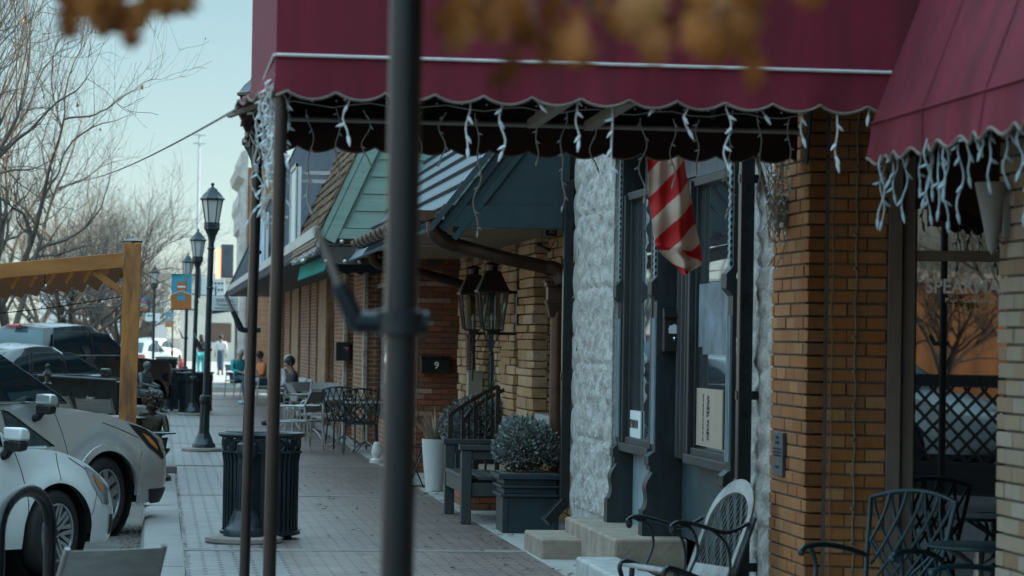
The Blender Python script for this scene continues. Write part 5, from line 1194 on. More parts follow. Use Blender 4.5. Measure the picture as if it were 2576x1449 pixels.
for i in range(150):
    a = rnd.uniform(0, 6.28); L = rnd.uniform(.2, .42); s = rnd.uniform(.2, 1.05); r0 = .09*rnd.random()
    P = [Vector((c[0]+r0*cos(a)+s*L*q*cos(a), c[1]+r0*sin(a)+s*L*q*sin(a), .53+L*q*(1.05-.35*s*q))) for q in (0, .35, .7, 1)]; w = Vector((-sin(a), cos(a), 0))*.009
    b.grid([[p-w*(1-k*.3), p+w*(1-k*.3)] for k, p in enumerate(P)])
b.build('grass', M['drygrass'], t, smooth=0)
t = thing('folding_stand', 'black folding metal stand beside the white pot', 'stand', (2.8, 31, 0)); cx_ = gx(1047, 30.6); b = MB()
b.tube([(cx_-.09, 30.5, .0), (cx_+.10, 30.5, .44)], .010, 6); b.tube([(cx_+.10, 30.6, .0), (cx_-.10, 30.6, .44)], .010, 6); b.tube([(cx_-.09, 30.8, .0), (cx_+.10, 30.8, .44)], .010, 6); b.tube([(cx_-.14, 30.6, .02), (cx_+.12, 30.6, .02)], .008, 6); b.build('legs', M['black'], t)
b = MB(); b.box(cx_-.13, cx_+.13, 30.45, 30.85, .44, .455); b.build('top', M['black'], t, smooth=0)
t = thing('stone_ornament', 'small pale stone ornament on paving behind foreground post', 'ornament', (2.6, 33, 0)); c = aty(948, 1130, 36.5)
b = MB(); b.lathe([(.09, 0), (.09, .04), (.05, .07), (.075, .14), (.06, .2), (.045, .26), (.02, .28)], (c.x, 36.5, 0), 16); b.build('body', M['pot'], t)
# ================================================================ PERGOLA and parklet
pg = thing('timber_pergola', 'stained cedar pergola with post, braced beam and slanted rafters', 'pergola', (-.3, 30, 0)); YP = 30.0
c0, c1 = aty(334, 606, YP), aty(320, 1040, YP); w = .092
def pergpost(X, Y, zt):
    b = MB(); b.add([(X-w-.03, Y-w, -.13), (X+w-.03, Y-w, -.13), (X+w-.03, Y+w, -.13), (X-w-.03, Y+w, -.13), (X-w+.0, Y-w, zt), (X+w, Y-w, zt), (X+w, Y+w, zt), (X-w, Y+w, zt)], [(0, 3, 2, 1), (4, 5, 6, 7), (0, 1, 5, 4), (1, 2, 6, 5), (2, 3, 7, 6), (3, 0, 4, 7)])
    o = b.build('post', M['cedar'], pg, smooth=0, bevel=.008); b = MB(); b.lathe([(.105, zt), (.105, zt+.02), (.04, zt+.045)], (X, Y, 0), 4); b.build('post_cap', M['black'], o, smooth=0); return o
xp = c0.x; pergpost(xp, YP, c0.z-.02); pergpost(xp-.06, 36, c0.z-.05); pergpost(-4.2, YP, c0.z+.1)
A, B_ = aty(318, 655, YP), aty(-40, 686, YP)
b = MB(); b.bar(Vector((xp-.1, YP-.06, A.z)), Vector((-4.3, YP-.06, A.z+(B_.z-A.z)*(4.3+xp)/(A.x-B_.x)*1.0)), .06, .16); b.build('beam', M['cedarh'], pg, smooth=0, bevel=.006); b = MB(); b.bar((xp-.1, 36, A.z+.02), (-4.3, 36, A.z-.35), .06, .16); b.build('beam', M['cedarh'], pg, smooth=0, bevel=.006)
b = MB(); a, c = aty(237, 684, YP), aty(318, 742, YP); b.bar(a, c, .07, .085, up=(0, 1, 0)); b.build('brace', M['cedarh'], pg, smooth=0, bevel=.005)
b = MB(); sl = (B_.z-A.z)/(B_.x-A.x)
for i in range(19):
    x = xp-.22-i*.19; z = A.z-.03+sl*(x-A.x); dx = .115
    b.add([(x-dx, YP+.1, z-.16), (x-dx+.03, YP+.1, z-.18), (x+.05, YP+.1, z+.06), (x+.02, YP+.1, z+.08), (x-dx, 36.1, z-.16), (x-dx+.03, 36.1, z-.18), (x+.05, 36.1, z+.06), (x+.02, 36.1, z+.08)], [(3, 2, 1, 0), (4, 5, 6, 7), (0, 1, 5, 4), (1, 2, 6, 5), (2, 3, 7, 6), (3, 0, 4, 7)])
b.build('louvre_slats', M['cedarh'], pg, smooth=0)
t = thing('pergola_bulbs', 'festoon bulbs hanging below the cedar pergola beam', 'string lights', (-1, 31, 2.2)); b = MB()
P = [aty(px, py, 32) for px, py in ((-20, 790), (120, 775), (250, 755), (330, 742))]; b.tube(bez(P, 6), .006, 5)
for px, y0_, y1_ in ((113, 692, 715), (105, 771, 779), (72, 778, 795), (160, 768, 790)): b.tube([aty(px, y0_, 31), aty(px, y1_, 31)], .005, 5)
b.build('cable', M['black'], t)
for px, py in ((113, 722), (72, 800), (160, 795), (255, 763)): b = MB(); b.ball(aty(px, py, 31), .032, 10, 7); b.build('bulb', M['headlight'], t)
# parklet bench, finial bollard, small chairs and table
t = thing('parklet_bench', 'dark slatted park bench with rolled back beyond silver car', 'bench', (-1.2, 37, 0)); YB = 37.0; c = aty(95, 948, YB); d = aty(292, 960, YB); b = MB(); n = 44
for i in range(n):
    x = c.x+(d.x-c.x)*(i+.5)/n; zt_ = c.z+(d.z-c.z)*(i+.5)/n; P = [Vector((x, YB-.03, zt_-.01)), Vector((x, YB-.05, zt_+.015)), Vector((x, YB, zt_+.03)), Vector((x, YB+.03, zt_-.02)), Vector((x+.02, YB+.06, zt_-.30)), Vector((x+.04, YB+.16, zt_-.46)), Vector((x+.04, YB+.55, zt_-.44)), Vector((x+.04, YB+.6, zt_-.50))]
    b.tube(bez(P, 3), .0105, 6)
b.build('slats', M['statuegrey'], t)
b = MB()
for x in (c.x-.02, d.x+.03): b.tube([(x, YB, c.z-.05), (x, YB+.1, c.z-.5), (x, YB+.1, -.13)], .022, 8); b.tube([(x, YB+.1, c.z-.46), (x, YB+.6, c.z-.46), (x, YB+.6, -.13)], .022, 8)
b.build('frame', M['iron'], t)
t = thing('finial_bollard', 'dark bollard with ball finial at the parklet bench end', 'bollard', (-1.4, 36, 0)); c = aty(120, 915, 36)
b = MB(); b.lathe([(.07, -.13), (.07, .1), (.035, .14), (.035, c.z-.30), (.05, c.z-.28), (.06, c.z-.25), (.03, c.z-.23), (.028, c.z-.16), (.06, c.z-.14), (.05, c.z-.11), (.02, c.z-.08), (.014, c.z-.05)], (c.x, 36, 0), 16); b.ball((c.x, 36, c.z-.03), .03, 10, 7); b.build('post', M['statuegrey'], t)
for px, Y, rz, l in ((165, 33.5, 190, 'parklet cafe chair at left beyond silver car bonnet'), (215, 34, 20, 'parklet cafe chair in the middle beyond silver car bonnet'), (268, 33, 60, 'parklet cafe chair nearest the cedar pergola post')): dup(ac, (gx(px, Y), Y, .02), radians(rz), l)
dup(tb, (gx(195, 32.6), 32.6, 0), 0, 'parklet cafe table beyond the silver car bonnet')
dup(tb, (gx(300, 31.4), 31.6, .0), 0, 'parklet cafe table beside the cedar pergola post')
# lattice fence and others behind the camera, seen mirrored in the shop window
t = thing('lattice_fence', 'dark diagonal lattice fence mirrored in the shop window', 'fence', (-1.5, -1.2, 0)); b = MB(); x0, x1, z0, z1, Yl = -3.2, .2, .36, 1.20, -1.2
for s in (-1, 1):
    k = x0-(z1-z0)
    while k < x1+(z1-z0):
        a0, a1 = (k, z0), (k+s*(z1-z0), z1); pa, pb = a0[0], a1[0]; lo, hi = min(pa, pb), max(pa, pb)
        if hi > x0 and lo < x1:
            def cl(xx): return z0+(xx-pa)/(pb-pa)*(z1-z0)
            xa, xb = max(lo, x0), min(hi, x1); b.bar((xa, Yl+s*.006, cl(xa)), (xb, Yl+s*.006, cl(xb)), .012, .035, up=(0, 1, 0)) if False else b.bar((xa, Yl+s*.006, cl(xa)), (xb, Yl+s*.006, cl(xb)), .035, .010, up=(0, 1, 0))
        k += .20
b.build('lattice', M['plastic'], t, smooth=0)
b = MB(); b.box(x0-.05, x1+.05, Yl-.03, Yl+.03, z1, z1+.14); b.box(x0-.05, x1+.05, Yl-.03, Yl+.03, .0, z0)
for x in (x0-.03, x1+.03, -1.15): b.box(x-.045, x+.045, Yl-.05, Yl+.05, 0, 2.6)
b.build('rails', M['plastic'], t, smooth=0)
# ================================================================ CARS (local +x forward, origin under the front axle, z=0 on the road)
def interp(T, x):
    if x <= T[0][0]: return T[0][1]
    if x >= T[-1][0]: return T[-1][1]
    for i, ((a, p), (b, q)) in enumerate(zip(T, T[1:])):
        if a <= x <= b:
            m0 = (q-p)/(b-a) if i == 0 else (q-T[i-1][1])/(b-T[i-1][0]); m1 = (q-p)/(b-a) if i+2 >= len(T) else (T[i+2][1]-p)/(T[i+2][0]-a)
            h = b-a; t = (x-a)/h; return (2*t**3-3*t*t+1)*p+(t**3-2*t*t+t)*h*m0+(-2*t**3+3*t*t)*q+(t**3-t*t)*h*m1
def spow(v, p): return (abs(v)**p)*(1 if v >= 0 else -1)
def car(label, loc, a, S, paint, group=None, detail=True, glass='carglass'):
    t = thing(S.get('name', 'parked_car'), label, S.get('cat', 'car'), (0, 0, 0), 0, group)
    W, xf, xr, L, R, r, sill = S['W'], S['xf'], S['xr'], S['L'], S['R'], S['r'], S['sill']
    top = S['top']; nose = S['nose']; wid = S['wid']; x1 = xf-S.get('fr', .75); x0 = xr+.55; p = 2.7
    ring = []
    for k in range(12): f = pi/2*k/12; ring.append((x0-(x0-xr)*spow(cos(f), 2/p), spow(sin(f), 2/p)))
    xs = set([x0, x1]); n = int((x1-x0)/.09)
    for i in range(n+1): xs.add(x0+(x1-x0)*i/n)
    for xa in (0, -L):
        for k in range(25): xx = xa-R*cos(pi*k/24); xs.add(xx)
        xs.add(xa-R-.004); xs.add(xa+R+.004)
    xs = sorted(x for x in xs if x0 <= x <= max(x1, R+.005)); 
    xfl = max(x1, R+.01)
    ring += [(x, 1.0) for x in xs if x <= xfl]
    for k in range(1, 15): f = pi/2*k/14; ring.append((xfl+(xf-xfl)*spow(sin(f), 2/p), spow(cos(f), 2/p)))
    def zlow(x):
        for xa in (0, -L):
            if abs(x-xa) < R: return max(sill, r+.0+sqrt(R*R-(x-xa)**2))
        return sill+max(0, (x-R)/(xf-R))*S.get('chin', 0)
    def pt(x, yf, tt, s):
        zl, zt = zlow(x), interp(top, x); z = zl+(zt-zl)*tt; wgt = max(0, (x-xfl)/(xf-xfl))**1.3 if x > xfl else 0
        y = W*yf*interp(wid, z); X = x-wgt*(interp(nose, z))
        fl = 0
        for xa in (0, -L):   # gently swollen wheel arches
            dd = hypot(x-xa, z-r); fl = max(fl, S.get('flare', .035)*math.exp(-((dd-R)/.10)**2)) if yf > .7 else fl
        sw = S.get('scallop', 0)*math.exp(-((z-.52)/.16)**2)*math.exp(-((x+L*.5)/1.0)**2)
        return (X, s*(y+fl-sw), z)
    NZ = 16; NK = 7
    bm = MB()
    for s in (-1, 1):
        rows = [[pt(x, yf, j/NZ, s) for (x, yf) in ring] for j in range(NZ+1)]
        for k in range(1, NK+1):
            q = k/NK; rr = []
            for (X, Y, Z) in rows[NZ]: rr.append((X, Y*(1-q), Z+S['crown']*(1-(1-q)**2.2)*min(1, abs(Y)/(W*.5))))
            rows.append(rr)
        if s > 0: rows = [list(reversed(q)) for q in rows]
        bm.grid(rows)
    body = bm.build('body', paint, t, smooth=38, world=False)
    b = MB()   # dark floor and wheel wells
    for s in (-1, 1):
        for xa in (0, -L):
            b.lathe([(R+.012, s*(W*.55)), (R+.012, s*(W*.955))], (xa, 0, r), 28, 'y', caps=False); b.lathe([(.001, s*W*.55), (R+.012, s*W*.551)], (xa, 0, r), 28, 'y', caps=False)
    b.box(xr+.3, xf-.3, -W*.84, W*.84, sill+.0, sill+.05); b.build('underbody', M['plastic'], t, world=False)
    # cabin
    gb, gr = S['gb'], S['gr']; zb = S['zb']; zr = S['zr']; wb, wr = W*S.get('wb', .93), W*S.get('wr', .72); pp = 4.5; N = 56
    def gp(k, tt, s, off=0):
        th = -pi/2+pi*k/N; ux, uy = spow(sin(th), 2/pp), spow(abs(cos(th)), 2/pp)
        xb = (gb[0]+gb[1])/2+(gb[1]-gb[0])/2*ux; xt = (gr[0]+gr[1])/2+(gr[1]-gr[0])/2*ux; e = tt**S.get('bend', 1.0)
        z0 = interp(zb, xb); z1 = interp(zr, xt); bulge = .035*sin(pi*tt)
        return (xb+(xt-xb)*tt+bulge*ux*.9+off*ux, s*(uy*(wb+(wr-wb)*tt+bulge*.6)+off*(uy > .95)), z0-.05+(z1-z0+.05)*e)
    gm = MB()
    for s in (-1, 1):
        rows = [[gp(k, j/10, s) for k in range(N+1)] for j in range(11)]
        for q in (.12, .3, .5, .7, .85, 1): rows.append([(X-(X-(gr[0]+gr[1])/2)*.0, Y*(1-q), Z+.055*(1-(1-q)**2)*min(1, abs(Y)/(wr*.4))) for X, Y, Z in rows[10]])
        if s > 0: rows = [list(reversed(q)) for q in rows]
        gm.grid(rows)
    cab = gm.build('roof', paint, t, smooth=38, world=False)
    for nm, sel in (('windscreen', 1), ('rear_window', -1)):
        g = MB()
        ks = [k for k in range(N+1) if (sin(-pi/2+pi*k/N)*sel > 0 and spow(abs(cos(-pi/2+pi*k/N)), 2/pp) < .80)]
        A = [[gp(k, tt, -1, .008) for k in ks] for tt in [S.get('w0', .14)+(.93-S.get('w0', .14))*i/8 for i in range(9)]]; B = [[(x, -y, z) for x, y, z in q] for q in A]
        g.grid(A); g.grid([list(reversed(q)) for q in B]); g.build(nm, M[S.get('rear', glass)] if sel < 0 else M[glass], t, smooth=60, world=False)
    def side(x, z):
        z0 = interp(zb, x); z1 = interp(zr, x); tt = max(0, min(1, (z-z0+.05)/(z1-z0+.05)))**(1/S.get('bend', 1.0)); return wb+(wr-wb)*tt+.021*sin(pi*tt)
    for s in (-1, 1):
        for poly in S['win']:
            def cut(Pp, o, m, nm, par):
                g = MB(); c = (sum(q[0] for q in Pp)/len(Pp), sum(q[1] for q in Pp)/len(Pp)); fin = []
                n = len(Pp)
                for i in range(n):
                    for k in range(6): fin.append((Pp[i][0]+(Pp[(i+1) % n][0]-Pp[i][0])*k/6, Pp[i][1]+(Pp[(i+1) % n][1]-Pp[i][1])*k/6))
                V = []; Fc = []; m_ = len(fin)
                for q in (1, .8, .6, .4, .2):
                    V += [(c[0]+(x-c[0])*q, 0, c[1]+(z-c[1])*q) for x, z in fin]
                V.append((c[0], 0, c[1])); V = [(x, s*(side(x, z)+o), z) for x, _, z in V]
                for q in range(4):
                    for k in range(m_): Fc.append((q*m_+k, q*m_+(k+1) % m_, (q+1)*m_+(k+1) % m_, (q+1)*m_+k))
                for k in range(m_): Fc.append((4*m_+k, 4*m_+(k+1) % m_, 5*m_))
                ar = sum(fin[i][0]*fin[(i+1) % m_][1]-fin[(i+1) % m_][0]*fin[i][1] for i in range(m_))
                if (s > 0) == (ar > 0): Fc = [tuple(reversed(f)) for f in Fc]
                g.add(V, Fc); return g.build(nm, m, par, smooth=60, world=False)
            wn = cut(poly, .016, M[glass], 'side_window', t)
            if detail:
                b = MB(); b.tube([(x, s*(side(x, z)+.016), z) for x, z in poly], .010, 6, closed=True); b.build('window_seal', M['plastic'], wn, world=False)
        if detail:
            b = MB()
            for (xa, z0, xb_, z1, bow) in S['seams']:
                P = []
                for i in range(15):
                    q = i/14; x = xa+(xb_-xa)*q+bow*sin(pi*q); z = z0+(z1-z0)*q; zl, zt = zlow(x), interp(top, x)
                    X, Y, Z = pt(x, 1.0 if x <= xfl else max(0, 1-((x-xfl)/(xf-xfl))**p)**(1/p), max(0, min(1, (z-zl)/(zt-zl))), s); P.append((X, Y, Z))
                b.tube(P, .0035, 5)
            b.build('panel_seams', M['plastic'], t, world=False)
            b = MB(); (xa, xb_, zc) = S['chrome']; b.tube([(xa+(xb_-xa)*i/10, s*(side(xa+(xb_-xa)*i/10, zc)+.018), zc) for i in range(11)], .0095, 6); b.build('chrome_strip', M['chrome'], t, world=False)
            mx, mz = S['mirror']; b = MB(); y = s*(wb+.13); b.prism([(mx-.05, mz-.035), (mx+.05, mz-.04), (mx+.06, mz+.015), (mx+.03, mz+.052), (mx-.045, mz+.062)], y-.095, y+.085, 'y'); b.build('mirror', paint, t, world=False, bevel=.018)
            b = MB(); b.tube([(mx-.02, s*(wb-.02), mz-.16), (mx-.01, s*(wb+.05), mz-.14), (mx, y-s*.04, mz-.08)], [.04, .035, .04], 8); b.prism([(mx-.042, mz-.115), (mx+.035, mz-.105), (mx+.048, mz-.042), (mx-.048, mz-.037)], y-.085, y+.08, 'y'); b.build('mirror_base', M['plastic'], t, world=False, bevel=.014)
            # lamp patch wrapped round the front corner: polygon in (x along plan, z)
            for nm, pl, mt, o in S['lamps']:
                V = []; n = len(pl); cx_ = sum(q[0] for q in pl)/n; cz_ = sum(q[1] for q in pl)/n; fin = []
                for i in range(n):
                    for k in range(5): fin.append((pl[i][0]+(pl[(i+1) % n][0]-pl[i][0])*k/5, pl[i][1]+(pl[(i+1) % n][1]-pl[i][1])*k/5))
                def sp(x, z):
                    yf = 1.0 if x <= xfl else max(0, 1-((x-xfl)/(xf-xfl))**p)**(1/p); zl, zt = zlow(x), interp(top, x); X, Y, Z = pt(x, yf, min(1, (z-zl)/(zt-zl)), s); d = 1-yf; return (X+o*(.4+d), Y+s*o, z+(o*.5 if z > zt-.03 else 0))
                m_ = len(fin); Fc = []
                for q in (1, .66, .33): V += [sp(cx_+(x-cx_)*q, cz_+(z-cz_)*q) for x, z in fin]
                V.append(sp(cx_, cz_))
                for q in range(2):
                    for k in range(m_): Fc.append((q*m_+k, q*m_+(k+1) % m_, (q+1)*m_+(k+1) % m_, (q+1)*m_+k))
                for k in range(m_): Fc.append((2*m_+k, 2*m_+(k+1) % m_, 3*m_))
                if s > 0: Fc = [tuple(reversed(f)) for f in Fc]
                g = MB(); g.add(V, Fc); g.build(nm, M[mt], t, smooth=60, world=False)
            if S.get('cladding'):
                for xa in (0, -L):
                    P0, P1 = [], []; b = MB()
                    for k in range(33):
                        f = pi*k/32
                        for rad, lst in ((R-.004, P0), (R+.055, P1)):
                            x = xa-rad*cos(f); z = r+rad*sin(f); zl, zt = zlow(x), interp(top, x); X, Y, Z = pt(x, 1, max(0, min(1, (z-zl)/max(.05, zt-zl))), s); lst.append((x, s*(W*interp(wid, z)+.048), max(z, sill)))
                    b.slab([P0, P1] if s < 0 else [P1, P0], (0, -s*.03, 0))
                    b.build('arch_cladding', M[S['cladding']], t, smooth=60, world=False)
    # wheels
    for xa, steer in ((0, S.get('steer', 0)), (-L, 0)):
        for s in (-1, 1):
            wy = s*(W-.105); c, q = cos(steer), sin(steer)
            def T(P): return [(xa+x*c+y*q, wy+y*c-x*q, r+z) for x, y, z in P]
            b = MB(); h = .105; prof = [(r*.66, s*h*.9), (r*.70, s*h), (r*.86, s*h*1.05), (r*.955, s*h*.92), (r, s*h*.62), (r, -s*h*.62), (r*.95, -s*h), (r*.66, -s*h)]
            b.lathe(prof, (0, 0, 0), 44, 'y', caps=False); b.v = T(b.v); w = b.build('wheel', M['tyre'], t, world=False)
            b = MB(); b.lathe([(r*.685, s*h*1.0), (r*.665, s*h*1.04), (r*.635, s*h*1.0), (r*.61, s*h*.5), (r*.6, -s*h*.4)], (0, 0, 0), 44, 'y', caps=False)
            nsp, hw, pair = S['spokes']
            for k in range(nsp):
                aa = 2*pi*k/nsp+S.get('ph', .3)
                for d in ((-pair, pair) if pair else (0,)):
                    ca, sa = cos(aa+d), sin(aa+d); u = Vector((cos(aa), 0, sin(aa))); v = Vector((ca, 0, sa)); pe = Vector((-sa, 0, ca))
                    A = u*(r*.10)+pe*(d*.25)+Vector((0, s*h*.72, 0)); B = v*(r*.64)+Vector((0, s*h*.93, 0)); w0, w1 = hw*.75, hw*(1.35 if pair else 1.0)
                    b.add([A-pe*w0, A+pe*w0, B+pe*w1, B-pe*w1]+[P+Vector((0, -s*.03, 0)) for P in (A-pe*w0, A+pe*w0, B+pe*w1, B-pe*w1)], [(0, 1, 2, 3), (7, 6, 5, 4), (0, 4, 5, 1), (1, 5, 6, 2), (2, 6, 7, 3), (3, 7, 4, 0)] if s < 0 else [(3, 2, 1, 0), (4, 5, 6, 7), (1, 5, 4, 0), (2, 6, 5, 1), (3, 7, 6, 2), (0, 4, 7, 3)])
            b.lathe([(.001, s*h*.86), (r*.14, s*h*.84), (r*.20, s*h*.70), (r*.2, s*h*.5)], (0, 0, 0), 24, 'y', caps=False)
            b.v = T(b.v); b.build('rim', M['rim'], w, world=False, smooth=30)
            b = MB(); b.lathe([(.001, -s*h*.05), (r*.62, -s*h*.1)], (0, 0, 0), 32, 'y', caps=False); b.lathe([(.001, s*h*.885), (r*.085, s*h*.88), (r*.09, s*h*.84)], (0, 0, 0), 18, 'y', caps=False)
            for k in range(5): aa = 2*pi*k/5; b.ball((r*.155*cos(aa), s*h*.80, r*.155*sin(aa)), .013, 8, 5)
            b.v = T(b.v); b.build('hub_cap', M['rimdark'], w, world=False)
            b = MB(); b.lathe([(r*.14, s*h*.15), (r*.46, s*h*.2), (r*.46, s*h*.1)], (0, 0, 0), 30, 'y', caps=False); b.v = T(b.v); b.build('brake_disc', M['rim'], w, world=False)
    t.location = loc; t.rotation_euler = (0, 0, pi/2-a); WX[t] = (Vector(loc), pi/2-a); t['_w'] = 0; del t['_w']
    return t
WID = [(.15, .93), (.3, .97), (.5, 1.0), (.75, .985), (.95, .955), (1.2, .92)]
def place(px, py, half, a):
    g = gnd(px, py, -.13); return (g.x-half*cos(a), g.y+half*sin(a), -.13)
HA = radians(40)
WHITE = dict(W=.90, xf=.96, xr=-3.45, L=2.62, R=.365, r=.317, sill=.22, crown=.05, steer=radians(-10), flare=.03, fr=.62, chin=-.0,
  top=[(-3.45, .92), (-2.8, .97), (-1.4, .965), (-.45, .945), (.0, .915), (.18, .872), (.36, .80), (.52, .715), (.76, .62), (.96, .56)],
  nose=[(.2, .05), (.3, .0), (.45, .0), (.56, .05), (.75, .16)], wid=[(.15, .955), (.3, .985), (.5, 1.0), (.75, .985), (.95, .95)],
  gb=(-3.3, .14), gr=(-2.9, -1.12), zb=[(-3.3, .95), (-.5, .945), (.14, .90)], zr=[(-3.0, 1.56), (-2, 1.62), (-1.1, 1.56)], wr=.70, w0=.10,
  win=[[(.03, .945), (-.42, .955), (-.46, 1.215), (-.40, 1.20)], [(-.52, .955), (-1.35, .965), (-1.36, 1.47), (-1.02, 1.44), (-.56, 1.21)], [(-1.46, .97), (-2.35, .99), (-2.3, 1.47), (-1.46, 1.49)]],
  seams=[(-.42, .93, -.36, .30, .06), (-1.42, .95, -1.40, .3, .03), (.02, .70, .02, .90, 0), (.15, .86, .66, .60, .0), (.46, .62, .345, .42, .0)], chrome=(-.06, -2.3, .945), mirror=(-.52, 1.04),
  lamps=[('headlight', [(.30, .80), (.47, .725), (.60, .62), (.60, .50), (.50, .52), (.38, .66)], 'headlight', .006), ('indicator', [(.39, .735), (.47, .69), (.52, .615), (.49, .60), (.43, .66)], 'amber', .010), ('fog_lamp_vent', [(.61, .43), (.68, .42), (.69, .28), (.63, .27)], 'plastic', .006)],
  spokes=(10, .013, .10), ph=.1)
car('white compact car with amber indicator, nearest parked car at lower left', place(160, 1452, .98, HA), HA, WHITE, M['carwhite'])
SUV = dict(W=.95, xf=1.22, xr=-3.7, L=2.68, R=.405, r=.355, sill=.28, crown=.055, steer=radians(-10), flare=.05, cladding='carsilver', fr=.70,
  top=[(-3.7, 1.1), (-2.9, 1.17), (-1.5, 1.18), (-.75, 1.16), (-.4, 1.115), (0, 1.075), (.32, 1.01), (.60, .935), (.88, .85), (1.22, .80)],
  nose=[(.25, .12), (.36, .02), (.55, .0), (.72, .03), (.85, .10), (1.0, .2)], wid=[(.2, .94), (.4, .98), (.6, 1.0), (.85, .975), (1.1, .94), (1.2, .92)], scallop=.02,
  gb=(-3.5, -.06), gr=(-3.1, -1.22), zb=[(-3.5, 1.15), (-1.5, 1.18), (-.06, 1.08)], zr=[(-3.2, 1.70), (-2.3, 1.80), (-1.35, 1.77)], wr=.76,
  win=[[(-.44, 1.175), (-1.62, 1.195), (-1.64, 1.67), (-1.30, 1.645), (-.52, 1.235)], [(-1.74, 1.205), (-2.55, 1.22), (-2.5, 1.57), (-1.74, 1.585)], [(-2.65, 1.23), (-3.1, 1.26), (-2.95, 1.53), (-2.62, 1.56)]],
  seams=[(-.62, 1.13, -.47, .36, .07), (-1.68, 1.17, -1.66, .36, .03), (.0, 1.0, .46, .86, .02), (.50, .74, .39, .50, .0)], chrome=(-.66, -3.0, 1.185), mirror=(-.84, 1.20),
  lamps=[('headlight', [(.34, .985), (.56, .935), (.80, .82), (.90, .70), (.82, .66), (.60, .77)], 'plastic', .006), ('indicator', [(.50, .905), (.61, .865), (.72, .785), (.73, .745), (.62, .80)], 'amber', .010), ('lamp_lens', [(.74, .83), (.87, .76), (.92, .69), (.82, .68)], 'headlight', .011), ('lower_grille', [(.60, .40), (1.04, .40), (1.04, .27), (.66, .27)], 'plastic', .008)],
  spokes=(5, .032, .24), ph=.55)
car('champagne silver crossover with amber headlight over the kerb', place(281, 1354, 1.04, HA), HA, SUV, M['carsilver'])
SED = dict(SUV); SED.update(W=.92, cladding=None, sill=.22, r=.34, R=.38, top=[(-3.7, .98), (-2.9, 1.05), (-1.5, 1.03), (-.6, 1.02), (0, .96), (.4, .88), (.7, .78), (.93, .70)],
  zb=[(-3.6, 1.02), (-1.5, 1.04), (-.4, 1.0)], zr=[(-3.2, 1.40), (-2.2, 1.53), (-1.5, 1.50)], gb=(-3.6, -.35), gr=(-2.75, -1.55),
  win=[[(-.62, 1.06), (-1.58, 1.065), (-1.58, 1.43), (-1.35, 1.41), (-.72, 1.11)], [(-1.68, 1.065), (-2.45, 1.08), (-2.35, 1.41), (-1.68, 1.435)], [(-2.52, 1.085), (-3.05, 1.14), (-2.75, 1.33), (-2.44, 1.40)]],
  seams=[(-.5, 1.0, -.42, .3, .05), (-1.63, 1.03, -1.62, .3, .03)], chrome=(-.5, -3.1, 1.05), mirror=(-.72, 1.10), lamps=[('headlight', [(.34, .86), (.6, .8), (.75, .70), (.6, .66)], 'headlight', .008)])
car('black sedan parked behind the parklet bench', (gx(318, 50)-.85*cos(HA), 50+.85*sin(HA), -.13), HA, SED, M['carblack'])
TRK = dict(SUV); TRK.update(name='pickup_truck', cat='pickup', W=1.0, xf=.98, xr=-4.9, L=3.7, sill=.42, r=.39, R=.44, cladding=None,
  top=[(-4.9, 1.28), (-3.2, 1.3), (-1.5, 1.32), (-.7, 1.30), (0, 1.26), (.4, 1.22), (.75, 1.15), (.98, 1.08)], nose=[(.3, .05), (.5, 0), (.9, 0), (1.15, .06)], fr=.5, wid=[(.3, .95), (.6, 1.0), (1.0, .99), (1.3, .95)],
  zb=[(-3.3, 1.32), (-.5, 1.30)], zr=[(-3.2, 1.84), (-2, 1.92), (-1.4, 1.86)], gb=(-3.15, -.45), gr=(-2.95, -1.35), wr=.80, w0=.25, rear='rearglass',
  win=[[(-.75, 1.34), (-1.75, 1.34), (-1.75, 1.79), (-1.25, 1.76), (-.8, 1.42)], [(-1.87, 1.34), (-2.95, 1.34), (-2.85, 1.78), (-1.87, 1.80)]],
  seams=[(-.6, 1.28, -.55, .5, .03), (-1.8, 1.3, -1.8, .5, .02)], chrome=(-.62, -3.0, 1.325), mirror=(-.85, 1.40), lamps=[('headlight', [(.62, 1.14), (.86, 1.1), (.9, .85), (.7, .86)], 'headlight', .008), ('bumper', [(.56, .72), (.93, .72), (.93, .46), (.6, .46)], 'plastic', .02)])
tk = car('dark teal crew cab pickup with red brake light above rear window', (gx(372, 58)-.9*cos(HA), 58+.9*sin(HA), -.13), HA, TRK, M['cartruck'])
b = MB(); b.tube([(-3.08, -.16, 1.905), (-3.08, .16, 1.905)], .028, 8); b.build('brake_light', M['redlens'], tk, world=False)
# distant cars
for i, (px, Y, m, l, S_) in enumerate(((372, 112, 'carblue', 'pale blue distant car in front of the white building', SED), (45, 88, 'carwhite', 'white distant car beyond the pickup roof', SUV), (405, 150, 'carwhite', 'tiny white car beyond the far lamp', SED), (-30, 78, 'carblue', 'pale distant car at the left edge with red tail light', SED), (150, 118, 'carwhite', 'white van like car between the tree trunks', SUV))):
    S2 = dict(S_); c = car(l, (gx(px, Y), Y, -.13), HA if i % 2 else radians(15), S2, M[m], detail=False)
    b = MB(); b.box(S2['xr']-.02, S2['xr']+.1, -.85, -.55, .8, .95); b.box(S2['xr']-.02, S2['xr']+.1, .55, .85, .8, .95); b.build('tail_light', M['redlens'], c, world=False)
car('white crossover parked behind the viewpoint, mirrored in the shop window', (-5.5, -9.5, -.13), radians(78), SUV, M['carwhite'], detail=False)
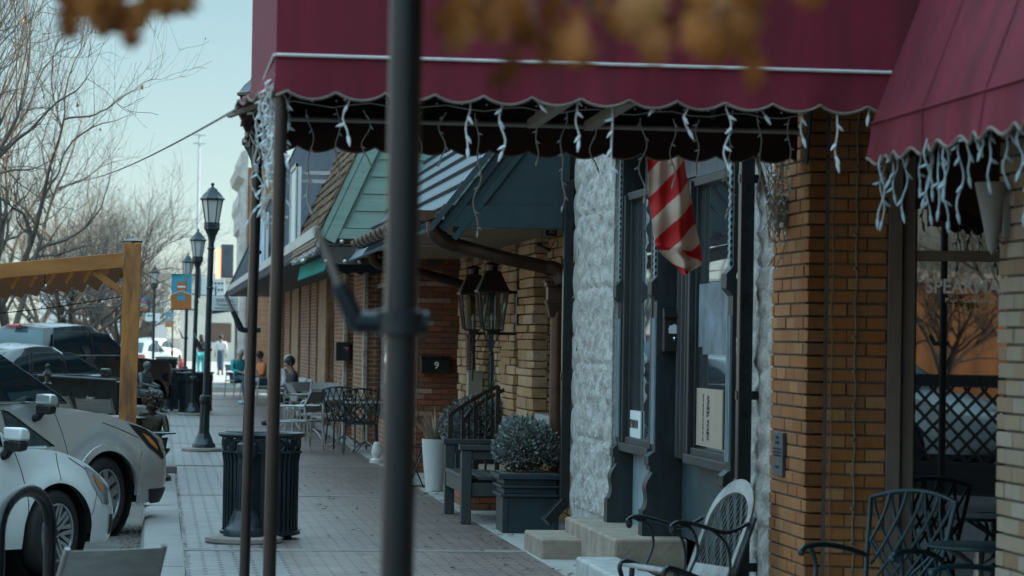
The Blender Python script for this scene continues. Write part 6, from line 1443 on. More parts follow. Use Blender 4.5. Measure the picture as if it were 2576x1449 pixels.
# ================================================================ BARE TREES
def tree(label, H, seed, spread=1.0, dens=1.0, trunk_r=.16, fork=1.9, leaves=True, minr=.0045):
    rnd = random.Random(seed); t = thing('bare_tree', label, 'tree', (0, 0, 0), 0, 'bare street trees')
    TB, BR, LF = MB(), MB(), MB()
    def grow(p, d, L, r, lev, mb):
        n = max(3, int(L/.22)) if lev < 2 else max(3, int(L/.13)); P = [p]; R = [r]; d = d.normalized(); kids_ = []
        bend = Vector((rnd.uniform(-1, 1), rnd.uniform(-1, 1), rnd.uniform(-.1, .7)))
        for i in range(n):
            jt = .17 if lev < 2 else .26
            d = (d+bend*.035*(1+lev*.4)+Vector((rnd.gauss(0, jt), rnd.gauss(0, jt), rnd.gauss(0, jt)))*.42).normalized(); p = p+d*(L/n); P.append(p); R.append(max(minr*.7, r*(1-.72*(i+1)/n)))
            if i >= (1 if lev else 0): kids_.append((p, d, (i+1)/n, R[-1]))
        mb.tube(P, R, 8 if lev == 0 else 6 if lev == 1 else 4 if lev == 2 else 3, caps=False)
        if lev >= 4:
            if leaves and rnd.random() < .010:
                q = P[-1]; a = rnd.uniform(0, 6); s = .055; LF.add([q+Vector((s*cos(a+k*1.05)*(1 if k % 2 else .45), s*.4*sin(k), -.04+s*sin(a+k*1.05)*(1 if k % 2 else .45))) for k in range(6)], [(0, 1, 2, 3, 4, 5)])
            elif rnd.random() < .025: BR.ball(P[-1], .018, 5, 4)
            return
        cnt = (0, 6, 7, 6, 4)[lev+1] if lev < 3 else 4; cnt = int(cnt*dens+rnd.random())
        for k in range(cnt):
            q, dd, f, rr = kids_[min(len(kids_)-1, int((rnd.random()**.75)*len(kids_)))] if lev else kids_[-1-int(rnd.random()*min(3, len(kids_)))]
            ax = dd.cross(Vector((rnd.uniform(-1, 1), rnd.uniform(-1, 1), rnd.uniform(-.4, 1)))).normalized(); an = radians(rnd.uniform(28, 62) if lev else rnd.uniform(22, 60)*spread)
            nd = (Matrix.Rotation(an, 3, ax) @ dd); nd.z += .12 if lev else .1; nd.normalize()
            LL = L*rnd.uniform(.48, .72) if lev else (H-fork)*rnd.uniform(.62, .85)
            grow(q, nd, max(.18, LL), max(minr, rr*rnd.uniform(.55, .75) if lev else r*rnd.uniform(.42, .62)), lev+1, TB if lev < 1 else BR)
        if lev: grow(P[-1], d, L*.42, R[-1], lev+1, BR)
    grow(Vector((0, 0, -.15)), Vector((rnd.uniform(-.06, .06), rnd.uniform(-.06, .06), 1)), fork+.15, trunk_r, 0, TB)
    TB.build('trunk', M['bark'], t, smooth=60, world=False); BR.build('crown', M['branch'], t, smooth=60, world=False)
    if LF.v: LF.build('last_leaves', M['leaf'], t, smooth=0, world=False)
    return t
T1 = tree('large bare tree just left of view, its long limbs reaching in from the left', 7.4, 5, 1.25, .88, .19, 2.0)
T2 = tree('bare street tree with double trunk behind the pickup truck', 6.4, 23, 1.15, .92, .17, 1.7)
T3 = tree('bare street tree with leaning crown behind the cedar post', 6.0, 41, 1.2, .92, .16, 1.8)
def putt(o, x, y, rz, s=1.0, h=1.0): o.location = (x, y, -.13); o.rotation_euler = (0, 0, rz); o.scale = (s*h, s*h, s)
putt(T1, -2.95, 43, .4, .96, .62); putt(T2, gx(148, 77), 77, 1.0, 1.0, .8); putt(T3, gx(225, 96), 96, 2.0, 1.0, .85)
def d3(o, px, Y, rz, s, l, x=None, h=.8):
    c = dup(o, (gx(px, Y) if x is None else x, Y, -.13), rz, l); c.scale = (s*h, s*h, s)
d3(T1, 72, 60, 2.4, .92, 'bare tree with trunk left of pickup rear window'); d3(T2, 262, 112, 3.6, 1.05, 'bare tree at far end of the parking row'); d3(T3, 205, 132, 5.0, 1.1, 'very distant bare tree right of the traffic light')
d3(T1, 0, 27.5, 4.2, .9, 'bare tree close by whose upper twigs cross the top left corner', -2.6, .5); d3(T2, 325, 150, .7, 1.1, 'distant bare tree right of the cedar post'); d3(T3, 360, 175, 2.7, 1.05, 'distant bare tree behind the far pale lamp')
d3(T1, 110, 140, 1.5, 1.15, 'distant bare tree between the two main trunks'); d3(T2, 300, 92, 5.4, .98, 'bare tree behind the top of the cedar post')
d3(T3, 0, -24, .7, 1.1, 'bare tree behind the viewpoint, mirrored in shop window', -8.5); d3(T1, 0, -34, 2.2, 1.15, 'second bare tree behind the viewpoint, mirrored in shop window', -12.0)
d3(T2, 0, -38, 1.7, .8, 'low bushy bare tree before the orange row, mirrored in shop window', -14.5, 1.3); d3(T3, 0, -30, 4.7, .7, 'small bare tree before the orange row, mirrored in shop window', -13.5, 1.3)
# ================================================================ out of focus oak leaves hanging before the lens
def oakleaf(b, p, d, n, s, rnd):
    """lobed leaf in the plane (d, n x d), slightly cupped, with thickness from cupping"""
    d = d.normalized(); u = d.cross(n).normalized(); w = u.cross(d); P = []
    prof = [(0, .0), (.10, .10), (.22, .34), (.30, .40), (.36, .18), (.50, .50), (.58, .54), (.62, .22), (.76, .38), (.84, .34), (.88, .14), (1.0, .0)]
    L = [(t, k) for t, k in prof]+[(t, -k) for t, k in reversed(prof[1:-1])]
    c = len(b.v); b.add([p+d*s*t+u*s*k*.9+w*s*(.35*abs(k)-.25*t*t) for t, k in L], [tuple(range(len(L)))])
    b.add([p-d*s*.35, p-d*s*.33+u*s*.02, p+u*s*.02, p], [(0, 1, 2, 3)])
def leafy(label, Y, spots, s, seed):
    rnd = random.Random(seed); t = thing('oak_branch', label, 'branch', tuple(aty(spots[0][0], spots[0][1]-60, Y))); b = MB(); tw = MB()
    xs = sorted(q[0] for q in spots); A, B_ = aty(xs[0]-80, -170, Y), aty(xs[-1]+200, -210, Y); tw.tube(bez([A, (A+B_)/2+Vector((0, .05, -.01)), B_], 8), [.004]*17, 7)
    for (px, py, q) in spots:
        p = aty(px, py, Y*rnd.uniform(.93, 1.08)); tw.tube([Vector((p.x, Y, A.z)), p], .0012, 4)
        for k in range(q):
            o = p+Vector((rnd.gauss(0, .012), rnd.gauss(0, .03), rnd.gauss(0, .010)))
            oakleaf(b, o, Vector((rnd.uniform(-.7, .7), rnd.uniform(-.5, .5), -1)), Vector((rnd.uniform(-1, 1), -1, rnd.uniform(-.5, .5))), s*rnd.uniform(.8, 1.2), rnd)
    b.build('leaves', M['leaf'], t, smooth=0); tw.build('twig', M['twig'], t); return t
rnd = random.Random(3)
S1 = []
for cx, n, lo, hi in ((1175, 3, -25, 50), (1250, 5, -25, 70), (1335, 4, -25, 115), (1410, 4, -25, 60), (1490, 5, -25, 85), (1580, 3, -35, 20), (1650, 4, -25, 45), (1735, 6, -25, 80), (1810, 8, -15, 115), (1865, 5, -15, 80), (1960, 2, -45, 5)):
    for k in range(n): S1.append((cx+rnd.uniform(-45, 45), lo+(hi-lo)*rnd.random()**1.2-35, 1))
leafy('blurred brown oak leaves hanging over the maroon canopy', 2.95, S1, .048, 6)
S2 = []
for cx, n, lo, hi in ((155, 4, -30, 10), (200, 4, -30, 20), (245, 5, -20, 60), (290, 5, -20, 70), (345, 4, -30, 25), (405, 3, -40, 25), (500, 1, -50, -20)):
    for k in range(n): S2.append((cx+rnd.uniform(-28, 28), lo+(hi-lo)*rnd.random()-35, 1))
leafy('blurred dark brown oak leaves against the sky at top left', 3.4, S2, .044, 15)
# ================================================================ PEOPLE AND STATUES: one skinned body grown from a joint skeleton
def skinmesh(joints, edges, name, m, parent, root=0, sub=2):
    """joints: (x, y, z, radius); the Skin modifier is applied so the result is one plain continuous mesh"""
    me = bpy.data.meshes.new(name); me.from_pydata([j[:3] for j in joints], edges, []); o = bpy.data.objects.new(name, me); COL.objects.link(o)
    md = o.modifiers.new('skin', 'SKIN'); md.use_smooth_shade = True; md.branch_smoothing = .3
    if not me.skin_vertices: 
        bpy.context.view_layer.objects.active = o
        bpy.ops.mesh.customdata_skin_add()
    for i, j in enumerate(joints):
        rr = j[3]; me.skin_vertices[0].data[i].radius = rr if isinstance(rr, tuple) else (rr, rr); me.skin_vertices[0].data[i].use_root = (i == root)
    sb = o.modifiers.new('sub', 'SUBSURF'); sb.levels = sub; sb.render_levels = sub
    dg = bpy.context.evaluated_depsgraph_get(); n = bpy.data.meshes.new_from_object(o.evaluated_get(dg)); bpy.data.objects.remove(o)
    n.materials.clear(); n.materials.append(m)
    for p in n.polygons: p.use_smooth = True; p.material_index = 0
    r = bpy.data.objects.new(name, n); COL.objects.link(r); r.parent = parent; WX[r] = WX[parent]; TREE.setdefault(parent, []).append(r); return r
def person(label, loc, rz, pose, sk='skin', top='clothwhite', legs='clothblue', hair='hairdark', shoe='shoe', skirt=False, cat='person', allm=None, hairlen=.1, scale=1.0, name='person'):
    """pose: joint positions in metres facing +x; y left"""
    t = thing(name, label, cat, (0, 0, 0)); J = {k: Vector(v) for k, v in pose.items()}
    m = lambda k: allm or M[k]
    V, Ed, ix = [], [], {}
    def jn(n, p, r): ix[n] = len(V); V.append((p[0], p[1], p[2], r)); return ix[n]
    def ed(a, b): Ed.append((ix[a], ix[b]))
    pel, che, nek, hd = J['pelvis'], J['chest'], J['neck'], J['head']
    jn('pelvis', pel, (.15, .11)); jn('waist', pel.lerp(che, .5), (.125, .10)); jn('chest', che, (.15, .115)); jn('neck', nek, .055)
    up = (hd-nek).normalized(); fw = Vector((1, 0, 0)); fw = (fw-up*fw.dot(up)).normalized(); lf = up.cross(fw)
    jn('jaw', hd-up*.05+fw*.02, .068); jn('head', hd+up*.03, .088); jn('crown', hd+up*.09-fw*.01, .06); jn('nose', hd+fw*.105-up*.01, .014)
    for a, b in (('pelvis', 'waist'), ('waist', 'chest'), ('chest', 'neck'), ('neck', 'jaw'), ('jaw', 'head'), ('head', 'crown'), ('head', 'nose')): ed(a, b)
    for s, c in ((1, 'l'), (-1, 'r')):
        sh, el, wr = J['sh'+c], J['el'+c], J['wr'+c]; jn('sh'+c, sh, .058); jn('el'+c, el, .04); jn('wr'+c, wr, .027); ed('chest', 'sh'+c); ed('sh'+c, 'el'+c); ed('el'+c, 'wr'+c)
        d = (wr-el).normalized(); sd = d.cross(Vector((0, s, .2))).normalized(); pm = wr+d*.055; jn('palm'+c, pm, (.032, .018)); ed('wr'+c, 'palm'+c)
        pl = d.cross(sd)
        for k, ln in enumerate((.062, .075, .078, .066, .05)):
            if k == 0: b0 = wr+d*.03+sd*.035; tip = b0+d*.04+sd*.02; jn('th'+c, b0, .010); jn('tht'+c, tip, .008); ed('palm'+c, 'th'+c); ed('th'+c, 'tht'+c)
            else:
                q = pm+d*.035+sd*(.026-.0175*(k-1)); jn('f%d'%k+c, q+d*ln*.5, .009); jn('g%d'%k+c, q+d*ln*.85-pl*.02, .0075); ed('palm'+c, 'f%d'%k+c); ed('f%d'%k+c, 'g%d'%k+c)
        hp, kn, an, to = J['hip'+c], J['kn'+c], J['an'+c], J['to'+c]; jn('hip'+c, hp, .085); jn('kn'+c, kn, .055); jn('an'+c, an, .036); jn('to'+c, to, .03); ed('pelvis', 'hip'+c); ed('hip'+c, 'kn'+c); ed('kn'+c, 'an'+c); ed('an'+c, 'to'+c)
    skinmesh(V, Ed, 'body', m(sk), t)
    b = MB()
    for s in (-1, 1): b.ball(hd+fw*.078+lf*s*.032+up*.012, .011, 8, 6)
    b.build('eyes', m('hairdark'), t, world=False)
    b = MB()
    for s in (-1, 1): b.ball(hd+lf*s*.086, .022, 8, 6, (.6, .3, 1.1))
    b.build('ears', m(sk), t, world=False)
    b = MB(); b.tube([hd+fw*.088-up*.045+lf*k*.02 for k in (-1, 0, 1)], .006, 6); b.build('mouth', m(sk) if allm else M['redlens'] if False else m(sk), t, world=False)
    # garments follow the limbs a little outside the body
    g = 1.16
    tv = [tuple(pel+(che-pel)*.12)+((.165, .125),), tuple(pel.lerp(che, .5))+((.15, .12),), tuple(che)+((.17, .13),), tuple(nek-up*.02)+(.075,)]; te = [(0, 1), (1, 2), (2, 3)]
    for c in 'lr':
        k = len(tv); tv += [tuple(J['sh'+c])+(.066,), tuple(J['el'+c])+(.048,), tuple(J['el'+c].lerp(J['wr'+c], .82))+(.036,)]; te += [(2, k), (k, k+1), (k+1, k+2)]
    skinmesh(tv, te, 'top', m(top), t)
    tv = [tuple(pel)+((.17, .135),)]; te = []
    if skirt:
        kn = (J['knl']+J['knr'])/2; an = (J['anl']+J['anr'])/2; tv = [tuple(pel+Vector((0, 0, .1)))+((.15, .12),), tuple(pel)+((.19, .145),), tuple(kn)+((.20, .15),), tuple(kn.lerp(an, .8))+((.21, .16),)]; te = [(0, 1), (1, 2), (2, 3)]
    else:
        for c in 'lr':
            k = len(tv); tv += [tuple(J['hip'+c])+(.105,), tuple(J['kn'+c])+(.076,), tuple(J['an'+c].lerp(J['kn'+c], .12))+(.058,)]; te += [(0, k), (k, k+1), (k+1, k+2)]
    skinmesh(tv, te, 'skirt' if skirt else 'trousers', m(legs), t)
    b = MB(); n = 10
    b.ball(hd+up*.042-fw*.022, .104, 14, 9, (1.0, .93, 1.0))
    if hairlen > .12: b.ball(hd-up*.06-fw*.055, .085, 12, 8, (.8, 1.05, 1.5))
    b.build('hair', m(hair), t, world=False)
    for c in 'lr':
        a_, o_ = J['an'+c], J['to'+c]; d = (o_-a_); d.z = 0; d = d.normalized() if d.length > .01 else Vector((1, 0, 0)); b = MB(); b.tube([Vector((a_.x, a_.y, .045))-d*.06, Vector((a_.x, a_.y, .05)), Vector((a_.x, a_.y, .045))+d*.11, Vector((a_.x, a_.y, .035))+d*.19], [.036, .046, .044, .028], 10); b.build('shoe', m(shoe), t, world=False)
    t.location = loc; t.rotation_euler = (0, 0, rz); t.scale = (scale, scale, scale); WX[t] = (Vector(loc), rz); return t
def standing(step=.0, bend=.0):
    return dict(pelvis=(0, 0, .93), chest=(.01, 0, 1.25), neck=(.0, 0, 1.42), head=(.02, 0, 1.52), shl=(0, .18, 1.35), shr=(0, -.18, 1.35), ell=(-.04+step*.3, .23, 1.07), elr=(-.04-step*.3, -.23, 1.07), wrl=(.05+step*.5, .22, .84), wrr=(.05-step*.3, -.22, .84),
        hipl=(0, .09, .88), hipr=(0, -.09, .88), knl=(.04-step*.4, .095, .48), knr=(.03+step*.6, -.095, .48), anl=(-step, .09, .08), anr=(step*.8, -.09, .08), tol=(.13-step, .10, .04), tor=(.13+step*.8, -.10, .04))
def sitting(cross=False):
    return dict(pelvis=(0, 0, .53), chest=(.03, 0, .86), neck=(.06, 0, 1.03), head=(.10, 0, 1.14), shl=(.03, .18, .96), shr=(.03, -.18, .96), ell=(.10, .24, .72), elr=(.10, -.24, .72), wrl=(.34, .10, .68), wrr=(.34, -.08, .66),
        hipl=(.04, .10, .51), hipr=(.04, -.10, .51), knl=(.46, .12, .50), knr=(.45, -.10, .52), anl=(.44, .12, .09), anr=(.40 if not cross else .62, -.10, .09 if not cross else .30), tol=(.57, .13, .04), tor=(.53 if not cross else .74, -.10, .04 if not cross else .26))
fx = lambda px, Y: aty(px, 900, Y).x
person('woman walking away in pale top and long dark blue skirt', (fx(555, 115), 115, 0), radians(95), standing(.10), 'skindark', 'clothwhite', 'clothblue', 'hairdark', 'clothblack', skirt=True, hairlen=.1, scale=1.0)
person('person in dark top and teal trousers standing behind banner lamp', (fx(506, 108), 108, 0), radians(100), standing(.05), 'skindark', 'clothblack', 'clothteal', 'hairdark', 'clothblack', hairlen=.2, scale=1.0)
person('grey haired person in teal shirt and dark trousers sitting by kerb side of cafe', (fx(600, 74.5), 74.5, 0), radians(-62), sitting(True), 'skin', 'clothteal', 'clothblue', 'hairgrey', 'shoe', scale=1.0)
person('person in orange shirt seated between the two canopy posts', (fx(662, 67), 67, 0), radians(200), sitting(), 'skin', 'clothorange', 'clothblue', 'hairdark', 'shoe', scale=1.0)
person('person in dark jacket seated at far cafe table by brick wall', (fx(742, 51.5), 51.5, 0), radians(190), sitting(), 'skin', 'clothblack', 'clothblack', 'hairdark', 'clothblack', scale=1.0)
person('dark clothed diner leaning behind the far cafe table', (fx(716, 55), 55, 0), radians(-20), sitting(), 'skin', 'clothwhite', 'clothblack', 'hairgrey', 'clothblack', scale=1.0)
def seatunder(px, Y, rz, l): dup(ac, (fx(px, Y), Y, 0), radians(rz), l)
seatunder(600, 74.5, -62, 'pale armchair under the teal shirted person'); seatunder(662, 67, 200, 'armchair under the orange shirted person'); seatunder(742, 51.5, 190, 'armchair under the dark jacketed diner'); seatunder(716, 55, -20, 'armchair under the grey haired diner behind post')
person('person in blue jacket seated behind the viewpoint, mirrored in shop window', (.9, 3.2, -.1), radians(120), sitting(), 'skin', 'clothblue', 'clothblack', 'hairgrey', 'clothblack')
# statues
sp = dict(sitting()); 
def statue(label, px, py, Y, rz, zb, sc, mt, plinth_h=None):
    X = aty(px, py, Y).x; s = person(label, (X, Y, zb), rz, sitting(), cat='statue', allm=mt, scale=sc, name='bronze_statue')
    return X
bx_ = statue('weathered bronze statue of seated figure beyond cedar post', 362, 960, 44, radians(-35), .42, .62, M['statuegrey'])
t = thing('granite_plinth', 'brown granite plinth beneath the seated bronze statue', 'plinth', (bx_, 44, 0)); b = MB(); b.box(bx_-.30, bx_+.30, 43.6, 44.5, -.13, .10); b.box(bx_-.26, bx_+.26, 43.65, 44.45, .10, .52); b.build('block', M['plinth'], t, smooth=0, bevel=.02)
bx_ = statue('dark bronze statue of a curly haired child sitting by the kerb', 384, 1045, 31.5, radians(-100), .02, .74, M['statue'])
b = MB(); rnd = random.Random(2); hc = Vector((bx_, 31.5, .02))+Vector((.0, -.08, 1.17*.74))
hp = aty(384, 1008, 31.46)
for i in range(70):
    d = Vector((rnd.gauss(0, 1), rnd.gauss(0, 1), rnd.gauss(.3, 1))).normalized(); b.ball(hp+d*.095, rnd.uniform(.02, .034), 7, 5)
st_ = [o for o in COL.objects if o.name.startswith('bronze_statue') and o.parent is None][-1]
L0 = WX[st_][0]; b.v = [tuple(L0+(Vector(q)-L0)/.74) for q in b.v]; b.build('curls', M['statue'], st_)
t = thing('stone_stool', 'low bronze stool under the child statue', 'stool', (bx_, 31.6, 0)); b = MB(); b.lathe([(.22, 0), (.22, .05), (.15, .1), (.15, .28), (.2, .34), (.2, .37)], (bx_, 31.55, 0), 20); b.build('seat', M['statue'], t)
b = MB(); b.lathe([(.001, .60), (.17, .60), (.17, .615), (.001, .615)], (aty(402, 1078, 29.5).x, 29.5, -.0), 24); b.lathe([(.02, 0), (.02, .6)], (aty(402, 1078, 29.5).x, 29.5, 0), 10); tag(b.build('round_side_table', M['iron']), 'small round metal side table at the silver car headlight', 'table')
# kerbside utility boxes
b = MB(); c = gnd(432, 1190); b.box(c.x-.10, c.x+.06, c.y-.1, c.y+.25, .004, .085); tag(b.build('kerb_block', M['plinth'], smooth=0, bevel=.01), 'low brown block lying on the kerb by silver car nose', 'block')
# ================================================================ STREET END: signs, lights, buildings
def board(px0, py0, px1, py1, Y, name, lab, cat, m, depth=.06):
    t = thing(name, lab, cat, tuple(aty((px0+px1)/2, py1, Y))); a, c = aty(px0, py1, Y), aty(px1, py0, Y); b = MB(); b.box(a.x, c.x, Y, Y+depth, a.z, c.z); b.build('board', m, t, smooth=0, bevel=.01); return t, a, c
t, a, c = board(533, 747, 601, 781, 79, 'projecting_sign', 'white projecting shop sign with blurred grey lettering', 'sign', M['signwhite'])
text('sign_lettering', 'ESSENTIAL', (a.x+.12, 78.99, a.z+.25), (1, 0, 0), (0, 0, 1), .085, M['bluebox'], t, width=.5); text('sign_lettering', 'Transparency', (a.x+.12, 78.99, a.z+.12), (1, 0, 0), (0, 0, 1), .085, M['bluebox'], t, width=.55)
b = MB(); b.box(a.x+.08, c.x-.1, 78.985, 79, a.z+.06, a.z+.075); b.build('rule_line', M['ink'], t, smooth=0); b = MB(); b.tube([(c.x-.1, 79.03, c.z), (c.x-.1, 79.03, c.z+.3)], .02, 6); b.build('hanger', M['iron'], t)
b = MB(); b.tube([(a.x+.1, 79.03, c.z), (a.x+.1, 79.03, c.z+.3)], .02, 6); b.build('hanger', M['iron'], t)
NEON = emit('neon_tube', (1., .22, .12), 1.2)
t, a, c = board(556, 615, 588, 697, 80, 'box_sign', 'dark box sign with glowing coral neon edge', 'sign', M['greyboard'], .9)
b = MB(); b.box(a.x-.13, a.x-.02, 80.1, 80.8, a.z-.03, c.z-.12); b.build('neon_face', NEON, t, smooth=0)
t, a, c = board(505, 697, 566, 742, 86, 'rounded_sign', 'white rounded sign board with small black figures', 'sign', M['signwhite'])
b = MB(); b.box(a.x-.12, a.x-.005, 85.98, 86.04, a.z-.1, c.z+.25); b.build('dark_edge', M['bluebox'], t, smooth=0)
b = MB()
for r_ in (0, 1):
    for k in range(5): b.box(a.x+.22+k*.1, a.x+.27+k*.1, 85.985, 86, a.z+.14+r_*.2, a.z+.20+r_*.2)
b.build('black_figures', M['ink'], t, smooth=0)
b = MB(); b.tube([(a.x+.3, 86.05, -.1), (a.x+.3, 86.05, a.z)], .05, 8); b.build('post', M['iron'], t)
# ice cream shaped sign, wayfinding sign, street sign, traffic lights
t, a, c = board(349, 748, 378, 787, 88.2, 'ice_cream_sign', 'dark sign with pink and orange ice cream cone picture', 'sign', M['bluebox'])
b = MB(); w_ = c.x-a.x; h_ = c.z-a.z
b.box(a.x+.1*w_, a.x+.75*w_, 88.17, 88.2, a.z+.10*h_, a.z+.32*h_); b.build('orange_cone', M['banorange'], t, smooth=0)
b = MB()
for k in range(3): b.bar((a.x+.15*w_, 88.18, a.z+(.62-.1*k)*h_), (a.x+.8*w_, 88.18, a.z+(.50-.1*k)*h_), .03, .03, up=(0, 1, 0))
b.build('cream_swirls', M['farcream'], t, smooth=0); b = MB(); b.box(a.x+.2*w_, a.x+.7*w_, 88.17, 88.2, a.z+.66*h_, a.z+.82*h_); b.build('pink_cap', M['pink'], t, smooth=0)
b = MB(); b.box(a.x, a.x+.9*w_, 88.17, 88.2, a.z+.84*h_, a.z+.95*h_); b.build('blue_top', M['banblue'], t, smooth=0)
t, a, c = board(366, 788, 402, 808, 110, 'wayfinding_sign', 'white wayfinding sign with teal arrow left of banner', 'sign', M['signwhite'])
b = MB(); b.box(a.x+.12, a.x+.32, 109.98, 110, a.z+.2, a.z+.25); b.add([(a.x+.05, 109.985, a.z+.225), (a.x+.14, 109.985, a.z+.30), (a.x+.14, 109.985, a.z+.15)], [(0, 1, 2)]); b.build('teal_arrow', M['teal'], t, smooth=0); b = MB(); b.tube([((a.x+c.x)/2, 110.05, -.1), ((a.x+c.x)/2, 110.05, a.z)], .03, 8); b.build('post', M['iron'], t)
t, a, c = board(400-7, 740-0, 461-61, 744, 120, 'street_name_sign', 'dark blue street name blade on traffic signal arm', 'sign', M['clothblue']) if False else board(267, 778, 299, 787, 120, 'street_name_sign', 'dark blue street name blade left of the cedar post', 'sign', M['clothblue'])
text('street_name', 'S Littler Ave', (a.x+.1, 119.98, a.z+.04), (1, 0, 0), (0, 0, 1), .075, M['signwhite'], t, width=.4)
t = thing('traffic_light', 'traffic signal glowing orange on a long arm', 'traffic light', tuple(aty(300, 840, 120))); b = MB(); pX = aty(307, 760, 120).x; b.tube([(pX, 120, -.13), (pX, 120, 4.2)], .08, 10); c = aty(238, 737, 120); b.tube([(pX, 120, 3.45), (c.x, 120, 3.45)], .05, 8); b.build('mast', M['iron'], t)
b = MB(); b.box(c.x-.22, c.x+.2, 120, 120.25, c.z-.35, c.z+.35); b.build('head', M['bluebox'], t, smooth=0)
AMB = emit('amber_signal', (1., .2, .03), 3.0); b = MB(); b.ball((c.x, 119.98, c.z), .135, 14, 8, (1, .4, 1.15)); b.build('signal_lens', AMB, t)
# overhead wire with a dangling clamp
b = MB(); P = [aty(x, y, Y) for x, y, Y in ((345, 676, 36), (395, 705, 50), (440, 727, 60), (456, 735, 63), (500, 742, 68), (560, 745, 72), (650, 741, 76), (690, 736, 77))]; b.tube(bez(P, 6), .010, 5); tag(b.build('overhead_wire', M['black']), 'thin black wire sagging from cedar post to the shops', 'cable')
b = MB(); P = [aty(x, y, 62.8) for x, y in ((449, 732), (455, 734), (458, 744), (466, 756))]; b.tube(bez(P, 5), [.02]*6+[.03]*5+[.02]*5, 6); tag(b.build('wire_clip', M['black']), 'black tail clip dangling from the thin overhead wire', 'clip')
# mast on the horizon
b = MB(); c = aty(499, 560, 420); tp = aty(502, 335, 420); b.tube([(c.x, 420, 0), (tp.x, 420, tp.z)], [.45, .18], 6); 
for z in (tp.z-1.5, tp.z-.2): b.tube([(tp.x-.9, 420, z), (tp.x+.9, 420, z)], .14, 5)
tag(b.build('radio_mast', mat('pale_mast_paint', (.45, .5, .52), .7)), 'thin pale radio mast rising far behind the street lamps', 'mast')
# brick block after the crossing with stone cornice
fb = thing('far_brick_block', 'tall orange brick corner block with carved pale cornice beyond crossing', 'building', (2.45, 89, 0)); XB = 2.62; Z1 = 7.4
b = MB(); b.box(XB+.06, 16, 89, 97, 0, Z1-.4); b.build('wall', brickmat('orange_far_brick', (.34, .17, .085), (.28, .13, .065), (.26, .2, .15), bw=.4, bh=.14, ms=.012), fb, smooth=0)
b = MB(); b.prism([(XB+.10, 0), (XB-.0, 0), (XB-.0, 5.0), (XB-.12, 5.1), (XB-.12, 5.6), (XB-.2, 5.8), (XB-.16, 6.2), (XB+.0, 6.35), (XB-.0, 6.6), (XB-.22, 6.75), (XB-.28, 7.0), (XB-.12, 7.1), (XB-.12, 7.5), (XB+.10, 7.6)], 88.9, 97, 'y'); b.build('cornice', M['cornice'], fb, smooth=0)
b = MB(); b.box(XB-.14, XB+.05, 88.85, 89.1, 0, 6.4); b.build('corner_strip', M['cornice'], fb, smooth=0)
for k in range(1): b = MB(); b.box(XB-.02, XB+.05, 91+k*5, 93.6+k*5, 3.6, 5.4); b.build('window', M['storeglass'], fb, smooth=0)
b = MB(); b.prism([(XB+.1, 3.2), (XB-.9, 2.55), (XB-.9, 2.35), (XB+.1, 2.5)], 90, 97, 'y'); b.build('dark_awning', M['navyawn'], fb, smooth=0)
b = MB()
for k in range(2): b.box(XB-.06, XB+.1, 90.5+k*3, 92.6+k*3, 0, 2.3)
b.build('shop_front', M['framewood'], fb, smooth=0)
# warm sunlit shop past the row, and the low pale buildings at the end of the street
def block(name, lab, x0, x1, y0, y1, z1, m, winm=None, wz=(1.2, 2.4), step=3.2, ww=1.6):
    t = thing(name, lab, 'building', ((x0+x1)/2, y0, 0)); b = MB(); b.box(x0, x1, y0, y1, -.13, z1); b.build('wall', m, t, smooth=0)
    b = MB(); b.box(x0-.15, x1+.15, y0-.15, y1+.15, z1, z1+.35); b.build('roof', M['cornice'], t, smooth=0)
    if winm:
        x = x0+step*.4
        while x+ww < x1: b = MB(); b.box(x, x+ww, y0-.03, y0+.1, *wz); f = b.build('window', winm, t, smooth=0); x += step
    return t
block('pale_warehouse', 'long white building closing the far end of the street', -9, .6, 215, 235, 4.6, M['farwhite'], M['storeglass'], (0, 2.6), 4.5, 2.2)
block('garage_building', 'bright white garage with wide grey door between tree trunks', -21, -11.5, 190, 205, 5.2, M['farwhite'], M['paleblue'], (0, 3.0), 4.5, 3)
block('cream_building', 'cream low building at far left behind the trees', -44, -24, 180, 200, 5.5, M['farcream'], M['storeglass'])
block('orange_roof_building', 'orange fronted low building at far left edge', -19, -14.6, 150, 158, 3.3, M['farorange'], M['storeglass'], (0, 2.0))
block('left_shop_row', 'grey shop row on the opposite side of street', -34, -19, -13.6, 120, 5.5, M['greyfar'], M['storeglass'])
block('left_orange_row', 'sunlit orange shop row on the opposite side near viewpoint', -34, -19, -78, -14, 3.35, M['farorange'])
block('end_brick_shop', 'tan shop far beyond the crossing on the right', 1.6, 14, 175, 215, 5.0, M['farcream'], M['storeglass'])
# far hazy tree line behind everything
b = MB(); rnd = random.Random(9)
for i in range(5200):
    x = rnd.uniform(-70, 40); y = rnd.uniform(245, 300); h_ = (3.5+3*noise.noise(Vector((x*.08, 0, 0)))+rnd.uniform(0, 2)); z = rnd.uniform(.3, 1)*h_; s = rnd.uniform(.3, .9); a = rnd.uniform(0, 6)
    d = Vector((cos(a), .3, abs(sin(a))+.4)).normalized()*s; b.add([(x, y, z), (x+d.x+.03, y, z+d.z), (x+d.x-.03, y, z+d.z)], [(0, 1, 2)])
o = b.build('distant_brush', M['branch'], smooth=0); o['kind'] = 'stuff'
# things only the shop window mirrors
block('white_sign_building', 'tall pale building behind the viewpoint, mirrored in shop window', -42, -31, -110, -84, 13, M['farcream'])
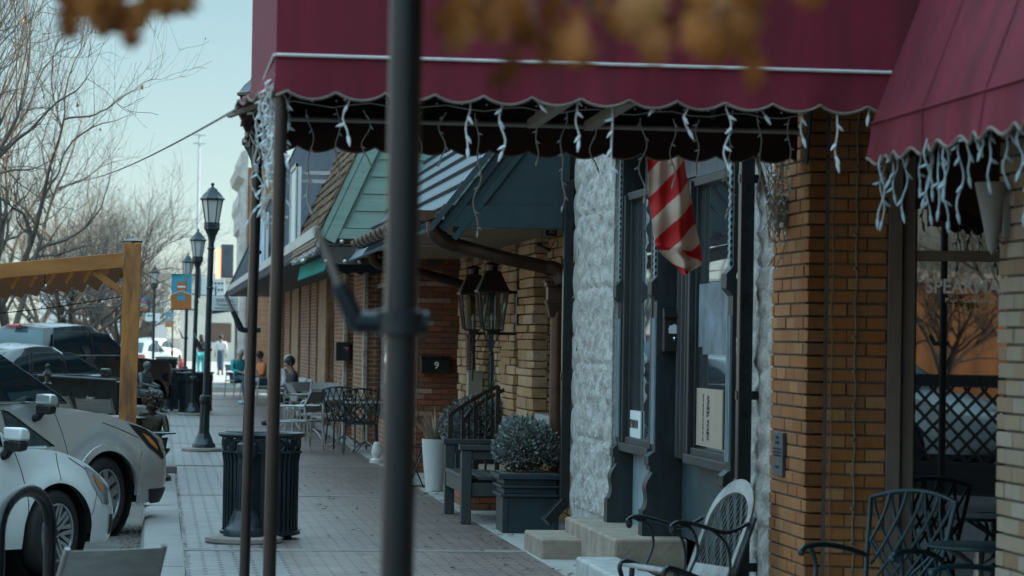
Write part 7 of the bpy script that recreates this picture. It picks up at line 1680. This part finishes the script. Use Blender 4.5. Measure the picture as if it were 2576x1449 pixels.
# ================================================================ LIGHT, SKY, CAMERA
EL, AZ = radians(27), radians(80)      # azimuth from +Y towards +X
w = bpy.data.worlds.new("World"); scene.world = w; w.use_nodes = True; nt = w.node_tree
sky = nt.nodes.new('ShaderNodeTexSky'); sky.sky_type = 'NISHITA'; sky.sun_disc = False; sky.sun_elevation = EL; sky.sun_rotation = AZ
sky.air_density = 1.0; sky.dust_density = .1; sky.ozone_density = 1.5
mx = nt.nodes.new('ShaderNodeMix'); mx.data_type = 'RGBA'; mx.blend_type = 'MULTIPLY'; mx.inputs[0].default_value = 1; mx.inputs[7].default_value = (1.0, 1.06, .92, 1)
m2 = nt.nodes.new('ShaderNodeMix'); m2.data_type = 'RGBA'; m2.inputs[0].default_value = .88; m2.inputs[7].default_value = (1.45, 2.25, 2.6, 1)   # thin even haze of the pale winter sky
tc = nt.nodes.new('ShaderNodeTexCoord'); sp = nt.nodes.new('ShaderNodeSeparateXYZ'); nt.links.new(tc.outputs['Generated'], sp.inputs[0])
hz = nt.nodes.new('ShaderNodeValToRGB'); cr = hz.color_ramp; SK = 8.0   # pale at the horizon, deeper above, brightness added overhead to lift the shade
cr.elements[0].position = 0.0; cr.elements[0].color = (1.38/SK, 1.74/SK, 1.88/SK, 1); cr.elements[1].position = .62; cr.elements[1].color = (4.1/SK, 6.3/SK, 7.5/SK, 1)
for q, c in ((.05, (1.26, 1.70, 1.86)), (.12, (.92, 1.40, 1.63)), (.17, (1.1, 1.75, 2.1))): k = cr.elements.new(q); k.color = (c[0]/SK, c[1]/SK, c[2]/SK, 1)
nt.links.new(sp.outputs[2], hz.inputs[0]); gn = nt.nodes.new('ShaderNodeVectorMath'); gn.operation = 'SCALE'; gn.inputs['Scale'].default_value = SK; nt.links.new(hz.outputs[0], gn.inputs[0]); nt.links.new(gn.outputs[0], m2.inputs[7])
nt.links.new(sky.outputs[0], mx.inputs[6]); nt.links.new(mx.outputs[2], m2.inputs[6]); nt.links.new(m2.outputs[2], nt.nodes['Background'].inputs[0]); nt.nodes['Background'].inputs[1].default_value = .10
sd = bpy.data.lights.new('sun', 'SUN'); sd.energy = 3.0; sd.angle = radians(.5); sd.color = (1, .86, .68)
so = bpy.data.objects.new('sun', sd); COL.objects.link(so); v = Vector((sin(AZ)*cos(EL), cos(AZ)*cos(EL), sin(EL))); so.rotation_euler = v.to_track_quat('Z', 'Y').to_euler(); so.location = (20, 0, 30)
cd = bpy.data.cameras.new('camera'); cam = bpy.data.objects.new('camera', cd); COL.objects.link(cam); scene.camera = cam
cd.sensor_width = 36; cd.lens = F/2576*36; cd.clip_end = 3000; cd.clip_start = .05
Mx = Matrix((RT, UP, -FW)).transposed().to_4x4(); Mx.translation = (0, 0, EYE); cam.matrix_world = Mx
cd.dof.use_dof = True; cd.dof.focus_distance = 22.5; cd.dof.aperture_fstop = 4.8; cd.dof.aperture_blades = 9
vs = scene.view_settings; vs.view_transform = 'Standard'; vs.look = 'None'; vs.gamma = 1; vs.exposure = 1.87; vs.use_curve_mapping = False
scene.cycles.max_bounces = 6; scene.cycles.transparent_max_bounces = 12; scene.cycles.caustics_reflective = False; scene.cycles.caustics_refractive = False
